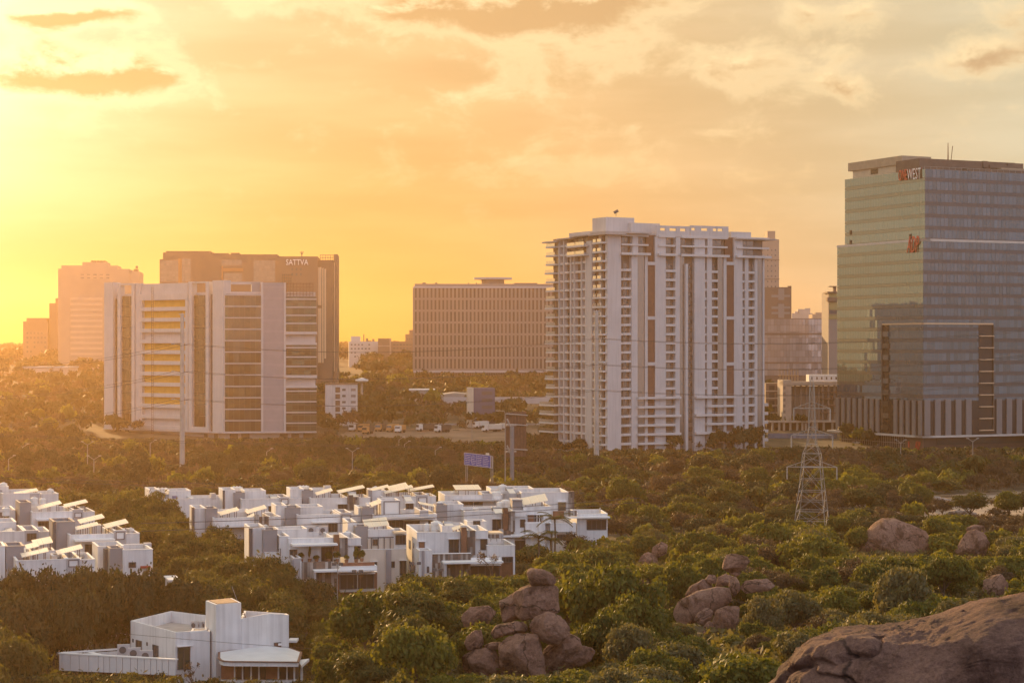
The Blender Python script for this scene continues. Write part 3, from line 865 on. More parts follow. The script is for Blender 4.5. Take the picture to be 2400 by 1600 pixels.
    for z in (zshelf, zshelf + fh):
        slab(fl, UL(350), UL(480), z - .3, -1.6, DEP, .6, WHITE2, 'balcony_slab'); slab(fl, UL(355), UL(450), z + .3, -1.55, -1.45, 1.1, BAL, 'glass_parapet')
        slab(fl, UL(465), UL(580), z - .3, -2.0, DEP, .6, WHITE2, 'balcony_slab'); slab(fl, UL(470), UL(575), z + .3, -1.95, -1.85, 1.1, BAL, 'glass_parapet')
    # roofs and roof rooms
    EAV = paint('eave_concrete', (0.42, 0.38, 0.36), .8, .1, .5)
    m = MB(); m.fbox(fl, UL(630), t + 2.2, -2.0, 6, zt - 1.0, zt - .45); m.fbox(fr, -2.0, fr.U(X(682)), -2.2, 8, zt - .44, zt + .1); m.build('roof_eave', EAV, root)
    m = MB(); m.fbox(fl, UL(50), UL(215), -1.6, 5, zt - 2.0, zt - 1.5); m.fbox(fl, UL(215), UL(380), -1.2, 5, zt - 1.2, zt - .8); m.fbox(fl, UL(380), UL(640), -1.0, 5, zt - .7, zt - .3); m.build('roof_eave', EAV, root)
    m = MB(); m.fbox(fl, UL(225), UL(480), 3.5, 12, zt - .8, zt + 1.2); m.build('roof_room', LGREY, root)
    m = MB(); m.fbox(fr, fr.U(X(1190)), fr.U(X(1430)), -1.2, 8, zt - 1.2, zt - .8); m.build('roof_eave', EAV, root)
    m = MB(); m.fbox(fr, fr.U(X(1182)), fr.U(X(1300)), 1.0, 8, zt - .6, zt + 1.4); m.build('roof_room', WHITE, root)
    m = MB(); u0, u1 = fr.U(X(430), 6), fr.U(X(598), 6); m.fbox(fr, u0, u1, 6, 15, zt - .5, fr.Z(Yp(72), u0, 6)); m.build('roof_room', WHITE, root)
    m = MB(); u0, u1 = fr.U(X(580), 4), fr.U(X(750), 4); m.fbox(fr, u0, u1, 4, 13, zt - .5, fr.Z(Yp(106), u0, 4)); m.build('roof_room', WHITE, root)
    for a, e, opens in ((728, 925, ((750, 780), (805, 845), (868, 900))), (928, 1155, ((935, 957), (993, 1030), (1062, 1085), (1090, 1120)))):
        u0, u1 = fr.U(X(a)), fr.U(X(e))
        zt2 = fr.Z(Yp(122), u0); zm = fr.Z(Yp(136), u0); zl2 = fr.Z(Yp(152), u0); zb2 = zshelf + 2 * fh
        m = MB(); m.fbox(fr, u0, u1, -.2, .2, zm, zt2); m.fbox(fr, u0, u1, -.2, .2, zb2, zl2)
        prev = a
        for (p, q) in list(opens) + [(e, e)]:
            m.fbox(fr, fr.U(X(prev)), fr.U(X(p)), -.2, .2, zl2, zm); prev = q
        m.build('roof_frame', WHITE, root)
    # stilts
    m = MB(); m.fbox(fr, fr.U(X(955)), fr.U(X(1370)), -.5, 0.3, zpil, zl[0] - .2); m.build('transfer_beam', LGREY, root)
    stilt = local_box('stilt', 1.6, 1.6, zpil - (CAMZ - 40), WHITE)
    for zz in (965, 1045, 1068, 1120, 1192, 1245, 1300, 1355, 730, 770, 880): piece('stilt', stilt, root, fr.w(fr.U(X(zz)), -.45, CAMZ - 40), fr.rz)
    m = MB(); p = Vector(fr.w(fr.U(X(490), 9), 9, fr.Z(Yp(72), 20, 6))); m.bar(p, p + Vector((0, 0, 1.6)), .08); m.tube([p + Vector((-.7, 0, 1.2)), p + Vector((.7, 0, 2.0))], .5, 8); m.build('dish_antenna', DGREY, root)
apartment_tower()

# ================================================================== WHITE AND GLASS OFFICE BLOCK (left)
def striped_office():
    d0 = 738.0
    c = Vector(((521 - 1200) / F * d0, d0))
    uL = Vector((0.80, -0.60)).normalized()
    k = (244 - 1200) / F; t = (k * c.y - c.x) / (-uL.x + k * uL.y)
    fl = Frame(c - uL * t, uL)
    fr = Frame(c, Vector((0.985, 0.17)))
    rl = fr.U(742)
    root = thing('striped_office_block', 'white office block with yellow recessed floors, louvred tower and dark glass bays', 'office block', (c.x, c.y, CAMZ - 36))
    GD = glass('brown_office_glass', (0.034, 0.026, 0.018), (0.62, 0.58, 0.45), 0.05, 0.05, 0.85, wav=.1)
    GG = glass('green_office_glass', (0.028, 0.036, 0.024), (0.5, 0.58, 0.42), 0.05, 0.05, 0.85, wav=.1)
    YEL = paint('ochre_wall', (0.66, 0.36, 0.07), 0.8, 0.08, 0.5)
    LAV = paint('lavender_louvre', (0.42, 0.40, 0.43), 0.6, 0.05, 0.5)
    WP = paint('white_facade_panel', (0.54, 0.51, 0.50), .7, .05, .3, streak=.08)
    zb = fl.Z(1012, t); zt = fl.Z(661, t)
    q = lambda px: fl.U(px)
    b = MB()
    poly = [fl.w(-2, 2.2, 0)[:2], fl.w(t - .8, 2.2, 0)[:2], fr.w(rl - .3, 2.2, 0)[:2], (Vector(fr.w(rl - .3, 0, 0)[:2]) + fr.n * 80)[:], (Vector(fl.w(-2, 0, 0)[:2]) + fl.n * 78)[:]]
    b.prism(poly, zb, zt - 3.5); b.build('core_wall', WP, root)
    ZL = lambda py: fl.Z(py, t * .5)
    def L(a, e, y0, y1, n0, n1, mat, name):
        m = MB(); m.fbox(fl, q(a), q(e), n0, n1, fl.Z(y1, q((a + e) / 2)) if y1 else zb, fl.Z(y0, q((a + e) / 2))); return m.build(name, mat, root)
    nf = 13; fh = (zb - 0) * 0 + (fl.Z(700, t) - fl.Z(1003, t)) / 12.0
    # stepped-back glass strip at the far end
    m = MB(); m.fbox(fl, q(234), q(244), 3, 9, zb, fl.Z(693, 0)); m.build('end_glazing', GD, root)
    for i in range(12):
        z = zb + i * fh; m = MB(); m.fbox(fl, q(233.5), q(244), 2.8, 3.1, z, z + .5); m.build('floor_band', WP, root)
    L(244, 265, 662, None, 0, 4, WP, 'wall_pier')
    L(265, 275, 700, None, 1.2, 2.3, GD, 'glazing_strip')
    L(275, 282, 668, None, 0, 2.3, WP, 'wall_pier'); L(308, 315, 668, None, 0, 2.3, WP, 'wall_pier')
    L(282, 308, 992, None, .1, 2.3, WP, 'frame_sill'); L(275, 315, 664, 668, 0, 2.3, WP, 'frame_head')
    L(315, 319, 664, None, .5, 2.3, LGREY, 'wall_pier'); L(319, 328, 664, None, 0, 2.3, WP, 'wall_pier')
    L(434, 440, 664, None, 0, 2.3, WP, 'wall_pier'); L(440, 443, 664, None, .5, 2.3, LGREY, 'wall_pier')
    L(443, 451, 660, None, -.3, 2.3, WP, 'wall_pier'); L(483, 490, 660, None, -.3, 2.3, WP, 'wall_pier'); L(451, 483, 660, 663, -.3, 2.3, WP, 'frame_head'); L(451, 483, 1000, None, -.2, 2.3, WP, 'frame_sill')
    L(490, 498, 690, None, 1.2, 2.3, GD, 'glazing_strip')
    L(498, 523, 657, None, 0, 4, WP, 'wall_pier')
    L(315, 443, 664, 688, .9, 2.3, WP, 'attic_wall')
    # dark glass between the frames: each pane a part
    cache = {}
    rnd = random.Random(3)
    def panes(fx, u0, u1, z0, z1, nc, nr, n, mat, litp=0.0, gap=.16):
        w = (u1 - u0) / nc; h = (z1 - z0) / nr
        key = (round(w, 2), round(h, 2), mat.name)
        if key not in cache: cache[key] = local_box('glass_pane', w - gap, .08, h - gap * 1.5, mat)
        for i in range(nc):
            for j in range(nr):
                piece('glass_pane', cache[key], root, fx.w(u0 + (i + .5) * w, n, z0 + j * h), fx.rz + rnd.gauss(0, .010), rnd.gauss(0, .008))
    panes(fl, q(282), q(308), fl.Z(992, q(295)), fl.Z(692, q(295)), 3, 12, .9, GD)
    panes(fl, q(451), q(483), fl.Z(1000, q(467)), fl.Z(690, q(467)), 3, 12, .9, GD)
    # white bars and ochre recesses
    for i in range(12):
        py = 703 + i * 25.25
        u0, u1 = q(328), q(434); um = (u0 + u1) / 2
        z1 = fl.Z(py + 16.5, um); z0 = fl.Z(py + 25.25, um)
        m = MB(); m.fbox(fl, u0, u1, .1, 2.25, z0, z1); m.build('floor_band', WP, root)
        zt_ = fl.Z(py, um)
        m = MB(); m.fbox(fl, u0 + .05, u1 - .05, 1.7, 2.25, z1, zt_); m.build('recess_wall', WP if i in (3, 10, 11) else YEL, root)
        m = MB(); m.fbox(fl, u0, q(331), .25, 1.7, z1, zt_); m.build('recess_jamb', WP, root)
    L(328, 434, 688, 703, .1, 2.3, WP, 'floor_band')
    # scaffold ladder up the recesses
    m = MB()
    for dx in (0, .9):
        p = Vector(fl.w(q(357) + dx, -.4, 0)); m.bar((p.x, p.y, fl.Z(1050, q(357))), (p.x, p.y, fl.Z(672, q(357))), .07)
    for i in range(60):
        z = fl.Z(1045, q(357)) + i * 1.0
        m.bar(fl.w(q(357), -.4, z), fl.w(q(357) + .9, -.4, z), .05)
    m.build('scaffold_ladder', RUST, root)
    # right wing
    V = lambda px: fr.U(px)
    ZR = lambda py: fr.Z(py, V(620))
    def Rb(a, e, y0, y1, n0, n1, mat, name):
        m = MB(); m.fbox(fr, V(a), V(e), n0, n1, ZR(y1), ZR(y0)); return m.build(name, mat, root)
    Rb(523, 612, 689, 1013, .6, 2.3, DGREY, 'glazing_backing')
    panes(fr, V(523), V(535), ZR(1011), ZR(690), 1, 12, .3, GG); panes(fr, V(535), V(612), ZR(1011), ZR(690), 6, 12, .3, GD)
    for i in range(13):
        y = 690 + i * 26.7; m = MB(); m.fbox(fr, V(523), V(612), .12, .28, ZR(y + 2.5), ZR(y)); m.build('floor_band', LGREY, root)
    Rb(612, 617, 661, 1013, -.1, 3, WP, 'wall_pier'); Rb(665, 670, 662, 1013, -.1, 3, WP, 'wall_pier')
    Rb(617, 665, 662, 1013, .7, 3, GREY, 'louvre_backing')
    lou = local_box('louvre_blade', .22, .35, ZR(663) - ZR(1012), LAV)
    for i in range(24):
        piece('louvre_blade', lou, root, fr.w(V(617) + .2 + i * (V(665) - V(617) - .3) / 23.5, .1, ZR(1012)), fr.rz)
    for i in range(14):
        y = 670 + i * 26; m = MB(); m.fbox(fr, V(617), V(665), .42, .68, ZR(y + 5), ZR(y)); m.build('louvre_band', LAV, root)
    for y in (694, 713, 732, 751, 808, 830, 852, 910, 935, 960, 985): Rb(670, 742, y + 5, y + 8, .1, .28, LGREY, 'floor_band')
    for y0, y1, nr in ((694, 776, 3), (808, 878, 3), (910, 1010, 4)):
        Rb(670, 742, y0, y1, .6, 3, DGREY, 'glazing_backing'); panes(fr, V(670), V(742), ZR(y1), ZR(y0), 5, nr * 2, .3, GG)
    for y0, y1 in ((777, 783), (803, 808), (879, 886), (904, 909)): Rb(669, 743, y0, y1, 0, 6, WP, 'terrace_slab')
    for y0, y1 in ((783, 803), (886, 904)): Rb(671, 725, y0, y1, 2.4, 4, REC_, 'terrace_wall'); Rb(730, 741, y0 + 11, y1 - 3, 4.2, 4.5, YEL, 'ochre_screen')  # end screens take the plain ochre wall colour
    # roof frame of bare steel
    m = MB()
    for i in range(9):
        u = V(673) + i * (V(734) - V(673)) / 8; p = fr.w(u, 1.5, 0); m.bar((p[0], p[1], ZR(694)), (p[0], p[1], ZR(662)), .12)
    for y in (664, 672, 680, 688): m.bar(fr.w(V(672), 1.5, ZR(y)), fr.w(V(735), 1.5, ZR(y)), .12)
    m.build('roof_steel_frame', RUST, root)
    Rb(590, 611, 661, 690, 2.5, 6, GREY, 'roof_room'); Rb(523, 612, 660, 666, 3.5, 4.5, LGREY, 'roof_beam')
    # podium on columns
    PD = paint('podium_stone', (0.50, 0.44, 0.40), .8, .08, .4)
    zg = CAMZ - 40
    m = MB(); poly = [fl.w(1, 2.6, 0)[:2], fl.w(t - 1, 2.6, 0)[:2], fr.w(V(712), 2.6, 0)[:2], (Vector(fr.w(V(712), 2.6, 0)[:2]) + fr.n * 30)[:], (Vector(fl.w(1, 2.6, 0)[:2]) + fl.n * 30)[:]]
    m.prism(poly, zg, zb - .4); m.build('podium_wall', PD, root)
    m = MB(); m.fbox(fl, -.5, t, -.2, 3, zb - .5, zb - .02); m.fbox(fr, 0, rl, -.2, 3, zb - .5, zb - .02); m.build('soffit_slab', WP, root)
    dk = {}
    def opening(fx, px, w, y0, y1):
        u = fx.U(px, 2.6); z1 = fx.Z(y0, u, 2.6); z0 = fx.Z(y1, u, 2.6)
        key = (w, round(z1 - z0, 1))
        if key not in dk: dk[key] = local_box('podium_window', w, .2, z1 - z0, WGLASS)
        piece('podium_window', dk[key], root, fx.w(u, 2.5, z0), fx.rz)
    for px in (280, 298): opening(fl, px, 2.2, 1004, 1016)
    for px in (483, 507): opening(fl, px, 2.0, 1016, 1027); opening(fl, px, 2.0, 1038, 1052)
    for px in (548, 575, 665, 692): opening(fr, px, 3.0, 1016, 1028); opening(fr, px, 3.0, 1038, 1052)
REC_ = paint('terrace_back_wall', (0.34, 0.27, 0.22), .8, .1, .5)
striped_office()
# ================================================================== BUILDINGS FARTHER OFF
def block_px(mb, x0, x1, y0, d, depth, zb=None, ang=0.0, mi=0):
    """upright block whose front spans pixel columns x0..x1 at depth d, top at row y0"""
    fr = frame_px(x0, d, (math.cos(ang), math.sin(ang)))
    u1 = fr.U(x1)
    z0 = zb if zb is not None else gz(fr.o.x, fr.o.y) - 1.5
    mb.fbox(fr, 0, u1, 0, depth, z0, fr.Z(y0, u1 / 2), mi)
    return fr, u1, z0
def grid_windows(root, fr, u0, u1, z0, z1, nc, nr, fw, fh, mat, name='window', n=-0.02, t=.12, skip=0.0, seed=1):
    rnd = random.Random(seed)
    w = (u1 - u0) / nc; h = (z1 - z0) / nr
    me = local_box(name, w * fw, t, h * fh, mat)
    for i in range(nc):
        for j in range(nr):
            if rnd.random() < skip: continue
            piece(name, me, root, fr.w(u0 + (i + .5) * w, n, z0 + (j + (1 - fh) / 2) * h), fr.rz)
def bands(root, fr, u0, u1, z0, z1, n, frac, mat, name, off=-.15, t=.3, stuff=False):
    h = (z1 - z0) / n
    if stuff:
        m = MB()
        for i in range(n): m.fbox(fr, u0, u1, off, off + t, z0 + i * h, z0 + i * h + h * frac)
        m.build(name, mat, root, kind='stuff'); return
    me = local_box(name, u1 - u0, t, h * frac, mat)
    for i in range(n): piece(name, me, root, fr.w((u0 + u1) / 2, off, z0 + i * h), fr.rz)
FARW = glass('far_window', (0.07, 0.06, 0.055), fac=.1, rough=.2)
TANW = paint('tan_render', (0.40, 0.30, 0.23), .8, .06, .1)
TAND = paint('brown_render', (0.20, 0.135, 0.10), .8, .06, .1)
GREYT = paint('taupe_precast', (0.27, 0.235, 0.215), .8, .05, .1)

def sattva_tower():
    d = 1000.0
    fr = frame_px(374, d, (1, 0.06)); U = fr.U
    Zp = lambda py, px=560, n=0: fr.Z(py, U(px, n), n)
    zb = CAMZ - 24
    root = thing('brown_office_tower', 'wide brown office tower with a white roof sign, behind the striped office block', 'office tower', fr.w(U(580), 5, zb))
    m = MB(); m.fbox(fr, U(374), U(382), 0, 30, zb, Zp(608)); m.fbox(fr, U(382), U(502), 0, 30, zb, Zp(592, 440)); m.fbox(fr, U(502), U(650), 0, 30, zb, Zp(596, 570)); m.fbox(fr, U(650), U(745), -.6, 30, zb, Zp(601, 700))
    m.build('tower_wall', TAND, root)
    # roofline clutter
    m = MB(); m.fbox(fr, U(388), U(492), 2, 14, Zp(592, 440), Zp(588, 440)); m.fbox(fr, U(492), U(534), 2, 10, Zp(596), Zp(593)); m.fbox(fr, U(540), U(560), 2, 10, Zp(596), Zp(592)); m.build('roof_plant', TAND, root)
    m = MB(); p = Vector(fr.w(U(706), 6, Zp(602, 700)))
    m.tube([p, p + Vector((0, 0, 3.2))], .25, 5)
    m.bar(p + Vector((0, 0, 1.2)), p + Vector((-.9, 0, 3)), .15); m.bar(p + Vector((0, 0, 1.2)), p + Vector((.9, 0, 3)), .15); m.build('antenna', DGREY, root)
    TW = glass('tan_office_glass', (0.22, 0.16, 0.12), (.7, .6, .45), .15, .15, .2)
    for a, e, y0, y1, nc, nr in ((376, 418, 610, 660, 6, 8), (426, 447, 606, 660, 3, 8), (519, 567, 609, 622, 6, 3), (525, 567, 640, 660, 6, 3), (594, 645, 610, 660, 8, 8)):
        grid_windows(root, fr, U(a), U(e), Zp(y1, a), Zp(y0, a), nc, nr, .86, .8, TW, 'window', -.02, .4)
    ORG = paint('orange_render_strip', (0.45, 0.20, 0.09), .8, .05, .2)
    for a, e, y0, y1 in ((418, 426, 606, 665), (519, 523, 624, 662), (523, 570, 628, 636)):
        m = MB(); m.fbox(fr, U(a), U(e), -.2, .1, Zp(y1, a), Zp(y0, a)); m.build('facade_strip', ORG, root)
    m = MB()
    for px in (683, 693, 703): m.fbox(fr, U(px), U(px + 4), -.8, -.55, Zp(646, px), Zp(640, px)); m.fbox(fr, U(px), U(px + 4), -.8, -.55, Zp(634, px), Zp(628, px))
    for px in range(662, 686, 5): m.bar(fr.w(U(px), -1.2, Zp(690, px)), fr.w(U(px), -1.2, Zp(642, px)), .14)
    for py in (645, 652, 659): m.bar(fr.w(U(662), -1.2, Zp(py, 670)), fr.w(U(684), -1.2, Zp(py, 670)), .14)
    m.build('facade_openings', DGREY, root, kind='stuff')
    # return side, darker, with tall glazing
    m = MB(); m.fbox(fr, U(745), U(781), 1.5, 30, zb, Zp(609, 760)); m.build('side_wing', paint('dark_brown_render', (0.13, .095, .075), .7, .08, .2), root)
    m = MB(); m.fbox(fr, U(782), U(791), 3, 30, zb, Zp(595, 785)); m.build('side_tower', TAND, root)
    LG = paint('pale_tall_glazing', (0.62, 0.46, 0.30), .4, .05, .3)
    for a, e, y0, y1 in ((744, 753, 626, 715), (755, 758, 628, 850), (760, 764, 630, 840), (745, 753, 722, 850), (782, 784, 615, 870)):
        m = MB(); m.fbox(fr, U(a), U(e), 1.0 if a < 780 else 2.6, 1.45 if a < 780 else 2.95, Zp(y1, a), Zp(y0, a)); m.build('tall_window', LG, root)
    m = MB()
    for px in range(750, 781, 6): m.bar(fr.w(U(px), 4, Zp(609, px)), fr.w(U(px), 4, Zp(596, px)), .14)
    m.bar(fr.w(U(750), 4, Zp(597, 760)), fr.w(U(781), 4, Zp(597, 760)), .14); m.bar(fr.w(U(750), 4, Zp(603, 760)), fr.w(U(781), 4, Zp(603, 760)), .14)
    m.build('roof_frame', DGREY, root)
    sg = thing('white_roof_sign', 'white capital letters across the top of the brown office tower', 'sign', fr.w(U(670), -1.2, Zp(622, 690)))
    put_text('letter', 'SATTVA', fr, U(670), Zp(621, 690), -1.0, U(722) - U(670), .3, paint('white_letter', (0.9, .88, .85), .5, .02, 1), sg, height=(Zp(608, 690) - Zp(621, 690)) * .72 / .72)
sattva_tower()

def far_left_towers():
    d = 1350.0
    fr = frame_px(136, d, (1, 0.1)); U = fr.U; Zp = lambda py, px=230, n=0: fr.Z(py, U(px, n), n)
    zb = CAMZ - 20
    root = thing('hazy_stepped_tower', 'hazy tan tower with a stepped roof and pale banded floors next to the striped block', 'office tower', fr.w(U(220), 5, zb))
    m = MB(); m.fbox(fr, U(136), U(303), 0, 35, zb, Zp(630)); m.fbox(fr, U(303), U(326), 1, 35, zb, Zp(636, 310)); m.fbox(fr, U(143), U(275), 2, 30, Zp(631), Zp(622)); m.fbox(fr, U(192), U(250), 3, 25, Zp(623), Zp(614)); m.build('tower_wall', TANW, root)
    m = MB()
    for px in (212, 219, 226, 233, 240): m.fbox(fr, U(px), U(px + 5), 4, 20, Zp(615), Zp(610))
    m.fbox(fr, U(312), U(322), 3, 10, Zp(637, 310), Zp(630, 310)); m.build('roof_plant', TAND, root)
    m = MB(); p = Vector(fr.w(U(319), 5, Zp(632, 319))); m.bar(p, p + Vector((0, 0, 3)), .2); m.tube([p + Vector((0, 0, 1.2)), p + Vector((0, -.4, 2.6))], .9, 6); m.build('antenna', DGREY, root)
    bands(root, fr, U(150), U(240), Zp(832), Zp(690), 11, .45, paint('pale_floor_band', (0.55, .42, .31), .8, .05, .1), 'floor_band')
    m = MB(); m.fbox(fr, U(145), U(165), -.4, .2, zb, Zp(682)); m.build('pale_pier', TANW, root)
    grid_windows(root, fr, U(185), U(260), Zp(655), Zp(640), 5, 2, .5, .4, FARW, 'window', -.02, .3)
    d2 = 1500.0
    fr = frame_px(54, d2, (1, 0.08)); U = fr.U; Zp2 = lambda py, px=90: fr.Z(py, U(px))
    root = thing('hazy_brown_tower', 'lower hazy brown tower block farthest toward the sun', 'office tower', fr.w(U(90), 5, zb))
    m = MB(); m.fbox(fr, U(54), U(112), 0, 30, zb, Zp2(753)); m.fbox(fr, U(61), U(108), 2, 20, Zp2(754), Zp2(745)); m.fbox(fr, U(114), U(137), 3, 30, zb, Zp2(710)); m.fbox(fr, U(128), U(137), 4, 20, Zp2(711), Zp2(698)); m.build('tower_wall', TAND, root)
    grid_windows(root, fr, U(60), U(110), Zp2(840), Zp2(775), 6, 6, .5, .45, FARW, 'window', -.02, .3, .2)
    root = thing('pale_low_shed', 'pale low building at the foot of the hazy brown tower', 'building', P(90, 865, 1150))
    m = MB(); f2, u1, z0 = block_px(m, 55, 160, 862, 1150, 25, CAMZ - 19); m.build('wall', paint('pale_shed', (.6, .5, .4), .8, .05, .2), root)
    m = MB(); m.fbox(f2, -.5, u1 + .5, -.5, 26, f2.Z(862, 10), f2.Z(859, 10)); m.build('roof', LGREY, root)
far_left_towers()

def grid_office():
    d = 1120.0
    fr = frame_px(970, d, (1, 0.05)); U = fr.U; Zp = lambda py, px=1130, n=0: fr.Z(py, U(px, n), n)
    zb = Zp(868)
    root = thing('grid_fronted_office', 'broad grey office slab with a grid of slot windows and an oval roof canopy', 'office building', fr.w(U(1130), 5, zb - 6))
    u1 = U(1300)
    m = MB(); m.fbox(fr, 0, u1, .8, 45, zb - 1, Zp(672)); m.build('core_wall', GREYT, root)
    m = MB(); m.fbox(fr, U(972), u1, 0.2, 45, Zp(672), Zp(665)); m.build('roof_parapet', GREYT, root)
    m = MB(); m.fbox(fr, -.3, u1, -.3, .8, Zp(675), Zp(671)); m.fbox(fr, -.3, u1, -.3, .8, zb - 1.2, zb); m.build('string_course', LGREY, root)
    nc, nr = 36, 7
    zt = Zp(675)
    w = u1 / nc; h = (zt - zb) / nr
    pier = local_box('facade_pier', w * .52, .95, zt - zb, GREYT)
    for i in range(nc + 1): piece('facade_pier', pier, root, fr.w(i * w, -.12, zb), fr.rz)
    sp = local_box('facade_band', u1, .7, h * .16, GREYT)
    for j in range(nr): piece('facade_band', sp, root, fr.w(u1 / 2, .02, zb + j * h), fr.rz)
    win = local_box('window', w * .46, .1, h * .82, paint('dark_slot_window', (0.06, .052, .05), .3, .1, .2, objvar=.4))
    for i in range(nc):
        for j in range(nr): piece('window', win, root, fr.w((i + .5) * w, .5, zb + j * h + h * .17), fr.rz)
    m = MB()
    for i in range(60):
        u = i * u1 / 59; m.fbox(fr, u, u + u1 / 59 * .35, 1.2, 1.8, zb - 4.6, zb - 1)
    m.build('undercroft_columns', GREYT, root, kind='stuff')
    m = MB(); m.fbox(fr, 0, u1, 6, 40, zb - 12, zb - 1); m.build('undercroft_wall', TAND, root)
    # oval roof canopy
    cxp = 1155; u = U(cxp, 14); zc = Zp(655, cxp, 14)
    pts = [];
    for k in range(28):
        a = 2 * math.pi * k / 28; q = fr.w(u + 11 * math.cos(a), 14 + 9 * math.sin(a), 0); pts.append(q)
    m = MB(); m.prism(pts, zc, zc + 1.0); m.build('roof_canopy', LGREY, root)
    pts = [fr.w(u + 6.5 * math.cos(2 * math.pi * k / 20), 14 + 6 * math.sin(2 * math.pi * k / 20), 0) for k in range(20)]
    m = MB(); m.prism(pts, Zp(668), zc); m.build('roof_drum', GREYT, root)
    m = MB()
    for px, w_ in ((990, 8), (1020, 5), (1098, 2), (1116, 2)): m.fbox(fr, U(px), U(px + w_), 3, 6, Zp(666), Zp(662))
    m.fbox(fr, U(1206), U(1260), 3, 20, Zp(666), Zp(662.5)); m.build('roof_plant', DGREY, root, kind='stuff')
grid_office()

def small_blocks():
    # small white apartment block
    root = thing('small_apartment_block', 'small white four storey apartment block among trees between the office towers', 'apartment block', P(800, 985, 800))
    m = MB(); fr, u1, z0 = block_px(m, 762, 838, 901, 800, 14, CAMZ - 37, .08); m.build('wall', WHITE, root)
    U = fr.U; Z = lambda py: fr.Z(py, 5)
    m = MB(); m.fbox(fr, -.2, u1 + .2, -.2, 14.2, Z(901), Z(899)); m.build('roof_slab', TAND, root)
    m = MB(); m.fbox(fr, U(786), U(797), -.03, .3, Z(978), Z(907)); m.build('stair_recess', TAND, root)
    for i in range(4): m = MB(); m.fbox(fr, U(786), U(797), -.3, .1, Z(923 + i * 15), Z(920 + i * 15)); m.build('balcony_slab', WHITE2, root)
    grid_windows(root, fr, U(799), U(813), Z(978), Z(906), 1, 5, .6, .35, FARW, 'window', -.02, .3)
    grid_windows(root, fr, U(821), U(835), Z(978), Z(906), 1, 5, .8, .4, paint('taupe_window', (.3, .26, .24), .6, .1, .5), 'balcony_opening', -.02, .3)
    # far white block and brown neighbour
    root = thing('far_white_block', 'far white block with dark window rows on the hill in the haze', 'building', P(852, 845, 1400))
    m = MB(); fr, u1, z0 = block_px(m, 818, 888, 800, 1400, 20, CAMZ - 16, .1); m.fbox(fr, fr.U(823), fr.U(845), 2, 12, fr.Z(801, 5), fr.Z(788, 5)); m.build('wall', paint('far_white', (.6, .55, .5), .8, .05, .2), root)
    grid_windows(root, fr, fr.U(820), fr.U(886), fr.Z(840, 5), fr.Z(803, 5), 8, 4, .5, .35, FARW, 'window', -.02, .3, .25)
    m = MB()
    for px, y, w in ((852, 783, 2), (858, 793, 5), (873, 794, 5)): m.fbox(fr, fr.U(px), fr.U(px + w), 3, 6, fr.Z(801, 5), fr.Z(y, 5))
    m.build('roof_tanks', TAND, root, kind='stuff')
    root = thing('far_brown_block', 'far brown block with a pale corner strip beside the far white block', 'building', P(930, 845, 1380))
    m = MB(); fr, u1, z0 = block_px(m, 886, 968, 800, 1380, 20, CAMZ - 16, .05); m.fbox(fr, fr.U(886), fr.U(917), -1, 6, CAMZ - 16, fr.Z(793, 5)); m.build('wall', TAND, root)
    m = MB(); m.fbox(fr, fr.U(886), fr.U(917), -1.3, -.9, fr.Z(812, 5), fr.Z(809, 5)); m.fbox(fr, fr.U(913), fr.U(917), -1.3, -.9, fr.Z(840, 5), fr.Z(793, 5)); m.fbox(fr, 0, u1, -1.4, 0, fr.Z(843, 5), fr.Z(840, 5)); m.build('pale_trim', TANW, root, kind='stuff')
    grid_windows(root, fr, fr.U(920), fr.U(966), fr.Z(838, 5), fr.Z(803, 5), 6, 4, .7, .3, FARW, 'window', -.02, .3)
    root = thing('far_dark_block', 'far dark block rising beside the grid fronted office', 'building', P(960, 840, 1600))
    m = MB(); fr, u1, z0 = block_px(m, 950, 985, 783, 1600, 20, CAMZ - 14); m.fbox(fr, fr.U(959), fr.U(980), 2, 10, fr.Z(784, 5), fr.Z(773, 5)); m.build('wall', TAND, root)
    grid_windows(root, fr, fr.U(952), fr.U(968), fr.Z(835, 5), fr.Z(790, 5), 3, 5, .5, .4, FARW, 'window', -.02, .3)
    # blue building; sunlight on its end is put into a cream wall colour
    root = thing('blue_narrow_building', 'narrow blue building with a pale sunlit end wall and three dark recesses', 'building', P(1130, 985, 790))
    fr = frame_px(1110, 790, (1, .12)); U = fr.U; Z = lambda py: fr.Z(py, 4); zb = CAMZ - 37
    m = MB(); m.fbox(fr, 0, U(1160), 0, 10, zb, Z(909)); m.build('wall', paint('slate_blue_render', (.10, .115, .19), .8, .08, .3), root)
    m = MB(); p = [fr.w(0, -.02, 0)[:2], fr.w(-2.0, 4.5, 0)[:2], fr.w(-.1, 5, 0)[:2]]; m.prism([fr.w(-2.0, 3.0, 0), fr.w(-.02, -.05, 0), fr.w(-.02, 6, 0), fr.w(-2.0, 8, 0)], zb, Z(908)); m.build('end_wall', CREAM, root)
    for i in range(3): m = MB(); m.fbox(fr, U(1129), U(1154), -.04, .5, Z(925 + i * 16.5), Z(917 + i * 16.5)); m.build('dark_recess', DGREY, root)
    # warehouses, walls
    root = thing('white_shed', 'long low white shed roof among hazy trees', 'warehouse', P(1055, 940, 900))
    f2 = frame_px(1010, 900, (1, .05)); W = paint('pale_sheet_roof', (.36, .33, .3), .6, .06, .3)
    u1 = f2.U(1098); zz = [f2.Z(y, 8) for y in (942, 928, 920)]; m = MB()
    prof = [(0, zz[1]), (u1 * .62, zz[2]), (u1, zz[2] - .6)]
    vs = [f2.w(u, 0, z) for u, z in prof] + [f2.w(u, 22, z) for u, z in prof] + [f2.w(u, 0, zz[0] - 5) for u, z in prof] + [f2.w(u, 22, zz[0] - 5) for u, z in prof]
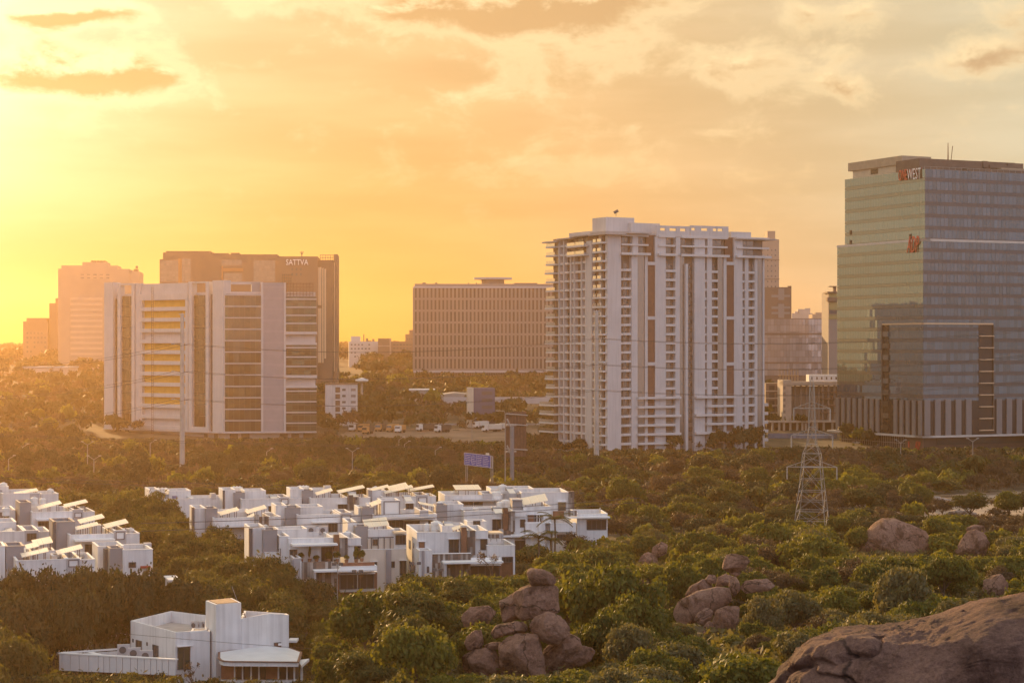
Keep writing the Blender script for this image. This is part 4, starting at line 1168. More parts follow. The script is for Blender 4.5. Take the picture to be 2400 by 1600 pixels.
    m.add(vs, [(0, 1, 4, 3), (1, 2, 5, 4), (6, 7, 1, 0), (7, 8, 2, 1), (3, 4, 10, 9), (4, 5, 11, 10), (6, 0, 3, 9), (2, 8, 11, 5)]); m.build('shed_roof', W, root)
    m = MB(); 
    for i in range(6): m.fbox(f2, 3 + i * 2.4, 4.2 + i * 2.4, -.06, .05, zz[0] - 1, zz[0] + .8)
    m.build('shed_openings', DGREY, root, kind='stuff')
    root = thing('small_white_shed', 'small white flat roofed shed on the slope above the trees', 'warehouse', P(985, 915, 930))
    m = MB(); f3, u1, z0 = block_px(m, 960, 1016, 914, 930, 10, CAMZ - 26); m.build('wall', W, root)
    m = MB(); m.fbox(f3, -.4, u1 + .4, -.4, 10.4, f3.Z(914, 4), f3.Z(911.5, 4)); m.build('roof', WHITE2, root)
    # water tank with a round white dish top
    root = thing('saucer_water_tank', 'round white saucer-shaped water tank standing above hazy trees', 'water tank', P(848, 905, 880))
    c = P(848, 890, 880); m = MB(); ring = []
    m.tube([c + Vector((0, 0, -1.2)), c + Vector((0, 0, -.4)), c + Vector((0, 0, .2)), c + Vector((0, 0, .9))], [1.5, 2.9, 2.8, .5], 20); m.build('saucer', WHITE2, root)
    m = MB(); m.tube([c + Vector((0, 0, -9)), c + Vector((0, 0, -1.1))], .5, 8); m.build('stem', CONC, root)
    # low boundary walls
    for lab, x0, x1, y0, h, dd in (('pale boundary wall under the grid fronted office', 1040, 1290, 930, 2.0, 880), ('grey boundary wall behind the parked trucks', 985, 1265, 992, 2.2, 805), ('white boundary wall below the striped office', 585, 600, 1065, 2, 640)):
        a, b_ = P(x0, y0, dd), P(x1, y0, dd); root = MB(); root.box(a.x, b_.x, dd, dd + .4, a.z - h - 1, a.z)
        o = root.build('boundary_wall', LGREY, None, org=Vector((a.x, dd, a.z - h - 1))); tag(o, lab, 'wall')
small_blocks()

def right_background():
    # slim tower behind the apartment tower
    root = thing('slim_brown_tower', 'slim hazy tower with a notched top right behind the apartment tower', 'office tower', P(1808, 850, 1150))
    m = MB(); fr, u1, z0 = block_px(m, 1760, 1826, 561, 1150, 25, CAMZ - 20); m.fbox(fr, fr.U(1800), fr.U(1818), 2, 14, fr.Z(562, 5), fr.Z(541, 5)); m.build('tower_wall', TANW, root)
    bands(root, fr, fr.U(1790), fr.U(1827), fr.Z(700, 5), fr.Z(565, 5), 3, .04, TAND, 'floor_line')
    grid_windows(root, fr, fr.U(1795), fr.U(1822), fr.Z(690, 5), fr.Z(580, 5), 3, 9, .35, .3, FARW, 'window', -.02, .3)
    root = thing('checkered_tower', 'hazy block with staggered light and dark window panels beside the apartment tower', 'office building', P(1828, 850, 1120))
    m = MB(); fr, u1, z0 = block_px(m, 1780, 1855, 673, 1120, 25, CAMZ - 20); m.fbox(fr, fr.U(1848), fr.U(1855), 0, 4, fr.Z(674, 5), fr.Z(670, 5)); m.build('tower_wall', TAND, root)
    for a, e, y0, y1 in ((1824, 1838, 676, 703), (1824, 1838, 712, 745), (1808, 1824, 691, 697), (1838, 1852, 691, 696), (1808, 1824, 718, 724), (1838, 1852, 718, 723), (1808, 1824, 731, 736), (1838, 1852, 731, 736)):
        m = MB(); m.fbox(fr, fr.U(a), fr.U(e), -.2, .1, fr.Z(y1, 5), fr.Z(y0, 5)); m.build('pale_panel', GREYT, root)
    # wide mauve glass office
    d = 960.0
    fr = frame_px(1770, d, (1, .03)); U = fr.U; Z = lambda py: fr.Z(py, U(1880))
    root = thing('mauve_glass_office', 'wide mauve glass office between the apartment tower and the green tower', 'office building', fr.w(U(1880), 5, CAMZ - 32))
    MG = glass('mauve_office_glass', (0.36, 0.30, 0.285), (.72, .62, .58), .2, .08, .2)
    m = MB(); m.fbox(fr, 0, U(1990), .4, 40, CAMZ - 34, Z(746)); m.build('core_wall', TAND, root)
    nc, nr = 30, 9
    w = U(1990) / nc; h = (Z(747) - Z(880)) / nr
    me = local_box('glass_pane', w - .08, .08, h - .12, MG); rnd = random.Random(4)
    for i in range(nc):
        for j in range(nr): piece('glass_pane', me, root, fr.w((i + .5) * w, .1, Z(880) + j * h), fr.rz + rnd.gauss(0, .02), rnd.gauss(0, .012))
    m = MB(); m.fbox(fr, U(1938), U(1990), -.3, .05, Z(778), Z(748)); m.build('brown_corner', BROWN, root)
    m = MB(); m.fbox(fr, 0, U(1990), -.2, .1, Z(784), Z(780)); m.fbox(fr, 0, U(1990), -.2, .1, Z(851), Z(848)); m.build('floor_line', TAND, root, kind='stuff')
    sg = thing('small_wall_sign', 'single white letter on the brown corner beside the green tower', 'sign', fr.w(U(1953), -.5, Z(774)))
    put_text('letter', 'a', fr, U(1953), Z(773), -.45, 1.4, .15, WHITE2, sg, height=1.9)
    # slab ended tower peeping out beside the green tower
    root = thing('banded_narrow_tower', 'narrow tower with green glass and dark bands peeping from behind the green tower', 'office tower', P(1950, 850, 900))
    m = MB(); f2, u1, z0 = block_px(m, 1942, 1990, 684, 900, 20, CAMZ - 34); m.build('tower_wall', GREYT, root)
    PG = glass('pale_green_glass', (.22, .26, .15), (.8, .8, .6), .3, .08, .2)
    for y0, y1, mat in ((688, 697, PG), (698, 706, DGREY), (709, 726, PG), (727, 735, DGREY), (737, 748, PG)):
        m = MB(); m.fbox(f2, f2.U(1943), f2.U(1988), -.2, .1, f2.Z(y1, 5), f2.Z(y0, 5)); m.build('facade_band', mat, root)
    m = MB(); m.fbox(f2, f2.U(1938), f2.U(1960), -2, 10, f2.Z(687, 5), f2.Z(684, 5) + .1); m.fbox(f2, f2.U(1938), f2.U(1960), -1.6, 3, f2.Z(706, 5), f2.Z(697, 5)); m.fbox(f2, f2.U(1955), f2.U(1962), 2, 4, f2.Z(684, 5), f2.Z(671, 5)); m.fbox(f2, f2.U(1945), f2.U(1962), 1, 5, f2.Z(672, 5), f2.Z(670, 5)); m.build('roof_slabs', TAND, root, kind='stuff')
    # far roofs on the skyline
    root = thing('far_roofs_block', 'pale far apartment roofs on the skyline behind the mauve office', 'building', P(1885, 750, 1700))
    m = MB(); f2, u1, z0 = block_px(m, 1856, 1905, 734, 1700, 20, CAMZ - 12)
    for a, e, y in ((1864, 1874, 730), (1875, 1886, 736), (1888, 1900, 722), (1871, 1888, 724)): m.fbox(f2, f2.U(a), f2.U(e), 2, 10, z0, f2.Z(y, 5))
    m.build('wall', paint('far_pink_render', (.5, .42, .36), .8, .05, .1), root)
    root = thing('far_ridge_block', 'low far block on the skyline close to the green tower', 'building', P(1920, 750, 1650))
    m = MB(); f2, u1, z0 = block_px(m, 1904, 1945, 736, 1650, 20, CAMZ - 12); m.fbox(f2, f2.U(1912), f2.U(1930), 2, 9, z0, f2.Z(732, 5)); m.build('wall', TANW, root)
    # construction site
    d = 775.0
    fr = frame_px(1835, d, (1, .08)); U = fr.U; Z = lambda py: fr.Z(py, U(1895))
    CS = paint('pale_site_concrete', (.52, .44, .37), .85, .12, .5)
    root = thing('construction_block', 'half built concrete block with bare columns and a pale sunlit shaft', 'building under construction', fr.w(U(1895), 3, CAMZ - 36))
    m = MB(); m.fbox(fr, 0, U(1855), 0, 10, Z(985), Z(890)); m.build('lift_shaft', CS, root)  # the shaft's sunlit side is put into this pale concrete colour
    for i in range(6): m = MB(); m.fbox(fr, U(1836), U(1841), -.06, .05, Z(912 + i * 14), Z(905 + i * 14)); m.build('shaft_opening', GREYT, root)
    m = MB(); m.fbox(fr, U(1855), U(1990), 3, 14, Z(990), Z(905)); m.build('back_wall', paint('screened_wall', (.30, .25, .21), .9, .15, .4), root)
    m = MB(); m.fbox(fr, 0, U(1990), -.2, 6, Z(902), Z(894)); m.build('floor_slab', CS, root)
    col = local_box('column', .7, .6, Z(898) - Z(985), GREYT)
    for px in (1866, 1880, 1893, 1907, 1922): piece('column', col, root, fr.w(U(px), 1.5, Z(985)), fr.rz)
    for y in (917, 933, 949, 966): m = MB(); m.fbox(fr, U(1925), U(1990), .2, 3, Z(y + 3), Z(y)); m.build('floor_slab', TAND, root)
    for px in (1930, 1943, 1957): piece('column', col, root, fr.w(U(px), .5, Z(985)), fr.rz)
    for y in (985, 1018): m = MB(); m.fbox(fr, U(1800), U(1990), -4, 3, Z(y + 4), Z(y)); m.build('floor_slab', CS, root)
    c2 = local_box('column', .8, .6, Z(985) - Z(1045), CS)
    for px in (1806, 1822, 1833, 1848, 1864, 1876, 1884, 1900, 1910, 1926, 1946): piece('column', c2, root, fr.w(U(px), -3.6, Z(1045)), fr.rz)
    m = MB(); m.fbox(fr, U(1800), U(1990), 3, 4, Z(1050), Z(988)); m.build('back_wall', TAND, root)
    m = MB()
    for px in range(1832, 1876, 7): m.bar(fr.w(U(px), 3, Z(892)), fr.w(U(px), 3, Z(864)), .15)
    for y in (866, 880): m.bar(fr.w(U(1828), 3, Z(y)), fr.w(U(1876), 3, Z(y)), .18)
    m.build('scaffold', paint('warm_scaffold_timber', (.45, .30, .17), .8, .1, 1), root)
    root = thing('site_cabin_block', 'white flat roofed site block on top of the construction site', 'building', P(1935, 880, 800))
    m = MB(); f2, u1, z0 = block_px(m, 1896, 1990, 878, 800, 8, P(1900, 896, 800).z); m.build('wall', WHITE, root)
    grid_windows(root, f2, f2.U(1898), f2.U(1988), f2.Z(892, 3), f2.Z(880, 3), 8, 1, .3, .5, FARW, 'window', -.02, .2)
    root = thing('brown_framed_block', 'unfinished brown concrete frame beside the apartment tower', 'building under construction', P(1812, 985, 790))
    m = MB(); f2, u1, z0 = block_px(m, 1795, 1838, 898, 790, 12, CAMZ - 37); m.build('wall', TAND, root)
    grid_windows(root, f2, f2.U(1800), f2.U(1836), f2.Z(985, 3), f2.Z(900, 3), 2, 5, .7, .6, paint('dark_opening', (.05, .04, .035), .9, .1, 1), 'opening', -.03, .2)
    bands(root, f2, 0, u1, f2.Z(985, 3), f2.Z(900, 3), 5, .12, CS, 'floor_slab', -.2, .3)
    # blue hoarding along the site
    a = P(1800, 1042, 735); b_ = P(1962, 1042, 735)
    root = thing('site_hoarding', 'blue corrugated hoarding in front of the construction site', 'fence', (a.x, 735, a.z - 2.5))
    nb = 22; w = (b_.x - a.x) / nb; me = local_box('panel', w - .04, .08, 2.6, paint('blue_sheet', (.13, .20, .30), .6, .1, .8, objvar=.25))
    for i in range(nb): piece('panel', me, root, (a.x + (i + .5) * w, 735 + (i % 2) * .05, gz(a.x + i * w, 735) - .7))
right_background()
# ================================================================== VILLAS
SOLAR = paint('sky_glint_solar_sheet', (0.82, 0.74, 0.60), 0.28, 0.05, 0.8, spec=.8)  # sun and sky glint on the panels, put into a cream colour
GP2 = paint('grey_flat_cladding', (0.27, 0.27, 0.285), 0.7, 0.05, 0.4)
STRIP = [paint('weathered_plank_' + n, c, .8, .2, 1.0) for n, c in (('dark', (.10, .09, .085)), ('grey', (.24, .225, .21)), ('light', (.38, .36, .34)), ('brown', (.17, .13, .11)))]
TREATED = paint('dark_glazed_opening', (0.045, 0.038, 0.034), .3, .2, .7)
REDC = paint('red_cloth', (.35, .05, .04), .8, .1, 1)
VGROUND = {}
FOOT = []
PROT = []          # seen regions that planting must not cover: (x0, y0, x1, y1, depth)
class Villa:
    def __init__(s, name, label, x0, x1, ytop, d=None, rot=None, desc=None):
        s.d = d or (26.6 * F / (ytop - HOR))
        az = math.degrees(math.atan((x0 - 1200) / F))
        th = R(7 - az) if rot is None else R(rot)
        s.fr = frame_px(x0, s.d, (math.cos(th), math.sin(th)))
        s.zg = gz(s.fr.o.x, s.fr.o.y) - 1.5
        s.root = thing('villa', label, 'house', (s.fr.o.x, s.fr.o.y, s.zg), 'white villas of the gated colony')
        s.desc = desc
        s.x0, s.x1 = x0, x1
        u1 = s.fr.U(x1)
        for k in range(4):
            for nn in (1, 6, 11): q = s.fr.w(u1 * k / 3, nn, 0); FOOT.append((q[0], q[1], 5.0))
    def U(s, px, n=0): return s.fr.U(px, n)
    def Z(s, py, px=None, n=0): return s.fr.Z(py, s.fr.U(px if px is not None else s.x0, n), n)
    def block(s, x0, x1, y0, y1=None, n0=0.0, n1=10.0, mat=WHITE, name='wall', par=.85):
        """walled block with sunken roof; px columns on its own front plane"""
        fr = s.fr; u0, u1 = fr.U(x0, n0), fr.U(x1, n0)
        z1 = fr.Z(y0, (u0 + u1) / 2, n0); z0 = s.zg if y1 is None else fr.Z(y1, (u0 + u1) / 2, n0)
        m = MB(); poly = [fr.w(u0, n0, 0)[:2], fr.w(u1, n0, 0)[:2], fr.w(u1, n1, 0)[:2], fr.w(u0, n1, 0)[:2]]
        parapet_block(m, poly, z0, z1, .22, min(par, (z1 - z0) * .8), 0, 1)
        m.build(name, [mat, ROOFC], s.root)
        # coping, slightly proud, catches the low sun
        c = MB(); q = inset(poly, .26); o = inset(poly, -.04); k = len(poly)
        vs = [(p[0], p[1], z1 + dz) for dz in (.004, .07) for p in o] + [(p[0], p[1], z1 + dz) for dz in (.004, .07) for p in q]
        fs = []
        for i in range(k):
            j = (i + 1) % k
            fs += [(i, j, k + j, k + i), (k + i, k + j, 3 * k + j, 3 * k + i), (3 * k + i, 3 * k + j, 2 * k + j, 2 * k + i), (j, i, 2 * k + i, 2 * k + j)]
        c.add(vs, fs); c.build('coping', WHITE2 if mat is not GP2 else GP2, s.root)
        return u0, u1, z0, z1
    def box(s, x0, x1, y0, y1, n0, n1, mat, name):
        fr = s.fr; u0, u1 = fr.U(x0, n0), fr.U(x1, n0); um = (u0 + u1) / 2
        m = MB(); m.fbox(fr, u0, u1, n0, n1, s.zg if y1 is None else fr.Z(y1, um, n0), fr.Z(y0, um, n0)); return m.build(name, mat, s.root)
    def win(s, x0, x1, y0, y1, n0=0.0, mat=WGLASS, bars=1, side=False):
        fr = s.fr; u0, u1 = fr.U(x0, n0), fr.U(x1, n0); um = (u0 + u1) / 2
        z1, z0 = fr.Z(y0, um, n0), fr.Z(y1, um, n0)
        g = MB(); g.fbox(fr, u0, u1, n0 - .03, n0 + .05, z0, z1); w = g.build('window', mat, s.root)
        f = MB(); t = .09
        f.fbox(fr, u0 - t, u0, n0 - .10, n0 + .05, z0 - t, z1 + t); f.fbox(fr, u1, u1 + t, n0 - .10, n0 + .05, z0 - t, z1 + t)
        f.fbox(fr, u0, u1, n0 - .10, n0 + .05, z1, z1 + t); f.fbox(fr, u0, u1, n0 - .10, n0 + .05, z0 - t, z0)
        for i in range(bars): uu = u0 + (u1 - u0) * (i + 1) / (bars + 1); f.fbox(fr, uu - .04, uu + .04, n0 - .08, n0 - .035, z0, z1)
        f.build('frame', DGREY, w)
        if z1 - z0 > 1.0:
            f = MB(); f.fbox(fr, u0 - .2, u1 + .2, n0 - .45, n0, z1 + t + .02, z1 + t + .10); f.build('hood', WHITE2, w)
    def sidewin(s, n, w, y0, y1, x=None, n_base=0.0):
        """small window on the left flank at depth n behind the front"""
        fr = s.fr; u = fr.U(x if x is not None else s.x0, n_base)
        z1, z0 = fr.Z(y0, u, n), fr.Z(y1, u, n)
        m = MB(); m.fbox(fr, u - .05, u + .05, n - w / 2, n + w / 2, z0, z1); m.build('window', WGLASS, s.root)
    def planks(s, x0, x1, y0, y1, n0, t, name='slatted_fin', wd=.34, seed=1, mats=None):
        fr = s.fr; u0, u1 = fr.U(x0, n0), fr.U(x1, n0); um = (u0 + u1) / 2; z1, z0 = fr.Z(y0, um, n0), s.zg if y1 is None else fr.Z(y1, um, n0)
        rnd = random.Random(seed); fin = MB(); fin.fbox(fr, u0, u1, n0 + .05, n0 + t, z0, z1); f = fin.build(name, STRIP[0], s.root)
        k = max(2, round((u1 - u0) / wd)); w = (u1 - u0) / k
        me = {}
        for i in range(k):
            zz = z0
            while zz < z1 - .05:
                hh = min(z1 - zz, rnd.choice((1.2, 1.9, 2.6))); mi = rnd.randrange(4)
                if z1 - zz - hh < .4: hh = z1 - zz
                key = (round(hh, 2), mi)
                if key not in me: me[key] = local_box('plank', w - .03, .05, hh - .02, STRIP[mi])
                piece('plank', me[key], f, fr.w(u0 + (i + .5) * w, n0, zz), fr.rz); zz += hh
        return f
    def solar(s, xl, xr, yl, yr, n=3.0, dep=2.6, tilt=.09):
        """sloping solar canopy on thin posts"""
        fr = s.fr; u0, u1 = fr.U(xl, n), fr.U(xr, n); z0, z1 = fr.Z(yl, u0, n), fr.Z(yr, u1, n); t = .07; up = dep * tilt
        c = [fr.w(u0, n, z0), fr.w(u1, n, z1), fr.w(u1, n + dep, z1 + up), fr.w(u0, n + dep, z0 + up)]
        m = MB(); m.hexa([(*p[:2], p[2] - t) for p in c] + c); r = thing_part(s.root, m, 'solar_canopy', SOLAR)
        b = MB(); k = max(2, int((u1 - u0) / 1.05))
        for i in range(k + 1):
            f_ = i / k; a = Vector(c[0]).lerp(Vector(c[1]), f_); e = Vector(c[3]).lerp(Vector(c[2]), f_); b.bar(a + Vector((0, 0, .02)), e + Vector((0, 0, .02)), .025)
        b.build('panel_joint', LGREY, r)
        for f_ in (.12, .5, .88):
            for nn in (.25, dep - .3):
                uu = u0 + (u1 - u0) * f_; zz = z0 + (z1 - z0) * f_ + up * nn / dep - t
                p = Vector(fr.w(uu, n + nn, zz)); b = MB(); b.bar(p, p - Vector((0, 0, 2.4)), .045); b.build('post', RUST, r)
    def tower(s, x0, x1, y0, n0=4.0, n1=9.0, y1=None, flank=True):
        """the grey stair box every villa carries"""
        s.block(x0, x1, y0, y1, n0, n1, GP2, 'stair_tower', .3)
def thing_part(root, mb, name, mat):
    return mb.build(name, mat, root)

def tank(px, py, d, label, r=.62, h=1.25, grp='water tanks on villa roofs'):
    c = P(px, py, d); base = c - Vector((0, 0, h))
    t = thing('water_tank', label, 'water tank', base, grp)
    m = MB(); zs = (0, .08, .30, .34, .62, .66, .98, 1.0); m.tube([base + Vector((0, 0, h * z)) for z in zs] + [base + Vector((0, 0, h * 1.1))], [r, r, r, r * .94, r * .94, r, r, r * .85, r * .3], 14); m.build('drum', TANKP, t)
    m = MB(); m.tube([base + Vector((0, 0, h * 1.08)), base + Vector((0, 0, h * 1.18))], r * .3, 10); m.build('lid', LGREY, t)
def heater(px, py, d, label, ang=0.0):
    c = P(px, py, d); t = thing('solar_water_heater', label, 'solar heater', c - Vector((0, 0, 1.0)), 'solar water heaters on villa roofs')
    ca, sa = math.cos(ang), math.sin(ang); Rv = lambda x, y, z: c + Vector((x * ca - y * sa, x * sa + y * ca, z))
    m = MB(); m.tube([Rv(-.75, .5, -.25), Rv(-.7, .5, -.25), Rv(.7, .5, -.25), Rv(.75, .5, -.25)], [.2, .3, .3, .2], 12); m.build('cylinder_tank', METAL, t)
    m = MB(); q = [Rv(-.65, .3, -.2), Rv(.65, .3, -.2), Rv(.65, -.9, -.95), Rv(-.65, -.9, -.95)]; m.hexa([p - Vector((0, 0, .08)) for p in q] + q); m.build('collector', SOLAR, t)
    m = MB(); m.bar(Rv(-.6, .5, -.4), Rv(-.6, .5, -1.0), .03); m.bar(Rv(.6, .5, -.4), Rv(.6, .5, -1.0), .03); m.build('stand', METAL, t)
def ac_unit(p, rz, label, group=None, sc=1.0):
    t = thing('air_conditioner', label, 'air conditioner', p, group)
    fr = Frame((p[0], p[1]), (math.cos(rz), math.sin(rz))); z = p[2]
    m = MB(); m.fbox(fr, -.45 * sc, .45 * sc, 0, .35 * sc, z + .08, z + .08 + .75 * sc); m.build('casing', LGREY, t)
    m = MB(); c = Vector(fr.w(-.08 * sc, -.02, z + .08 + .38 * sc)); d = Vector(fr.w(-.08 * sc, -.06, z + .08 + .38 * sc)); m.tube([c, d], .25 * sc, 14); m.build('fan_grille', DGREY, t)
    m = MB(); m.fbox(fr, -.4 * sc, -.3 * sc, 0, .35 * sc, z, z + .08); m.fbox(fr, .3 * sc, .4 * sc, 0, .35 * sc, z, z + .08); m.build('feet', DGREY, t)

def villas():
    # ---------------- the far side row of the near colony (by the picture's edge)
    v = Villa('v', 'white villa with one solar canopy, farthest of the villas by the dark tree mass', 6, 92, 1155)
    v.block(6, 94, 1156, None, 0, 11); v.block(96, 137, 1157, None, 1, 9); v.solar(37, 90, 1159, 1149, 2, 3)
    v.block(-14, 20, 1140, None, 6, 12); v.tower(-20, 5, 1150, 4, 8); v.box(70, 92, 1156, 1180, -.1, 0.2, LGREY, 'grey_panel'); v.win(98, 106, 1172, 1182, 1)
    tank(8, 1132, 372, 'white water tank on the stair roof of the villa farthest back near the sun', .7, 1.3); tank(118, 1146, 372, 'white drum tank on the low wing of the villa with one solar canopy', .6, 1.2)
    v = Villa('v', 'white villa with two parallel solar canopies and a grey picture panel', 75, 170, 1198)
    v.block(75, 171, 1199, None, 0, 11); v.tower(46, 73, 1178, 2, 8); v.block(195, 222, 1199, None, .5, 9); v.block(171, 195, 1194, None, -.2, 8, LGREY, 'grey_bay', .5)
    v.win(176, 190, 1202, 1211, -.2, WHITE2, 0); v.solar(90, 145, 1193, 1179, 1.5, 3.0); v.solar(154, 206, 1188, 1176, 3.5, 3.0); v.win(90, 120, 1222, 1240, 0, TREATED, 3); v.box(86, 170, 1215, 1219, -1.4, 0, WHITE2, 'canopy')
    tank(80, 1166, 330, 'white water tank behind the grey stair box of the villa with two parallel canopies'); tank(100, 1168, 331, 'grey topped tank between the solar canopies', .55, 1.1)
    heater(188, 1186, 330, 'small solar heater with steel drum beside two parallel canopies', .3)
    v = Villa('v', 'small white roof block at the very edge behind the long white parapet', -40, 36, 1195, rot=19)
    v.block(-40, 36, 1196, None, 0, 9); v.tower(-30, -2, 1186, 3, 8); tank(14, 1190, 322, 'white tank on the small white roof block at the edge')
    v.box(-5, 8, 1200, 1222, -.2, .1, DGREY, 'dark_opening'); v.win(10, 20, 1206, 1218)
    v = Villa('v', 'white villa with a long plain parapet and a grey bay in its middle', -40, 117, 1246, rot=19)
    v.block(-40, 58, 1246, None, 0, 10); v.block(90, 117, 1246, None, .6, 9); v.block(58, 90, 1243, None, -.2, 8, LGREY, 'grey_bay', .5); v.block(-30, 38, 1224, None, 6, 13)
    v.solar(5, 30, 1252, 1243, 1.5, 2.2, .12); heater(24, 1238, 292, 'solar heater with a slanted collector on the long plain parapet villa', .4); v.win(64, 84, 1250, 1266, -.2, TREATED, 2)
    v = Villa('v', 'white villa with three solar canopies over the terrace and a tall grey stair box', 162, 268, 1252)
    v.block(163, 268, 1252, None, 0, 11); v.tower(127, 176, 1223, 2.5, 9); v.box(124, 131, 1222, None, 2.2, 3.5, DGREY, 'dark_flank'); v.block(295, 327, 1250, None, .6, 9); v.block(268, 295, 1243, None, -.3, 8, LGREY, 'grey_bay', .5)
    v.win(273, 290, 1247, 1262, -.3, WHITE2, 0); v.solar(179, 232, 1241, 1229, 1, 2.5); v.solar(188, 245, 1226, 1212, 4.5, 3.2); v.solar(248, 301, 1237, 1224, 2.5, 3.2)
    v.box(176, 270, 1264, 1268, -2.2, 0, WHITE2, 'canopy'); v.win(200, 235, 1275, 1300, 0, TREATED, 3); v.win(238, 262, 1275, 1300, 0, TREATED, 1); v.block(215, 240, 1232, 1252, 5, 8, WHITE, 'roof_room', .3)
    tank(160, 1216, 292, 'white tank on the tall grey stair box of the three canopy villa'); tank(306, 1238, 290, 'white drum tank beside the grey bay of the three canopy villa', .5, 1.0)
    v = Villa('v', 'white villa under four low solar canopies just above the dark tree mass', 37, 222, 1312, rot=18)
    v.block(38, 156, 1312, None, 0, 11); v.block(187, 222, 1311, None, .4, 9); v.block(156, 187, 1309, None, -.3, 8, LGREY, 'grey_bay', .5); v.win(162, 182, 1313, 1326, -.3, WHITE2, 0)
    v.tower(14, 56, 1280, 5, 10); v.block(-10, 12, 1280, None, 5, 11); v.block(70, 128, 1291, 1312, 6, 10, WHITE, 'roof_room', .4); v.block(121, 145, 1302, 1314, 2, 4.5, CREAM, 'roof_cabinet', .2)
    v.win(136, 142, 1307, 1313, 2, WGLASS, 0); v.solar(51, 114, 1305, 1291, 1, 2.6); v.solar(62, 92, 1286, 1279, 4.5, 3.0); v.solar(80, 124, 1279, 1270, 6.5, 4.2); v.solar(134, 194, 1299, 1284, 1.6, 2.8)
    heater(58, 1278, 262, 'solar heater behind the grey stair box of the four canopy villa', .5); tank(36, 1272, 262, 'white tank on the stair roof of the four canopy villa'); heater(180, 1299, 256, 'solar heater between the canopy and grey bay of the four canopy villa', -.2)
    v = Villa('v', 'plain white villa with an open sunken roof and a grey box on its flank', 258, 358, 1285)
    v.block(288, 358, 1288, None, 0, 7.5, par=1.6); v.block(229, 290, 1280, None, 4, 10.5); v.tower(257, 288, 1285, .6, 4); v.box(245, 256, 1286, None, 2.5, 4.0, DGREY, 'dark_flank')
    v.win(303, 317, 1318, 1328, 0, WGLASS, 0); v.box(330, 353, 1326, 1331, -.6, -.1, REDC, 'red_awning'); v.box(338, 355, 1272, 1284, 6.0, 7, LGREY, 'roof_cabinet')
    tank(262, 1272, 275, 'white tank on the flank box of the plain villa with a sunken roof'); tank(276, 1275, 276, 'second white tank beside the first on the plain sunken roof villa', .6, 1.1)
    v = Villa('v', 'low white gable wall poking out of the dark trees', 395, 426, 1360, d=264)
    v.block(398, 426, 1362, None, 0, 5, par=.3); v.box(395, 424, 1358, 1361, -.3, 5, WHITE2, 'sloping_cap')
    # ---------------- the middle colony, back row to front row
    v = Villa('v', 'white villa at the far corner with a grey stair box and small blue tank', 387, 475, 1168)
    v.block(387, 452, 1169, None, 0, 9); v.block(350, 374, 1148, None, 2, 9); v.tower(372, 396, 1159, 1.6, 6); v.block(396, 447, 1150, None, 6, 12); v.block(452, 525, 1166, None, 4, 10); v.box(405, 416, 1162, 1170, 3, 4, paint('blue_plastic', (.12, .15, .28), .5, .1, 1), 'blue_tank')
    v.win(453, 460, 1188, 1208, 3.9, WGLASS, 0); v.box(430, 452, 1218, 1224, -.5, 0, DGREY, 'dark_base'); v.sidewin(4, 1.2, 1176, 1186, 387)
    heater(471, 1161, 368, 'solar heater with a round drum on the far corner villa roof', .4)
    for px, k in ((371, 'first'), (380, 'second'), (388, 'third')): tank(px, 1144, 378, k + ' of three white tanks along the stair roof at the far corner', .55, 1.1)
    v.box(495, 506, 1156, 1170, 4, 6, LGREY, 'roof_cabinet')
    v = Villa('v', 'white villa with a slim grey flank strip and a water heater at its roof edge', 566, 655, 1168)
    v.block(566, 655, 1169, None, 0, 10); v.block(522, 552, 1148, None, 2.5, 9); v.tower(548, 574, 1155, 2, 6); v.block(573, 623, 1150, None, 6, 12); v.block(655, 678, 1165, None, -.2, 7, LGREY, 'grey_bay', .4); v.block(678, 707, 1168, None, .5, 9)
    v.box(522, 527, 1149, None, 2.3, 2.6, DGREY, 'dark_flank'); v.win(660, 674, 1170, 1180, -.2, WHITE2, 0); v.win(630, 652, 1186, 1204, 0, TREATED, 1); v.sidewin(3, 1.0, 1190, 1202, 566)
    for px, k in ((548, 'first'), (555, 'second'), (562, 'third')): tank(px, 1141, 370, k + ' of three tanks above the slim grey flank strip', .55, 1.1)
    heater(642, 1159, 352, 'solar heater with steel drum on the villa with the slim grey flank strip', .5)
    v = Villa('v', 'white villa with a low solar canopy in front of a long slanting one', 727, 815, 1166)
    v.block(727, 816, 1167, None, 0, 10); v.block(680, 712, 1146, None, 3, 9); v.tower(709, 734, 1150, 2, 6); v.block(732, 775, 1147, None, 6, 11); v.planks(815, 828, 1160, 1196, -.6, .7, seed=3); v.planks(829, 842, 1164, 1196, -.4, .5, seed=4); v.block(842, 868, 1166, None, .3, 8)
    v.solar(742, 780, 1160, 1149, 1, 3); v.solar(794, 855, 1155, 1142, 3, 3); v.win(793, 812, 1182, 1200, 0, TREATED, 2); v.box(760, 776, 1138, 1147, 8, 9.5, LGREY, 'roof_cabinet'); v.sidewin(3, 1.0, 1184, 1194, 727)
    for px, k in ((703, 'first'), (711, 'second'), (718, 'third')): tank(px, 1139, 372, k + ' of three tanks behind the long slanting canopy', .55, 1.1)
    heater(826, 1152, 355, 'solar heater under the long slanting canopy', .3)
    v = Villa('v', 'white villa with many overlapping solar canopies in the back row', 895, 975, 1163)
    v.block(895, 976, 1164, None, 0, 10); v.block(870, 905, 1150, None, 3, 10); v.tower(863, 872, 1150, 2, 5); v.block(976, 1003, 1160, None, -.2, 7, LGREY, 'grey_bay', .4); v.block(1003, 1022, 1163, None, .4, 8)
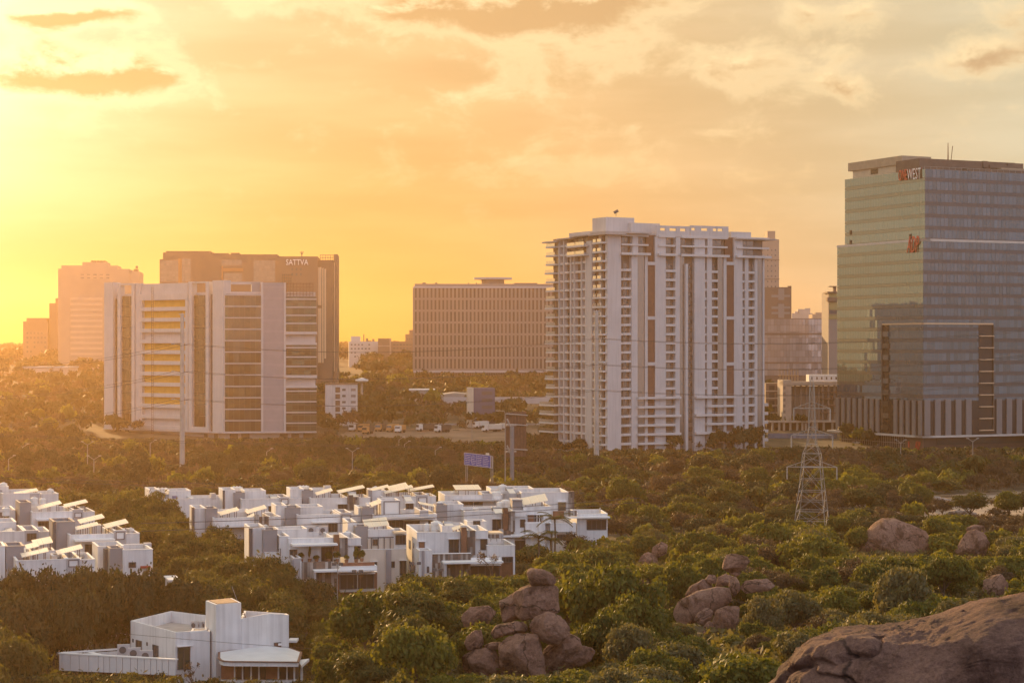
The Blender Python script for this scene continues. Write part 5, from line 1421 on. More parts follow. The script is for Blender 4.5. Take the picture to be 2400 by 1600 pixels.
    v.win(982, 999, 1166, 1178, -.2, WHITE2, 0); v.solar(872, 912, 1150, 1140, 3, 2.6); v.solar(912, 956, 1147, 1137, 5, 3.6); v.solar(902, 968, 1156, 1141, .8, 2.6); v.solar(957, 1018, 1151, 1140, 2.5, 2.6); v.win(952, 968, 1180, 1196, 0, TREATED, 1)
    tank(880, 1141, 368, 'white tank at the corner of the many canopy villa'); heater(955, 1160, 352, 'solar heater on the front parapet of the many canopy villa', .4); tank(895, 1142, 370, 'small drum tank between canopies on the many canopy villa', .5, 1.0)
    v = Villa('v', 'white villa with a flat solar canopy on tall posts and railed terraces', 1062, 1180, 1158)
    v.block(1042, 1178, 1160, None, 0, 10); v.box(1064, 1176, 1171, 1174, -1.8, 0, LGREY, 'canopy'); v.win(1070, 1108, 1176, 1195, 0, TREATED, 3); v.win(1112, 1155, 1176, 1195, 0, TREATED, 3); v.solar(1068, 1128, 1147, 1146, 2.5, 4.5, .12)
    v.block(1132, 1160, 1157, None, -.3, 6, LGREY, 'grey_bay', .4); v.box(1062, 1158, 1183, 1184, -1.7, -1.6, METAL, 'railing'); v.box(1062, 1158, 1189, 1190, -1.7, -1.6, METAL, 'railing')
    tank(1065, 1152, 366, 'white tank beside the flat canopy on tall posts', .75, 1.4)
    v = Villa('v', 'long white villa with a dark slatted fin at its end in the back row', 1222, 1333, 1153)
    v.block(1222, 1333, 1154, None, 0, 11); v.block(1150, 1252, 1146, None, 5, 13); v.planks(1333, 1346, 1151, 1196, -.3, 1.2, seed=8); v.win(1309, 1325, 1177, 1195); v.sidewin(3, 1.0, 1170, 1180, 1222); v.box(1214, 1222, 1156, None, 1.0, 3, GREY, 'grey_flank')
    tank(1178, 1137, 368, 'tall white tank on the long villa with the dark end fin', .8, 1.5); heater(1196, 1142, 366, 'solar heater beside the tall tank on the long villa', .5); tank(1163, 1152, 360, 'grey drum at the roof edge of the long villa', .9, 1.4)
    v = Villa('v', 'low white flat roofed wing standing alone past the dark slatted fin', 1348, 1428, 1205, d=335)
    v.block(1352, 1424, 1204, None, 0, 9, par=.6); v.box(1325, 1430, 1211, 1214, -1.5, 0, WHITE2, 'canopy'); v.planks(1322, 1352, 1196, 1209, -.4, .3, seed=12); v.box(1296, 1322, 1197, 1215, .2, .4, WOODB, 'slatted_screen'); v.box(1405, 1408, 1189, 1204, 1.5, 1.6, METAL, 'railing'); v.win(1376, 1420, 1218, 1240, 0, TREATED, 3)
    v = Villa('v', 'white villa with two solar canopies and a brown slatted fin in the second row', 500, 655, 1212)
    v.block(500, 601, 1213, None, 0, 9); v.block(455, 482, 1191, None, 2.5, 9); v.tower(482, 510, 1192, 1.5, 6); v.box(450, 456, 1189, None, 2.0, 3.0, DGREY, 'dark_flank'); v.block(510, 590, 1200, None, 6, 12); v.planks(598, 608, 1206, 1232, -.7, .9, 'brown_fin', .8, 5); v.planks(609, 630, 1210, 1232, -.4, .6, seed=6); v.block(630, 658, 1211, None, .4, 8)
    v.solar(516, 560, 1207, 1195, 1.5, 3); v.solar(580, 625, 1203, 1190, 3, 3); v.solar(582, 597, 1215, 1207, .6, 1.4, .2); v.box(527, 606, 1234, 1236, -2.0, 0, LGREY, 'canopy'); v.win(573, 583, 1238, 1262, 0, WGLASS, 1); v.win(604, 625, 1236, 1262, 0, TREATED, 1); v.planks(545, 585, 1262, 1282, -1.2, .3, 'slatted_balustrade', .3, 7); v.box(534, 572, 1238, 1262, -.04, 0.1, LGREY, 'blank_panel'); v.sidewin(1.5, .8, 1232, 1244, 500)
    for nn in (4.5, 5.8, 7): v.sidewin(nn, .5, 1218, 1230, 455, 2.5)
    tank(489, 1186, 330, 'white tank on the grey stair box of the second row villa with two canopies'); tank(627, 1200, 328, 'white drum beside the brown fin in the second row', .7, 1.4)
    v = Villa('v', 'white villa with a straight canopy and a grey picture bay in the second row', 697, 850, 1205)
    v.block(697, 798, 1206, None, 0, 9); v.block(646, 672, 1185, None, 2.5, 9); v.tower(669, 704, 1190, 1.5, 6); v.block(702, 757, 1188, None, 6, 12); v.block(798, 824, 1202, None, -.3, 7, LGREY, 'grey_bay', .4); v.block(824, 850, 1206, None, .4, 8); v.win(802, 820, 1207, 1220, -.3, WHITE2, 0)
    v.box(732, 790, 1222, 1225, -1.2, 0, WHITE2, 'canopy'); v.win(771, 790, 1226, 1252, 0, TREATED, 2); v.block(724, 768, 1238, 1256, -3.0, -.5, WHITE, 'terrace_wall', .5); v.sidewin(1.5, .8, 1228, 1240, 697)
    for nn in (4.5, 6.2): v.sidewin(nn, .5, 1212, 1224, 646, 2.5)
    tank(679, 1184, 336, 'white tank on the grey stair box by the straight canopy'); heater(690, 1182, 335, 'solar heater on the stair box by the straight canopy', .2); heater(785, 1197, 326, 'solar heater with a slanted collector by the grey picture bay', .5)
    v = Villa('v', 'white villa with a framed blank panel and a long dark terrace under its canopy', 875, 1025, 1205)
    v.block(875, 1024, 1206, None, 0, 10); v.block(893, 937, 1173, 1206, 3, 8, WHITE, 'roof_room', .3); v.box(901, 935, 1176, 1205, 2.9, 3.0, WHITE2, 'framed_panel'); v.box(899, 902, 1174, 1206, 2.8, 2.95, GP2, 'panel_frame'); v.box(935, 938, 1174, 1206, 2.8, 2.95, GP2, 'panel_frame'); v.box(901, 937, 1173, 1176, 2.8, 2.95, GP2, 'panel_frame')
    v.solar(872, 893, 1186, 1178, 2.5, 3.5); v.box(892, 1020, 1213, 1217, -2.5, 0, LGREY, 'canopy'); v.win(900, 945, 1220, 1246, 0, TREATED, 4); v.win(948, 1015, 1220, 1246, 0, TREATED, 5); v.block(984, 1004, 1196, None, -.3, 6, LGREY, 'grey_bay', .4); v.block(840, 872, 1190, None, 3, 9); v.tower(848, 876, 1190, 1.5, 4.5); v.solar(984, 1020, 1180, 1187, 4, 2.2, .1)
    tank(865, 1178, 334, 'white tank on the stair box beside the framed blank panel'); heater(960, 1192, 330, 'solar heater in front of the framed blank panel villa', .3); v.win(952, 968, 1180, 1196, 9.9, TREATED, 1)
    v = Villa('v', 'white villa with a solar canopy above wood posts and a covered upper balcony', 1226, 1292, 1186)
    v.block(1226, 1291, 1187, None, 0, 9); v.tower(1201, 1224, 1172, .5, 4); v.box(1200, 1225, 1170, 1172, .2, 4.2, LGREY, 'stair_cap'); v.solar(1226, 1284, 1183, 1172, 1.5, 4.2, .2); v.win(1238, 1252, 1207, 1224, 0, WOODB, 0); v.win(1252, 1272, 1207, 1224, 0, TREATED, 2); v.box(1232, 1290, 1224, 1226, -1.6, 0, WHITE2, 'balcony_slab'); v.box(1232, 1274, 1212, 1213, -1.6, -1.5, METAL, 'railing')
    for px in (1258, 1264, 1270): v.box(px, px + 1.2, 1207, 1225, -1.55, -1.45, WHITE2, 'rail_post')
    v.block(1232, 1278, 1226, None, -1.7, 6, WHITE, 'lower_wall', .8); v.block(1290, 1350, 1226, 1246, -1.5, 6, WHITE, 'lower_wall', .6); v.block(1340, 1350, 1246, None, -1.4, 5, WHITE, 'end_pier', .3); v.win(1306, 1332, 1252, 1264, -1.0, TREATED, 3); v.block(1296, 1345, 1246.5, None, -1.0, 5, CREAM, 'lower_room', .3)
    tank(1185, 1172, 338, 'white tank beside the grey stair box with a flat cap', .8, 1.5); tank(1172, 1176, 337, 'second tank near the flat capped stair box', .6, 1.2)
    v = Villa('v', 'white villa with a brown fin beside a grey plank fin in the third row', 1088, 1232, 1197, d=330)
    v.block(1088, 1180, 1198, None, 0, 10); v.block(1200, 1232, 1196, 1210, -.4, 8); v.block(1205, 1228, 1210, None, 0, 8, WHITE, 'wall', .3); v.planks(1179, 1191, 1191, 1242, -1.2, 1.2, 'brown_fin', 2.2, 21); v.planks(1192, 1207, 1198, 1246, -.9, 1.0, seed=22)
    v.box(1179, 1191, 1190.5, 1242, -1.3, -1.21, WOODB, 'brown_face'); v.win(1155, 1173, 1217, 1242); v.win(1220, 1230, 1217, 1234, 0, WGLASS, 0); v.planks(1143, 1197, 1243, 1260, -2.2, .3, 'slatted_balustrade', .34, 23); v.box(1180, 1272, 1254, 1258, -2.8, 0, WHITE2, 'canopy'); v.win(1208, 1262, 1266, 1298, -.4, TREATED, 4); v.block(1150, 1206, 1262, None, -1.8, 6, WHITE, 'lower_wall', .2); v.block(1263, 1272, 1226, None, -2, 6, WHITE, 'end_pier', .2); v.block(1040, 1086, 1182, None, 5, 12); v.tower(1022, 1048, 1184, 2, 6)
    v.box(1196, 1275, 1301, 1306, -2.6, -1, CONC, 'terrace_edge'); v.box(1170, 1180, 1240, 1262, -3, -2.4, LGREY, 'grey_pier')
    tank(1030, 1176, 336, 'white tank over the grey stair box in the third row'); heater(1165, 1188, 328, 'solar heater with round drum by the brown fin in the third row', .4); tank(1115, 1190, 332, 'small white tank on the third row roof', .5, 1)
    v = Villa('v', 'white villa with a big round solar canopy and cream lower walls', 863, 925, 1240)
    v.block(863, 924, 1241, None, 0, 9); v.tower(833, 863, 1234, .3, 4); v.block(815, 836, 1224, None, 3, 10); v.solar(857, 912, 1236, 1229, 1.2, 3.8, .22)
    v.box(862, 924, 1258, 1260, -.2, 0, DGREY, 'steel_beam'); v.block(863, 924, 1262, None, -.15, 3, CREAM, 'upper_room', .2)
    for px in (870, 886, 900, 914): v.box(px, px + 1.4, 1260, 1286, -.4, -.2, DGREY, 'steel_post')
    v.win(875, 884, 1264, 1276, -.2); v.block(836, 952, 1287, None, -2.2, 5, CREAM, 'lower_wall', .3); v.box(905, 917, 1287, None, -2.5, -2.1, GREY, 'grey_strip'); v.win(938, 951, 1314, 1346, -2.2); v.win(918, 924, 1316, 1328, -2.2, WGLASS, 0); v.block(924, 952, 1246, None, -.8, 5, WHITE, 'side_room', .2); v.box(924, 952, 1246, 1250, -2.0, 0, paint('tan_awning', (.7, .55, .38), .7, .05, 1), 'awning'); v.win(928, 950, 1254, 1274, -.8, TREATED, 2)  # awning cloth in one even tan
    v.win(870, 882, 1317, 1334, -2.2, WGLASS, 0)
    for px, k in ((838, 'first'), (846, 'second'), (852, 'third')): tank(px, 1228, 300, k + ' of three tanks on the box beside the big canopy', .5, 1.0)
    v = Villa('v', 'white villa with a potted terrace above a striped plank wall', 655, 845, 1262)
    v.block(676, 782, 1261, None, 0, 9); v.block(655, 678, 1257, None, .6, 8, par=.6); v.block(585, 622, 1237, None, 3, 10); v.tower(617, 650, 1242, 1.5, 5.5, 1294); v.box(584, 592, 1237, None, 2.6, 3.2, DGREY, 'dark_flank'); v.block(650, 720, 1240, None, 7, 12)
    v.block(620, 668, 1294, None, 1.4, 6, WHITE, 'wall', .2)
    v.planks(783, 795, 1253, 1292, -.8, .9, 'brown_fin', 2.0, 31); v.box(783, 795, 1252.5, 1292, -.9, -.81, WOODB, 'brown_face'); v.planks(796, 815, 1260, 1304, -.5, .6, seed=32); v.block(815, 846, 1261, 1278, -.3, 8); v.block(815, 830, 1278, None, 0, 7, WHITE, 'wall', .2)
    v.box(686, 792, 1275, 1279, -2.6, 0, WHITE2, 'canopy'); v.win(680, 695, 1288, 1306, 0); v.win(754, 778, 1282, 1314, 0, TREATED, 2); v.win(830, 844, 1280, 1308, .3, TREATED, 1); v.sidewin(.9, .7, 1284, 1302, 658); v.sidewin(1.6, .4, 1286, 1298, 656)
    v.box(704, 707, 1315, None, -4.2, -3.9, WHITE2, 'edge_trim'); v.block(688, 706, 1308, None, -4.0, 1, LGREY, 'wing_wall', .2); v.box(684, 689, 1312, None, -4.3, -3.5, GREY, 'grey_edge')
    v.planks(706, 790, 1316, None, -4.2, .4, 'striped_wall', .42, 33); v.box(737, 884, 1335, 1339, -6.2, -3, WHITE2, 'frame_head'); v.box(736, 741, 1338, None, -6.0, -4.3, LGREY, 'frame_jamb'); v.block(742, 884, 1342, None, -3.7, 2, WOODB, 'ground_room', .3); v.win(745, 795, 1346, 1382, -3.7, WOODB, 1); v.win(798, 875, 1346, 1380, -3.7, TREATED, 4); v.box(798, 884, 1326, 1336, -5.8, -3.5, WHITE2, 'upstand'); v.box(798, 884, 1382, 1386, -5, -3, CONC, 'terrace_edge'); v.box(800, 878, 1318, 1326, -5.5, -5.1, paint('terracotta_boxes', (.28, .13, .08), .8, .2, 1), 'planter')
    for px, k in ((814, 'first'), (622, 'stair')): tank(px, 1246 if px == 814 else 1232, 286, ('white' if k == 'first' else 'small white') + (' tank on the roof corner over the potted terrace' if k == 'first' else ' tank on the grey stair tower over the feathery trees'))
    heater(783, 1248, 288, 'solar heater with a slanted collector over the potted terrace', .5)
    for px, k in ((731, 'farther from'), (758, 'closer to')): ac_unit(P(px, 1252, 286), .1, 'grey air conditioner over the potted terrace, ' + k + ' the brown fin', 'air conditioners over the potted terrace', 1.4)
    VGROUND['pot'] = v
    v = Villa('v', 'front white villa with brown and grey plank fins over a striped balcony', 977, 1145, 1246, d=286)
    v.block(977, 1082, 1247, None, 0, 13); v.block(1114, 1144, 1244, 1262, -.3, 9); v.block(1108, 1140, 1262, None, .1, 8, WHITE, 'wall', .2); v.block(952, 1000, 1234, None, 8, 14) if False else None
    v.planks(1081, 1094, 1236, 1296, -1.0, 1.1, 'brown_fin', 2.2, 41); v.box(1081, 1094, 1235.5, 1296, -1.1, -1.01, WOODB, 'brown_face'); v.planks(1095, 1114, 1243, 1300, -.7, .8, seed=42)
    v.win(1053, 1074, 1264, 1294); v.win(983, 994, 1270, 1289, 0, WOODB, 0); v.win(1127, 1141, 1263, 1287, .1, WGLASS, 0)
    for nn, y0, y1 in ((3.5, 1272, 1284), (8.5, 1265, 1285)): v.sidewin(nn, .8 if nn < 5 else 2.2, y0, y1)
    for nn, y0, y1 in ((3, 1323, 1342), (8, 1316, 1336)): v.sidewin(nn, 2.2, y0, y1)
    v.block(982, 1012, 1290, None, -3.5, 0, WHITE, 'front_wing', .2); v.box(989, 995, 1290, None, -3.75, -3.5, GREY, 'grey_strip'); v.win(1002, 1004, 1328, 1340, -3.5, WGLASS, 0)
    v.planks(1014, 1103, 1297, None, -3.4, .3, 'striped_balustrade', .36, 43); v.box(1013, 1104, 1296, 1297.2, -3.6, -3.0, WHITE2, 'top_rail'); v.box(1104, 1176, 1306, 1316, -3.6, -3.2, WHITE2, 'balcony_front'); v.box(1040, 1180, 1316, 1320, -6.0, -3, WHITE2, 'frame_head'); v.box(1041, 1047, 1320, None, -5.8, -3.6, LGREY, 'frame_jamb'); v.block(1047, 1176, 1322, None, -2.6, 2, WOODB, 'ground_room', .2); v.win(1050, 1100, 1326, 1354, -2.6, WOODB, 1); v.win(1104, 1170, 1326, 1352, -2.6, TREATED, 3); v.box(1046, 1180, 1354, 1362, -3.6, -2, CONC, 'terrace_edge')
    v.block(1142, 1207, 1278, 1304, -1.0, 8, WHITE, 'side_wing', .7); v.block(1176, 1206, 1304, None, -.6, 6, WOODB, 'side_room', .2); v.box(1203, 1207, 1304, None, -1.0, -.5, WHITE2, 'end_pier'); v.win(1178, 1200, 1306, 1316, -.7, TREATED, 2)
    v.box(1145, 1180, 1248, 1251, .5, 4, paint('tan_awning', (.7, .55, .38), .7, .05, 1), 'terrace_awning')
    for px in (1150, 1164, 1176): v.box(px, px + .8, 1251, 1268, .6, .7, RUST, 'awning_post')
    v.block(1036, 1092, 1232, 1247, 6, 11, WHITE, 'roof_room', .3); v.win(1110, 1124, 1221, 1229, 11.5, TREATED, 1); v.block(1095, 1140, 1222, 1240, 11.6, 15, WHITE, 'roof_room', .3); v.solar(1062, 1080, 1242, 1236, .8, 1.4, .2)
    tank(983, 1232, 300, 'white tank at the rear corner of the front villa with plank fins', .9, 1.5); tank(1022, 1222, 298, 'white tank behind the front parapet of the front villa with plank fins', .8, 1.5); heater(1052, 1222, 296, 'solar heater beside the tank on the front villa with plank fins', .3); heater(1086, 1232, 292, 'solar heater behind the brown fin of the front villa', .5); tank(1000, 1228, 298, 'narrow grey drum on the front villa with plank fins', .45, 1.5)
    for (x0, y0, x1, y1, d) in ((0, 1130, 230, 1300, 300), (228, 1275, 360, 1330, 250), (0, 1275, 225, 1325, 240), (345, 1140, 480, 1215, 330), (480, 1140, 560, 1240, 300), (555, 1140, 620, 1275, 290), (600, 1140, 700, 1300, 285), (680, 1260, 880, 1390, 262), (860, 1225, 955, 1345, 275), (950, 1225, 1210, 1352, 262), (1205, 1150, 1340, 1295, 300), (1030, 1135, 1430, 1215, 320), (690, 1140, 1040, 1250, 300), (383, 1328, 425, 1362, 225)):
        PROT.append((x0, y0, x1, y1, d))
villas()

def white_house():
    """the rambling white house in front"""
    A = lambda px, d: ((px - 1200) / F * d, d)
    Zf = lambda py, d: CAMZ - (py - HOR) / F * d
    zg = gz(*A(450, 222)) - 1
    root = thing('front_white_house', 'rambling white house with a stair tower, open roof and long panelled balcony', 'house', (*A(450, 225), zg))
    def pb(poly, zt, zb_, name='wall', mat=WHITE, dep=1.0, th=.25):
        m = MB(); parapet_block(m, poly, zb_, zt, th, dep, 0, 1); o = m.build(name, [mat, ROOFC], root); return o
    z1 = Zf(1481, 222)
    p_b, p_c = A(411, 222), A(470, 223.5)
    # left wing, open roof sunk behind its parapet
    pb([A(306, 231.5), p_b, p_c, A(485, 224), A(487, 236), A(401, 240)], z1, zg, dep=1.3)
    pb([A(446, 222.7), A(492, 223.6), A(494, 226.8), A(450, 226)], z1 - .1, zg, 'chimney_breast', WHITE, .05)
    # stair tower
    pb([A(482, 226), A(506, 222.4), A(565, 224.2), A(543, 228.4)], Zf(1412, 224), zg, 'stair_tower', WHITE, .12)
    m = MB(); q = inset([A(482, 226), A(506, 222.4), A(565, 224.2), A(543, 228.4)], .3); m.prism([(x, y, 0) for x, y in q], Zf(1412, 224) - .05, Zf(1412, 224) + .06); m.build('tower_roof', paint('rusty_tower_roof', (.42, .27, .17), .8, .2, 1.5), root)
    # right wing with a raked parapet, higher at the back
    zr = Zf(1438, 226)
    a, b_, c, d_ = A(563, 224.3), A(630, 223.6), A(677, 224.6), A(672, 236)
    e = A(572, 236)
    m = MB(); zl = Zf(1449, 224.3)
    tops = [Zf(1449, 224.3), Zf(1437, 223.6), Zf(1440, 224.6), Zf(1437, 236), Zf(1430, 236)]
    poly = [a, b_, c, d_, e]; q = inset(poly, .28); n = 5; zroof = min(tops) - .7
    vs = [(*p, zg) for p in poly] + [(*p, t) for p, t in zip(poly, tops)] + [(*p, t) for p, t in zip(q, tops)] + [(*p, zroof) for p in q]
    fs = []
    for i in range(n):
        j = (i + 1) % n; fs += [(i, j, n + j, n + i), (n + i, n + j, 2 * n + j, 2 * n + i), (2 * n + i, 2 * n + j, 3 * n + j, 3 * n + i)]
    m.add(vs, fs, 0); m.add([vs[3 * n + i] for i in range(n)], [tuple(range(n))], 1); m.build('wall', [WHITE, paint('ruddy_roof_tiles', (.45, .28, .17), .8, .15, .8)], root)
    f_ = Frame(b_, (1, .03))
    # windows and the tall door
    fl = Frame(A(306, 231.5), Vector(p_b) - Vector(A(306, 231.5))); ff = Frame(p_b, Vector(p_c) - Vector(p_b))
    def win(fx, x0, x1, y0, y1, mat=WGLASS, name='window', bars=1):
        u0, u1 = fx.U(x0), fx.U(x1); um = (u0 + u1) / 2; za, zb_ = fx.Z(y0, um), fx.Z(y1, um)
        g = MB(); g.fbox(fx, u0, u1, -.03, .05, zb_, za); w = g.build(name, mat, root)
        m = MB(); t = .07
        for ua, ub, z0_, z1_ in ((u0 - t, u0, zb_ - t, za + t), (u1, u1 + t, zb_ - t, za + t), (u0, u1, za, za + t), (u0, u1, zb_ - t, zb_)): m.fbox(fx, ua, ub, -.09, .05, z0_, z1_)
        for i in range(bars): uu = u0 + (u1 - u0) * (i + 1) / (bars + 1); m.fbox(fx, uu - .035, uu + .035, -.07, -.035, zb_, za)
        m.build('frame', DGREY, w)
    win(fl, 320, 332, 1501, 1523); win(fl, 359, 371, 1512, 1542)
    for px, py in ((312, 1500), (345, 1508)): m = MB(); u = fl.U(px); z = fl.Z(py, u); m.fbox(fl, u - .18, u + .18, -.05, .03, z - .2, z + .2); m.build('vent', DGREY, root)
    win(ff, 417, 444, 1516, 1566, glass('green_door_glass', (.03, .055, .045), (.6, .8, .7), .12, .05, .1), 'balcony_door', 1)
    m = MB(); u0, u1 = ff.U(414), ff.U(448); m.fbox(ff, u0, u1, -.5, .02, ff.Z(1514.5, u0), ff.Z(1513, u0)); m.build('door_hood', WHITE2, root)
    fw = Frame(b_, Vector(c) - Vector(b_))
    win(fw, 643, 657, 1506, 1521, BROWN, 'small_window', 0)
    m = MB(); m.fbox(fw, fw.U(651), fw.U(658), -.35, -.1, fw.Z(1511, 1), fw.Z(1506.5, 1)); m.build('wall_lamp', WHITE2, root)
    # long panelled balcony that tapers to a point
    T = A(138, 226); J = A(411, 215.0); K = A(306, 232.5)
    zt0, zt1 = Zf(1532, 226), Zf(1547, 215.0); zb0, zb1 = Zf(1570, 226), Zf(1582, 215.0)
    ft = Frame(T, Vector(J) - Vector(T)); ln = (Vector(J) - Vector(T)).length
    xs = [137, 145, 164.5, 185.5, 208, 230, 243, 257, 272.5, 287, 306, 322, 338, 353, 367, 380, 395, 411]
    PNL = paint('balcony_metal_panel', (.70, .70, .72), .55, .04, .4, streak=.07)
    for i in range(len(xs) - 1):
        u0, u1 = max(0, ft.U(xs[i])) + .05, min(ln, ft.U(xs[i + 1])) - .05
        if u1 - u0 < .1: continue
        k0, k1 = u0 / ln, u1 / ln; m = MB(); L_ = lambda a_, b2, k: a_ + (b2 - a_) * k
        cc = [ft.w(u0, 0, L_(zb0, zb1, k0)), ft.w(u1, 0, L_(zb0, zb1, k1)), ft.w(u1, .12, L_(zb0, zb1, k1)), ft.w(u0, .12, L_(zb0, zb1, k0)), ft.w(u0, 0, L_(zt0, zt1, k0)), ft.w(u1, 0, L_(zt0, zt1, k1)), ft.w(u1, .12, L_(zt0, zt1, k1)), ft.w(u0, .12, L_(zt0, zt1, k0))]
        m.hexa(cc); m.build('balcony_panel', PNL, root)
    m = MB(); m.add([ft.w(.1, .13, zb0 + .1), ft.w(ln - .1, .13, zb1 + .1), ft.w(ln - .1, .13, zt1 - .05), ft.w(.1, .13, zt0 - .05)], [(0, 1, 2, 3)]); m.build('panel_backing', DGREY, root); m = MB()
    def beam(p, z0_, q_, z1_, w, h, off=0):
        d = (Vector(q_) - Vector(p)).normalized(); nrm = Vector((-d.y, d.x)) * w
        m.hexa([(p[0], p[1], z0_ - h), (q_[0], q_[1], z1_ - h), (q_[0] + nrm.x, q_[1] + nrm.y, z1_ - h), (p[0] + nrm.x, p[1] + nrm.y, z0_ - h), (p[0], p[1], z0_), (q_[0], q_[1], z1_), (q_[0] + nrm.x, q_[1] + nrm.y, z1_), (p[0] + nrm.x, p[1] + nrm.y, z0_)])
    To, Jo = ft.w(-.1, -.06, 0)[:2], ft.w(ln, -.06, 0)[:2]
    beam(To, zt0 + .16, Jo, zt1 + .16, .5, .14); m.build('front_rail', WHITE2, root); m = MB()
    zk = Zf(1519, 232.5); beam(ft.w(.1, .46, 0)[:2], zt0 + .15, K, zk + .1, .4, .16); m.build('rear_rail', WHITE2, root); m = MB()
    beam(A(205, 227.5), Zf(1527, 227.5), A(232, 222.5), Zf(1536, 222.5), .7, .15); m.build('cross_rail', WHITE2, root); m = MB()
    beam(ft.w(.6, .5, 0)[:2], zt0 - .1, A(306, 232.3), zk - .15, .12, 1.3); m.build('rear_balcony_wall', WHITE, root); m = MB()
    m.add([(*T, zb0 + .15), (*J, zb1 + .15), (*A(411, 222), zb1 + .15), (*K, zb0 + .15)], [(0, 1, 2, 3)]); m.add([(*T, zb0), (*J, zb1), (*A(411, 222), zb1), (*K, zb0)], [(3, 2, 1, 0)]); m.build('balcony_floor', ROOFC, root)
    m = MB(); fb = Frame(A(200, 228.5), (1, -.12))
    m.fbox(fb, fb.U(204), fb.U(206), 0, .4, zg, zb0); m.build('column', WHITE2, root)
    for x0, x1, mat, nm in ((207, 227, LGREY, 'ground_glazing'), (228, 258, paint('red_brick_panel', (.26, .11, .065), .85, .15, 2, .3, 12), 'brick_panel'), (287, 306, MATS['red_brick_panel'] if 'red_brick_panel' in MATS else BROWN, 'brick_panel')):
        m = MB(); m.fbox(fb, fb.U(x0, .3), fb.U(x1, .3), .3, .6, zg, zb0 - .1); m.build(nm, mat, root)
    # curved lower wing with a flat roof and a window band
    zt_, zb_ = Zf(1540, 217), Zf(1561, 216)
    front = [A(513, 218), A(517, 216.6), A(524, 215.9), A(540, 215.6), A(620, 215.4), A(699, 215.2)]
    back = [A(706, 222), A(672, 226), A(620, 224.5), A(563, 224.4), A(513, 222)]
    poly = front + back
    m = MB(); m.prism([(x, y, 0) for x, y in poly], zb_ + .1, Zf(1549, 216)); m.build('fascia', WHITE, root)
    m = MB(); m.prism([(x, y, 0) for x, y in inset(poly, -.12)], Zf(1549, 216) + .003, Zf(1547, 216)); m.build('roof_edge', BROWN, root)
    m = MB(); q = inset(poly, .15); zt2 = Zf(1547, 216); n = len(q); cx_, cy_ = A(628, 223.6)
    vs = [(*p, zt2 + .004) for p in q] + [(cx_, cy_, zt2 + .5)]
    m.add(vs, [(i, (i + 1) % n, n) for i in range(n)]); m.build('roof_sheet', paint('pale_blue_roof_sheet', (.62, .64, .66), .5, .08, .5), root)
    fq = Frame(A(517, 217.2), (1, .004)); BR = MATS['red_brick_panel']
    zlow = zg
    for x0, x1, mat, nm in ((518, 549, BR, 'brick_panel'), (551, 567, WGLASS, 'window'), (570, 587, WGLASS, 'window'), (590, 606, WGLASS, 'window'), (608, 622, WGLASS, 'window'), (623, 650, BR, 'brick_panel'), (655, 671, WGLASS, 'window'), (674, 688, WGLASS, 'window')):
        m = MB(); m.fbox(fq, fq.U(x0, .3), fq.U(x1, .3), .3, .45, Zf(1592, 217), zb_ + .1); m.build(nm, mat, root)
    for x in (550, 568.5, 588.5, 607, 652.5, 672.5, 689.5): m = MB(); u = fq.U(x, .2); m.fbox(fq, u - .07, u + .07, .12, .6, Zf(1594, 217), zb_ + .1); m.build('mullion', WHITE2, root)
    m = MB(); m.fbox(fq, fq.U(517, .2), fq.U(695, .2), .05, .8, zlow, Zf(1594, 217)); m.build('sill_wall', WHITE, root)
    m = MB(); m.fbox(fq, fq.U(518, .5), fq.U(692, .5), .62, 4, zlow, zb_); m.build('inner_wall', DGREY, root)
    # little side canopy
    m = MB(); p0, p1, p2 = A(698, 221), A(725, 222), A(706, 217)
    fz = Zf(1549, 220); m.prism([(*p0, 0), (*p2, 0), (*p1, 0)][::1], fz - .3, fz); m.build('side_canopy', WHITE2, root)
    m = MB(); m.fbox(Frame(A(704, 219), (1, 0)), 0, .25, 0, .25, zg, fz - .3); m.build('canopy_post', WHITE2, root)
    m = MB(); m.fbox(Frame(A(677, 226), (1, 0)), -.1, .9, 0, 2, Zf(1505, 226), Zf(1500, 226)); m.build('window_hood', WHITE2, root)
    # things standing on the roofs
    zr = z1 - 1.3
    for i, (px, dd, lab) in enumerate(((455, 233, 'white air conditioner on the sunken roof, farthest from the stair tower'), (464, 233, 'white air conditioner in the middle of three on the sunken roof'), (476, 233, 'white air conditioner on the sunken roof, closest to the stair tower'))):
        x, y = A(px, dd); ac_unit((x, y, zr + .02), -.5, lab, 'air conditioners on the sunken roof', 1.15)
    zf = zb1 + .17
    for px, dd, lab in ((290, 227.5, 'grey condenser on the panelled balcony under the narrow end'), (315, 225, 'grey condenser between two others on the panelled balcony'), (343, 223, 'grey condenser nearest the tall balcony window')):
        x, y = A(px, dd); ac_unit((x, y, zf), .2, lab, 'condensers on the panelled balcony', 1.6)
    m = MB(); p = Vector((*A(556, 226), Zf(1412, 224))); m.bar(p, p + Vector((-.6, 0, 1.6)), .02); o = m.build('roof_aerial', METAL, None, org=p); tag(o, 'thin aerial rod leaning on the stair tower roof', 'aerial')
    p = Vector((*A(570, 226), tops[0] - .6)); l = MB(); l.bar(p, p + Vector((-.7, 0, 1.7)), .04); l.bar(p + Vector((.5, 0, 0)), p + Vector((-.2, 0, 1.7)), .04)
    for i in range(5): k = i / 5 + .1; l.bar(p + Vector((-.7 * k, 0, 1.7 * k)), p + Vector((.5 - .7 * k, 0, 1.7 * k)), .03)
    o = l.build('ladder', RUST, None, org=p); tag(o, 'small rusty ladder leaning against the stair tower above the ruddy roof', 'ladder')
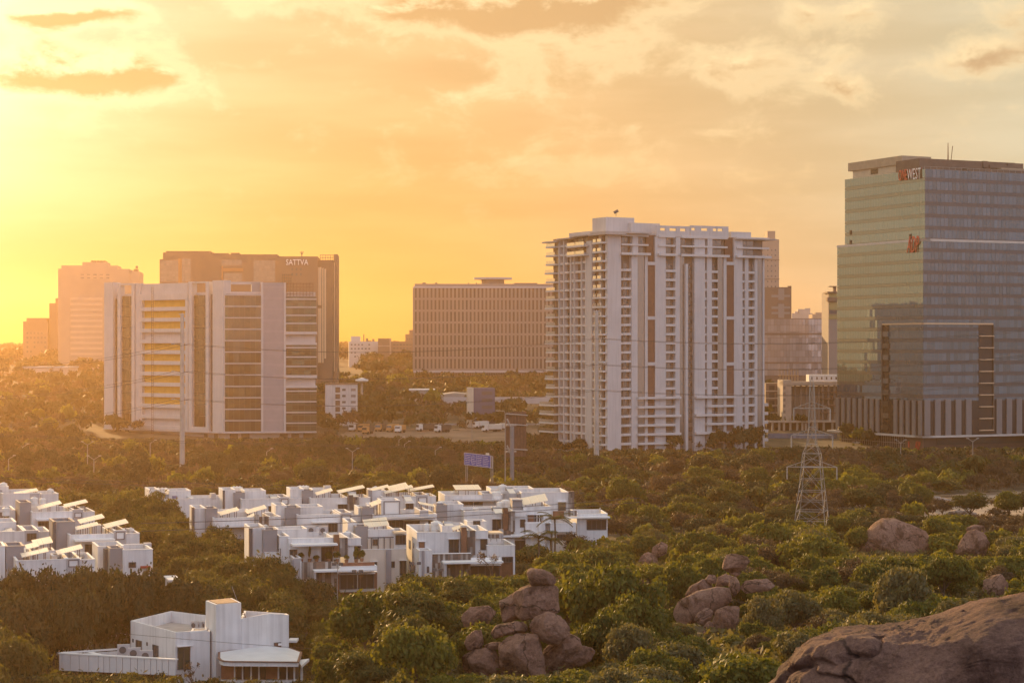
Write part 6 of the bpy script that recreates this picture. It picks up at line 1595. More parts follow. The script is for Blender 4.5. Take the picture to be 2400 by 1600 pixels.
    for px, dd in ((330, 231), (380, 230), (430, 228), (480, 228), (540, 228), (600, 228), (650, 228), (600, 219), (660, 219), (260, 226), (200, 226), (400, 236), (450, 234), (430, 231), (350, 236)): FOOT.append((*A(px, dd), 5.0))
    for r in ((300, 1440, 680, 1575, 222), (137, 1520, 415, 1586, 224), (510, 1520, 710, 1598, 220)): PROT.append(r)
white_house()
# ================================================================== GRANITE
def rock_mat(name, c1, c2, dark, crack=0.5, scale=1.0):
    m, nt, b = _nodes(name)
    N, L = nt.nodes, nt.links
    geo = N.new('ShaderNodeNewGeometry')
    def noi(s, det=8, ro=.6, dist=0.0):
        n = N.new('ShaderNodeTexNoise'); n.inputs['Scale'].default_value = s * scale; n.inputs['Detail'].default_value = det; n.inputs['Roughness'].default_value = ro; n.inputs['Distortion'].default_value = dist
        L.new(geo.outputs['Position'], n.inputs['Vector']); return n.outputs[0]
    def ramp(x, stops):
        r = N.new('ShaderNodeValToRGB'); L.new(x, r.inputs[0]); e = r.color_ramp.elements
        for i, (p, c) in enumerate(stops):
            q = e[i] if i < 2 else e.new(p)
            q.position = p; q.color = (*c, 1)
        return r.outputs[0]
    def mix(mode, f, a, c):
        x = N.new('ShaderNodeMix'); x.data_type = 'RGBA'; x.blend_type = mode
        if isinstance(f, float): x.inputs[0].default_value = f
        else: L.new(f, x.inputs[0])
        L.new(a, x.inputs[6]); L.new(c, x.inputs[7]); return x.outputs[2]
    base = ramp(noi(.30), [(.35, c1), (.65, c2)])
    fine = 3.2 if scale <= 1 else 11.0
    speck = ramp(noi(fine, 9, .82), [(.36, (.50, .47, .46)), (.64, (1.3, 1.27, 1.24))])
    stain = ramp(noi(.55, 8, .68, .6), [(.50, (1, 1, 1)), (.62, dark)])
    lich = ramp(noi(1.7, 6, .7), [(.60, (0, 0, 0)), (.74, (.5, .5, .5))])
    col = mix('MULTIPLY', 1.0, mix('MULTIPLY', .8, base, speck), stain)
    pale = N.new('ShaderNodeRGB'); pale.outputs[0].default_value = (.33, .27, .25, 1)
    f = N.new('ShaderNodeSeparateColor'); L.new(lich, f.inputs[0])
    col = mix('MIX', f.outputs[0], col, pale.outputs[0])
    vo = N.new('ShaderNodeTexVoronoi'); vo.feature = 'DISTANCE_TO_EDGE'; vo.inputs['Scale'].default_value = .22 * scale
    wp = N.new('ShaderNodeVectorMath'); wp.operation = 'MULTIPLY_ADD'; wn = N.new('ShaderNodeTexNoise'); wn.inputs['Scale'].default_value = .8 * scale; wn.inputs['Detail'].default_value = 6
    L.new(geo.outputs['Position'], wn.inputs['Vector']); L.new(wn.outputs['Color'], wp.inputs[0]); wp.inputs[1].default_value = (2.2 / scale,) * 3; L.new(geo.outputs['Position'], wp.inputs[2]); L.new(wp.outputs[0], vo.inputs['Vector'])
    ck = N.new('ShaderNodeMapRange'); L.new(vo.outputs['Distance'], ck.inputs[0]); ck.inputs[1].default_value = .004; ck.inputs[2].default_value = .016; ck.inputs[3].default_value = .35
    cr = N.new('ShaderNodeCombineColor'); [L.new(ck.outputs[0], s) for s in cr.inputs]
    col = mix('MULTIPLY', 1.0, col, cr.outputs[0])
    L.new(col, b.inputs['Base Color']); b.inputs['Roughness'].default_value = .85; b.inputs['Specular IOR Level'].default_value = .25
    hsum = N.new('ShaderNodeMath'); hsum.operation = 'MULTIPLY_ADD'; L.new(noi(5.0 if scale <= 1 else 9.0, 9, .75), hsum.inputs[0]); hsum.inputs[1].default_value = .7; L.new(noi(.9, 8, .6), hsum.inputs[2])
    bp = N.new('ShaderNodeBump'); bp.inputs['Strength'].default_value = 1.0; bp.inputs['Distance'].default_value = .4 / scale; L.new(hsum.outputs[0], bp.inputs['Height']); L.new(bp.outputs[0], b.inputs['Normal'])
    return m
ROCK = rock_mat('pink_brown_granite', (.255, .140, .100), (.375, .230, .172), (.40, .35, .32))
ROCK2 = rock_mat('weathered_dark_granite', (.20, .110, .085), (.42, .245, .185), (.46, .40, .38), scale=1.6)

import bmesh
_ico = {}
def ico(n):
    if n not in _ico:
        bm = bmesh.new(); bmesh.ops.create_icosphere(bm, subdivisions=n, radius=1.0); bm.verts.ensure_lookup_table()
        _ico[n] = (np.array([v.co[:] for v in bm.verts]), [tuple(v.index for v in f.verts) for f in bm.faces]); bm.free()
    return _ico[n]
def rock(label, poly, d, deep=.8, box=2.6, seed=0, sub=5, mat=None, rough=.075, cuts=7, name='boulder', cat='boulder', group=None, prot=True):
    """boulder whose outline is seen as poly (pixels) at depth d, with its own thickness"""
    poly = [(float(x), float(y)) for x, y in poly]
    cx = sum(p[0] for p in poly) / len(poly); cyy = sum(p[1] for p in poly) / len(poly)
    C = P(cx, cyy, d); k = d / F
    pv = np.array([((x - cx) * k, (cyy - y) * k) for x, y in poly])
    # radial outline, smoothed
    th = np.linspace(-math.pi, math.pi, 361); rad = np.zeros(361)
    for i, t in enumerate(th):
        dx, dz = math.cos(t), math.sin(t); best = 0
        for a in range(len(pv)):
            p, q = pv[a], pv[(a + 1) % len(pv)]; e = q - p; den = dx * e[1] - dz * e[0]
            if abs(den) < 1e-9: continue
            s = (p[0] * e[1] - p[1] * e[0]) / den; u = (p[0] * dz - p[1] * dx) / den
            if s > 0 and -1e-6 <= u <= 1 + 1e-6: best = max(best, s)
        rad[i] = best
    ker = np.hanning(9); ker /= ker.sum()
    rad = np.convolve(np.concatenate([rad[-13:-1], rad, rad[1:13]]), ker, 'same')[12:-12]
    V, Fc = ico(sub)
    theta = np.arctan2(V[:, 2], V[:, 0]); s = np.clip(np.abs(V[:, 1]), 0, 1)
    R_ = np.interp(theta, th, rad); mean = rad.mean(); b = mean * deep
    c = np.sqrt(1 - s * s)
    norm = (c ** box + s ** box) ** (-1.0 / box)
    X = np.stack([R_ * np.cos(theta) * c * norm, np.sign(V[:, 1]) * b * s * norm, R_ * np.sin(theta) * c * norm], 1)
    rnd = random.Random(seed)
    for _ in range(cuts):     # worn facets on the body, kept off the outline
        n = Vector((rnd.uniform(-.8, .8), -rnd.uniform(.35, 1), rnd.uniform(-.6, .9))).normalized(); n = np.array(n)
        ext = (X @ n).max(); off = ext * rnd.uniform(.66, .88); dd = np.maximum(X @ n - off, 0)
        X -= dd[:, None] * n[None] * .93
    out = []
    sv = seed * 7.3
    for x, v in zip(X, V):
        q = Vector(x) / max(mean, .01)
        f = noise.fractal(q * 1.6 + Vector((sv, 0, 0)), .9, 2.1, 5) * rough + noise.fractal(q * 6 + Vector((0, sv, 0)), .7, 2.1, 4) * rough * .4
        out.append(tuple(Vector(x) + Vector(v) * f * mean))
    me = bpy.data.meshes.new(name); me.from_pydata(out, [], Fc); me.materials.append(mat or ROCK)
    me.polygons.foreach_set('use_smooth', [True] * len(me.polygons))
    o = bpy.data.objects.new(name, me); o.location = C; COL.objects.link(o)
    tag(o, label, cat, group)
    if prot:
        ys = [p[1] for p in poly]; xs = [p[0] for p in poly]
        PROT.append((min(xs) + 4, min(ys), max(xs) - 4, max(ys) - (max(ys) - min(ys)) * .12, d - b))
    FOOT.append((C.x, C.y, mean * .9))
    return o
def c8(pts): return [(1000 + X / 2.94, 1200 + Y / 2.94) for X, Y in pts]
def c9(pts): return [(1600 + X / 2.614, 1000 + Y / 2.614) for X, Y in pts]
G1_, G2_ = 'piled boulders of the near tor', 'boulders of the rounded outcrop'
D1 = hit(1225, 1592).y
rock('angular boulder with a pointed shoulder on the very top of the near tor', c8([(683, 392), (720, 383), (800, 395), (850, 415), (890, 450), (888, 492), (850, 503), (720, 508), (705, 470)]), D1 + 2.0, .9, 3.2, 1, cuts=4)
rock('large square boulder under the pointed top stone of the near tor', c8([(596, 560), (650, 520), (720, 500), (880, 500), (905, 530), (915, 690), (800, 715), (650, 742), (606, 690)]), D1 + 1.8, .75, 4.0, 2, cuts=6)
rock('dark grassy slab leaning on the flank of the large square boulder', c8([(500, 615), (560, 575), (625, 548), (660, 600), (655, 735), (530, 757), (510, 690)]), D1 + 2.6, .8, 3.0, 3)
rock('big round boulder resting at the front of the near tor', c8([(700, 790), (740, 720), (830, 685), (930, 715), (985, 790), (987, 840), (900, 912), (840, 907), (730, 850)]), D1 - .6, .85, 2.6, 4, cuts=5)
rock('oblong boulder lying under the large square boulder', c8([(437, 830), (480, 775), (600, 755), (690, 745), (708, 790), (670, 835), (560, 842), (460, 872)]), D1 + .2, .8, 2.6, 5)
rock('small upright boulder at the outer edge of the near tor', c8([(258, 900), (270, 860), (330, 815), (378, 808), (392, 900), (380, 935), (280, 952)]), D1 + .4, .9, 2.8, 6)
rock('domed grey boulder beneath the small upright one', c8([(235, 1000), (300, 955), (400, 930), (490, 950), (520, 1060), (490, 1130), (380, 1150), (250, 1090)]), D1 - .2, .8, 2.6, 7)
rock('tall blocky boulder at the foot of the near tor', c8([(498, 905), (560, 860), (640, 845), (765, 845), (792, 920), (825, 1130), (700, 1180), (512, 1130)]), D1 - 1.2, .7, 4.0, 8, cuts=6)
rock('shadowed boulder behind the tall blocky one at the tor foot', c8([(790, 960), (880, 890), (990, 840), (1062, 870), (1065, 1010), (960, 1120), (820, 1120)]), D1 + .6, .8, 2.6, 9)
rock('low flat boulder half hidden in bushes beside the near tor', c8([(960, 1030), (1040, 912), (1130, 930), (1175, 955), (1130, 1020), (1050, 1060)]), D1 + .2, .8, 2.4, 10)
rock('thin stone wedge jammed under the oblong boulder', c8([(388, 918), (450, 893), (520, 893), (520, 945), (400, 938)]), D1 - .2, .9, 3, 11, 4)
rock('brush covered boulder behind the near tor', c8([(235, 720), (300, 655), (430, 640), (480, 690), (430, 770), (250, 800)]), D1 + 8, .8, 2.4, 12)
D2 = hit(1650, 1490).y
rock('balanced boulder perched alone on the rounded outcrop', c8([(2036, 385), (2045, 335), (2065, 290), (2130, 287), (2210, 305), (2227, 335), (2192, 382), (2140, 412), (2095, 422)]), D2 + 8, .85, 3.2, 21, cuts=5)
rock('small pedestal stone under the balanced boulder', c8([(2085, 420), (2110, 400), (2155, 398), (2165, 425), (2130, 445)]), D2 + 8, .9, 2.6, 22, 4, prot=False)
rock('long slanting boulder at the upper edge of the rounded outcrop', c8([(1778, 585), (1800, 520), (1900, 460), (1975, 475), (1975, 515), (1850, 565)]), D2 + 5, .8, 2.6, 23)
rock('small cube boulder on the long slanting one', c8([(1920, 460), (1945, 428), (1985, 433), (2003, 465), (1992, 495), (1935, 483)]), D2 + 5, .9, 3, 24, 4)
rock('grey boulder beneath the balanced boulder', c8([(1990, 510), (2008, 445), (2060, 425), (2115, 440), (2100, 505)]), D2 + 6, .8, 2.6, 25)
rock('grassy upright stone beside the grey boulder on the outcrop', c8([(2080, 510), (2093, 445), (2140, 440), (2165, 525), (2115, 590)]), D2 + 4, .8, 2.8, 26)
rock('long low rock shelf running into the bushes behind the outcrop', c8([(2150, 520), (2200, 470), (2360, 455), (2420, 490), (2360, 540), (2200, 560)]), D2 + 7, .6, 2.6, 27)
rock('broad striped rock slab forming the rounded outcrop', c8([(1672, 700), (1720, 620), (1850, 545), (2000, 510), (2085, 520), (2110, 610), (1990, 700), (1850, 760), (1740, 790)]), D2 + 2, .5, 2.4, 28, rough=.035, cuts=2)
rock('smooth rounded lobe under the striped slab', c8([(1838, 745), (1870, 690), (1930, 655), (1978, 678), (1965, 745), (1900, 780)]), D2 + .3, .7, 2.4, 29)
rock('large smooth lobe with a dark cleft on the outcrop', c8([(1972, 760), (1990, 680), (2060, 648), (2155, 650), (2150, 760), (2085, 855), (2010, 865), (1972, 800)]), D2 - .4, .7, 2.4, 30)
rock('little rounded stone below the smooth lobe', c8([(1902, 795), (1940, 745), (1978, 758), (1978, 815)]), D2 - .8, .8, 2.4, 31, 4)
rock('lowest rounded stone of the outcrop among leaves', c8([(1895, 820), (1960, 798), (2003, 830), (1995, 862), (1920, 865)]), D2 - 1, .8, 2.4, 32, 4)
D3 = hit(1500, 1330).y
rock('leaning grey rock slab among yellow bushes above the near tor', c8([(1432, 380), (1480, 300), (1530, 268), (1592, 308), (1592, 355), (1500, 385)]), D3, .6, 2.6, 33)
rock('second grey rock behind the leaning slab', c8([(1545, 295), (1558, 240), (1620, 203), (1663, 222), (1652, 285), (1590, 315)]), D3 + 3, .7, 2.6, 34)
D4 = hit(2090, 1300).y
rock('huge smooth domed boulder standing alone in the scrub', c9([(1070, 790), (1085, 720), (1110, 665), (1155, 605), (1220, 560), (1300, 563), (1400, 598), (1490, 640), (1514, 690), (1515, 790), (1300, 830)]), D4 + 2, .75, 2.4, 41, rough=.03, cuts=3)
rock('pointed tent shaped boulder near the huge domed one', c9([(1670, 770), (1700, 700), (1750, 640), (1800, 626), (1845, 645), (1880, 712), (1878, 800), (1760, 825)]), hit(2280, 1308).y, .75, 2.6, 42)
rock('dark low boulder just behind the pointed boulder', c9([(1735, 640), (1745, 615), (1790, 598), (1850, 605), (1855, 650)]), hit(2280, 1300).y + 7, .8, 2.4, 43, 4)
rock('grey boulder half behind the bush above the foreground rock', c9([(1830, 1020), (1850, 940), (1900, 908), (1955, 905), (1990, 960), (1985, 1060), (1880, 1085)]), hit(2325, 1402).y, .8, 2.6, 44)
rock('small pale stone among bushes just uphill of the foreground rock', c9([(422, 1410), (440, 1360), (480, 1348), (505, 1372), (475, 1420)]), hit(1772, 1545).y, .9, 2.4, 45, 4)
rock('flat stone sunk in leaves beside the small pale stone', c9([(285, 1405), (330, 1373), (385, 1388), (375, 1425)]), hit(1725, 1545).y, .8, 2.4, 46, 4)

def front_slab():
    """the big rock right beside the camera"""
    top = c9([(620, 1585), (640, 1510), (700, 1450), (750, 1395), (790, 1350), (820, 1322), (855, 1303), (910, 1298), (960, 1288), (1000, 1270), (1100, 1262), (1200, 1250), (1330, 1236), (1450, 1215), (1580, 1178), (1700, 1140), (1780, 1118), (1850, 1092), (1930, 1065), (2091, 1038)])
    poly = top + [(2560, 1368), (2850, 1400), (3000, 1700), (2900, 2250), (1500, 2250), (1650, 1800), (1760, 1660)]
    d = 24.0
    o = rock('big cracked brown granite slab filling the near corner', poly, d, .55, 2.2, 51, 7, ROCK2, .018, 2, name='granite_slab', cat='rock slab', prot=False)
    me = o.data; n = len(me.vertices); co = np.zeros(n * 3); me.vertices.foreach_get('co', co); co = co.reshape(-1, 3)
    # long cracks: thin grooves following warped planes, and exfoliated lips along the crest
    out = co.copy()
    rnd = random.Random(2)
    lines = [((.35, .2, 1.0), -.55), ((.9, 0, .65), 1.3), ((-.35, .1, 1), .35), ((1, .1, -.15), 2.6), ((.5, 0, 1), -1.5), ((.2, 0, 1), .9)]
    for i in range(n):
        p = Vector(co[i]); w = noise.fractal(p * .8, .9, 2, 4)
        dd = 0
        for (nn, off) in lines:
            q = Vector(nn).normalized().dot(p) - off + w * .42
            if noise.noise(p * .35 + Vector((off, 3, 1))) > -.1: dd += .085 * math.exp(-(q / .035) ** 2) - .03 * (1 if 0 < q < .5 else 0)
        dd -= .085 * noise.fractal(p * 1.5, .7, 2.1, 6) + .03 * abs(noise.noise(p * 5))
        out[i] = co[i] - np.array(p.normalized()) * dd
    me.vertices.foreach_set('co', out.ravel()); me.update()
front_slab()
# rubble heaps by the dirt clearing
def rubble(label, px, py, wpx, hpx, seed):
    p = hit(px, py); w = wpx / F * p.y; h = hpx / F * p.y
    rnd = random.Random(seed); V, Fc = ico(1); m = MB()
    for i in range(260):
        a = rnd.gauss(0, .34); z = max(0, 1 - (a / .75) ** 2) * h * rnd.random() ** .6; s = rnd.uniform(.12, .5)
        c = Vector((p.x + a * w, p.y + rnd.gauss(0, w * .12), gz(p.x + a * w, p.y) + z)); r = [Vector((rnd.uniform(.5, 1.2), rnd.uniform(.5, 1.2), rnd.uniform(.4, .9))) for _ in range(1)][0]
        m.add([tuple(c + Vector((v[0] * r.x, v[1] * r.y, v[2] * r.z)) * s) for v in V], Fc)
    o = m.build('rubble', paint('broken_stone', (.38, .31, .27), .9, .25, .8), None, org=p); o['kind'] = 'stuff'; o['label'] = label
rubble('pale rubble heap along the far edge of the dirt clearing', 2070, 1190, 150, 24, 1)
rubble('grey stone pile at the near edge of the dirt clearing', 2255, 1212, 60, 16, 2)
rubble('low rubble heap under the tree at the dirt clearing', 2170, 1178, 90, 16, 3)
# ================================================================== TREES
def leaf_mat(name, a, b_, trans=.35):
    m, nt, b = _nodes(name)
    N, L = nt.nodes, nt.links
    at = N.new('ShaderNodeAttribute'); at.attribute_name = 'tint'
    oi = N.new('ShaderNodeObjectInfo')
    mm = N.new('ShaderNodeMath'); mm.operation = 'MULTIPLY_ADD'; L.new(oi.outputs['Random'], mm.inputs[0]); mm.inputs[1].default_value = .45; L.new(at.outputs['Fac'], mm.inputs[2])
    r = N.new('ShaderNodeValToRGB'); L.new(mm.outputs[0], r.inputs[0]); e = r.color_ramp.elements
    e[0].position = .15; e[0].color = (*a, 1); e[1].position = 1.05; e[1].color = (*b_, 1)
    L.new(r.outputs[0], b.inputs['Base Color']); b.inputs['Roughness'].default_value = .6; b.inputs['Specular IOR Level'].default_value = .25
    tr = N.new('ShaderNodeBsdfTranslucent'); sc = N.new('ShaderNodeVectorMath'); sc.operation = 'MULTIPLY'; sc.inputs[1].default_value = (1.7, 1.55, .5); L.new(r.outputs[0], sc.inputs[0]); L.new(sc.outputs[0], tr.inputs[0])
    mx = N.new('ShaderNodeMixShader'); mx.inputs[0].default_value = trans; L.new(b.outputs[0], mx.inputs[1]); L.new(tr.outputs[0], mx.inputs[2]); L.new(mx.outputs[0], N['Material Output'].inputs[0])
    return m
LEAF = {
    'scrub': leaf_mat('scrub_leaves', (.060, .070, .017), (.165, .158, .030), .42),
    'feathery': leaf_mat('feathery_leaves', (.050, .055, .016), (.110, .100, .026), .40),
    'broad': leaf_mat('dark_broad_leaves', (.034, .038, .014), (.068, .064, .021), .24),
    'dry': leaf_mat('dry_brown_twigs', (.070, .046, .028), (.115, .076, .044), .22),
    'shrub': leaf_mat('shrub_leaves', (.062, .072, .018), (.185, .172, .036), .42),
    'pale': leaf_mat('pale_olive_leaves', (.085, .085, .040), (.165, .145, .072), .40),
}
BARK = paint('tree_bark', (.11, .08, .058), .9, .25, 2.0)
def quads_mesh(name, Q, tint, mat):
    """Q: (n,4,3) quads"""
    n = len(Q); me = bpy.data.meshes.new(name)
    me.vertices.add(n * 4); me.vertices.foreach_set('co', Q.reshape(-1).astype(np.float32))
    me.loops.add(n * 4); me.loops.foreach_set('vertex_index', np.arange(n * 4, dtype=np.int32))
    me.polygons.add(n); me.polygons.foreach_set('loop_start', np.arange(0, n * 4, 4, dtype=np.int32))
    at = me.attributes.new('tint', 'FLOAT', 'FACE'); at.data.foreach_set('value', tint.astype(np.float32))
    me.materials.append(mat); me.update(calc_edges=True)
    return me
def crown_quads(rng, style, n, leaf):
    """leaf cards for a crown of unit radius and unit height (base of foliage at z=0.0)"""
    if style == 'broad': k, flat, lr, zlo = 20, .9, (.26, .42), .22
    elif style == 'feathery': k, flat, lr, zlo = 34, .34, (.26, .46), .25
    elif style == 'dry': k, flat, lr, zlo = 26, .8, (.18, .36), .15
    elif style == 'shrub': k, flat, lr, zlo = 11, .85, (.30, .5), .05
    else: k, flat, lr, zlo = 24, .72, (.22, .42), .18
    dirs = rng.normal(size=(k, 3)); dirs /= np.linalg.norm(dirs, axis=1)[:, None]
    dirs[:, 2] = np.where(dirs[:, 2] < -.25, -dirs[:, 2], dirs[:, 2])
    rad = rng.uniform(.2, .95, k) ** .7
    zc = zlo + .36
    asym = rng.uniform(.65, 1.15, 2)
    C = np.stack([dirs[:, 0] * rad * .80 * asym[0], dirs[:, 1] * rad * .80 * asym[1], zc + dirs[:, 2] * rad * .42 + rng.normal(0, .04, k)], 1)
    Rl = rng.uniform(lr[0], lr[1], k)
    w = Rl ** 2; w /= w.sum()
    li = rng.choice(k, n, p=w)
    nd = rng.normal(size=(n, 3)); nd /= np.linalg.norm(nd, axis=1)[:, None]
    nd[:, 2] = np.where((nd[:, 2] < -.3) & (rng.random(n) < .75), -nd[:, 2], nd[:, 2])
    shell = rng.uniform(.45, 1.0, n) ** .5 + rng.normal(0, .05, n)
    if style == 'dry': shell = rng.uniform(.15, 1.1, n) ** .8
    P_ = C[li] + nd * (Rl[li] * shell)[:, None] * np.array([1, 1, flat * .8])
    # wispy shoots breaking the outline
    sh = rng.random(n) < (.05 if style in ('broad',) else .10)
    P_[sh] += (nd[sh] * rng.uniform(.0, .16, sh.sum())[:, None]) * np.array([1, 1, .9])
    nrm = nd * 1.0 + rng.normal(0, .55, (n, 3))
    if style == 'feathery': nrm = nd * .5 + rng.normal(0, .35, (n, 3)) + np.array([0, 0, .6])
    nrm /= np.linalg.norm(nrm, axis=1)[:, None] + 1e-9
    a = np.cross(nrm, rng.normal(size=(n, 3))); a /= np.linalg.norm(a, axis=1)[:, None] + 1e-9
    b = np.cross(nrm, a)
    s = leaf * rng.uniform(.55, 1.45, n); asp = rng.uniform(.45, .9, n)
    if style == 'feathery': asp = rng.uniform(.22, .45, n); s = s * 1.5
    if style == 'dry': asp = rng.uniform(.12, .4, n); s = s * 1.35
    A = a * (s)[:, None]; B = b * (s * asp)[:, None]
    Q = np.stack([P_ - A, P_ - B * .9, P_ + A, P_ + B * .9], 1)
    Q[:, :, 2] /= np.percentile(P_[:, 2], 99.3)
    lt = rng.uniform(0, .42, k)[li]
    tint = lt + rng.uniform(0, .28, n)
    return Q, tint
def trunk_mesh(rng, name):
    """unit tree: trunk and limbs up into the crown, height 1, spread 1 (scaled apart)"""
    m = MB(); r0 = .045
    lean = rng.normal(0, .05, 2)
    m.tube([(0, 0, -.08), (lean[0] * .3, lean[1] * .3, .15), (lean[0], lean[1], .36)], [r0, r0 * .8, r0 * .62], 7)
    for i in range(7):
        a = i * 2.4 + rng.uniform(0, 1); l = rng.uniform(.35, .65); z = rng.uniform(.5, .8)
        st = (lean[0] * .8, lean[1] * .8, rng.uniform(.22, .34))
        mid = (st[0] + math.cos(a) * l * .5, st[1] + math.sin(a) * l * .5, (st[2] + z) / 2 + .06)
        m.tube([st, mid, (math.cos(a) * l, math.sin(a) * l, z)], [r0 * .5, r0 * .33, r0 * .12], 5)
    return m.mesh(name, BARK)
rng = np.random.default_rng(11)
LIB = {}
SPEC = {'scrub': ('scrub', 7000, .046, 4), 'feathery': ('feathery', 7000, .042, 3), 'broad': ('broad', 8000, .044, 3), 'dry': ('dry', 5200, .040, 3), 'shrub': ('shrub', 3600, .062, 4), 'pale': ('scrub', 6500, .040, 2)}
for k, (st, n, lf, nv) in SPEC.items():
    LIB[k] = []
    for i in range(nv):
        Q, t = crown_quads(rng, st, n, lf)
        LIB[k].append(quads_mesh('crown' if k != 'shrub' else 'shrub', Q, t, LEAF[k]))
TRUNKS = [trunk_mesh(rng, 'trunk') for _ in range(4)]
LOD = {k: [crown_quads(rng, SPEC[k][0], 330 if k != 'shrub' else 130, SPEC[k][2] * (3.3 if k != 'shrub' else 2.8)) for _ in range(4)] for k in SPEC}

PROT += [(1282, 500, 1800, 1070, 672), (1962, 400, 2400, 1066, 700), (236, 650, 742, 1046, 750), (815, 996, 1050, 1026, 755), (1080, 1000, 1200, 1036, 755), (1084, 1055, 1165, 1096, 470), (1186, 960, 1240, 1110, 470),
         (762, 900, 838, 962, 790), (1098, 905, 1160, 985, 780), (1800, 880, 1960, 1048, 772), (975, 660, 1285, 880, 1100), (815, 780, 970, 838, 1350), (1010, 918, 1100, 940, 890), (2230, 1160, 2400, 1206, 400), (2150, 1180, 2260, 1208, 395), (2030, 1165, 2150, 1190, 395), (836, 880, 862, 900, 870), (50, 600, 330, 840, 1300), (374, 580, 792, 850, 990)]
DIRT_POLY = [hit(*p) for p in [(2130, 1196), (2180, 1172), (2330, 1160), (2480, 1156), (2480, 1203), (2330, 1216), (2200, 1214)]]
YARD_POLY = [hit(*p) for p in [(790, 1030), (820, 1012), (1270, 1010), (1290, 1046), (1090, 1050)]]
def in_poly(x, y, poly):
    c = False; j = len(poly) - 1
    for i in range(len(poly)):
        a, b = poly[i], poly[j]
        if (a.y > y) != (b.y > y) and x < (b.x - a.x) * (y - a.y) / (b.y - a.y) + a.x: c = not c
        j = i
    return c
trees = []     # kind, x, y, z, R, H, colour seed
grid = {}
def near(x, y, r):
    g = int(x // 6), int(y // 6)
    for i in range(-2, 3):
        for j in range(-2, 3):
            for (a, b, q) in grid.get((g[0] + i, g[1] + j), ()):
                if (a - x) ** 2 + (b - y) ** 2 < ((q + r) * .62) ** 2: return True
    return False
def place(kind, x, y, R_, H, force=False, mn=1.3):
    if y < 60: return False
    for fx, fy, fr_ in FOOT:
        if (fx - x) ** 2 + (fy - y) ** 2 < ((fr_ + R_ * .55) * (.62 if force else 1)) ** 2: return False
    z = gz(x, y); px = 1200 + x / y * F; pr = R_ / y * F
    if in_poly(x, y, DIRT_POLY) or in_poly(x, y, YARD_POLY): return False
    for (x0, y0, x1, y1, d) in PROT:
        if y < d and px + pr * .9 > x0 and px - pr * .9 < x1:
            hm = CAMZ - (y1 + (rt.uniform(-20, 2) if 540 < y and d in (672, 700, 750) else 0) - HOR) / F * y - z
            if CAMZ - (y0 - HOR) / F * y - z < 0: continue         # the seen region lies wholly lower than this spot
            if H > hm:
                H = hm
    if H < mn: return False
    R_ = min(R_, H * .95)
    if not force and near(x, y, R_): return False
    trees.append((kind, x, y, z, R_, H)); grid.setdefault((int(x // 6), int(y // 6)), []).append((x, y, R_)); return True
rt = random.Random(21)
def zone(n, px0, px1, d0, d1, kinds, R0, R1, hk, cond=None, mn=1.3):
    """n tries, evenly over the ground between two depths and two sight lines"""
    for _ in range(n):
        y = math.sqrt(rt.uniform(d0 * d0, d1 * d1)); px = rt.uniform(px0, px1); x = (px - 1200) / F * y
        if cond and not cond(px, y): continue
        k = rt.choices([a for a, _ in kinds], [b for _, b in kinds])[0]
        R_ = rt.uniform(R0, R1); H = R_ * rt.uniform(*hk)
        if k == 'shrub': R_ *= .5; H = R_ * rt.uniform(1.0, 1.5)
        if k == 'dry': H *= .85
        place(k, x, y, R_, H, mn=mn)
# hand-placed trees that carry the picture
def at(kind, px, pytop, pybase_d, R_px, mn=1.0):
    d = pybase_d; x = (px - 1200) / F * d; z = gz(x, d); H = CAMZ - (pytop - HOR) / F * d - z
    if H > 13: return
    R_ = max(R_px / F * d, (.55 if kind in ('scrub', 'pale') else .40) * H); place(kind, x, d, R_, H, True, mn)
for a in (('scrub', 1440, 1335, 152, 95), ('scrub', 1540, 1360, 150, 70), ('scrub', 1370, 1345, 158, 70), ('scrub', 1480, 1400, 146, 70), ('scrub', 1420, 1440, 140, 60), ('scrub', 1655, 1495, 133, 70), ('scrub', 1580, 1500, 138, 60), ('scrub', 1720, 1540, 120, 70), ('scrub', 1660, 1310, 205, 55), ('scrub', 1600, 1330, 190, 50),
          ('pale', 2115, 1335, 168, 52), ('pale', 2250, 1365, 160, 70), ('pale', 1860, 1362, 172, 75), ('pale', 1790, 1400, 168, 60), ('scrub', 1965, 1228, 262, 62), ('scrub', 1900, 1300, 225, 50), ('scrub', 2230, 1180, 330, 52), ('scrub', 2240, 1100, 415, 85), ('scrub', 2385, 1160, 300, 85), ('scrub', 2390, 1330, 175, 60), ('scrub', 2400, 1265, 205, 60),
          ('scrub', 1040, 1545, 118, 70), ('scrub', 1120, 1560, 114, 62), ('scrub', 1195, 1572, 112, 30), ('feathery', 870, 1385, 178, 55), ('feathery', 960, 1388, 182, 60), ('feathery', 930, 1450, 160, 55), ('feathery', 770, 1385, 212, 60), ('scrub', 1000, 1460, 165, 60), ('scrub', 1130, 1400, 170, 50),
          ('feathery', 780, 1490, 190, 60), ('feathery', 700, 1400, 232, 55), ('broad', 725, 1520, 200, 35), ('broad', 380, 1558, 208, 38), ('feathery', 90, 1455, 220, 80), ('feathery', 200, 1520, 205, 70), ('feathery', 30, 1500, 205, 70), ('feathery', 110, 1545, 195, 90)):
    at(*a)
for i, px in enumerate(range(-20, 480, 30)): at('broad', px + rt.uniform(-10, 10), 1346 + rt.uniform(-6, 16) + max(0, px - 330) * .12, 242 + rt.uniform(-4, 6), 52)
for i, px in enumerate(range(0, 310, 36)): at('broad', px, 1395 + rt.uniform(0, 20), 230 + rt.uniform(-3, 3), 56)
BELT = ([335, 400, 470, 520, 560, 620, 660, 700], [1150, 1196, 1218, 1246, 1280, 1304, 1334, 1392])
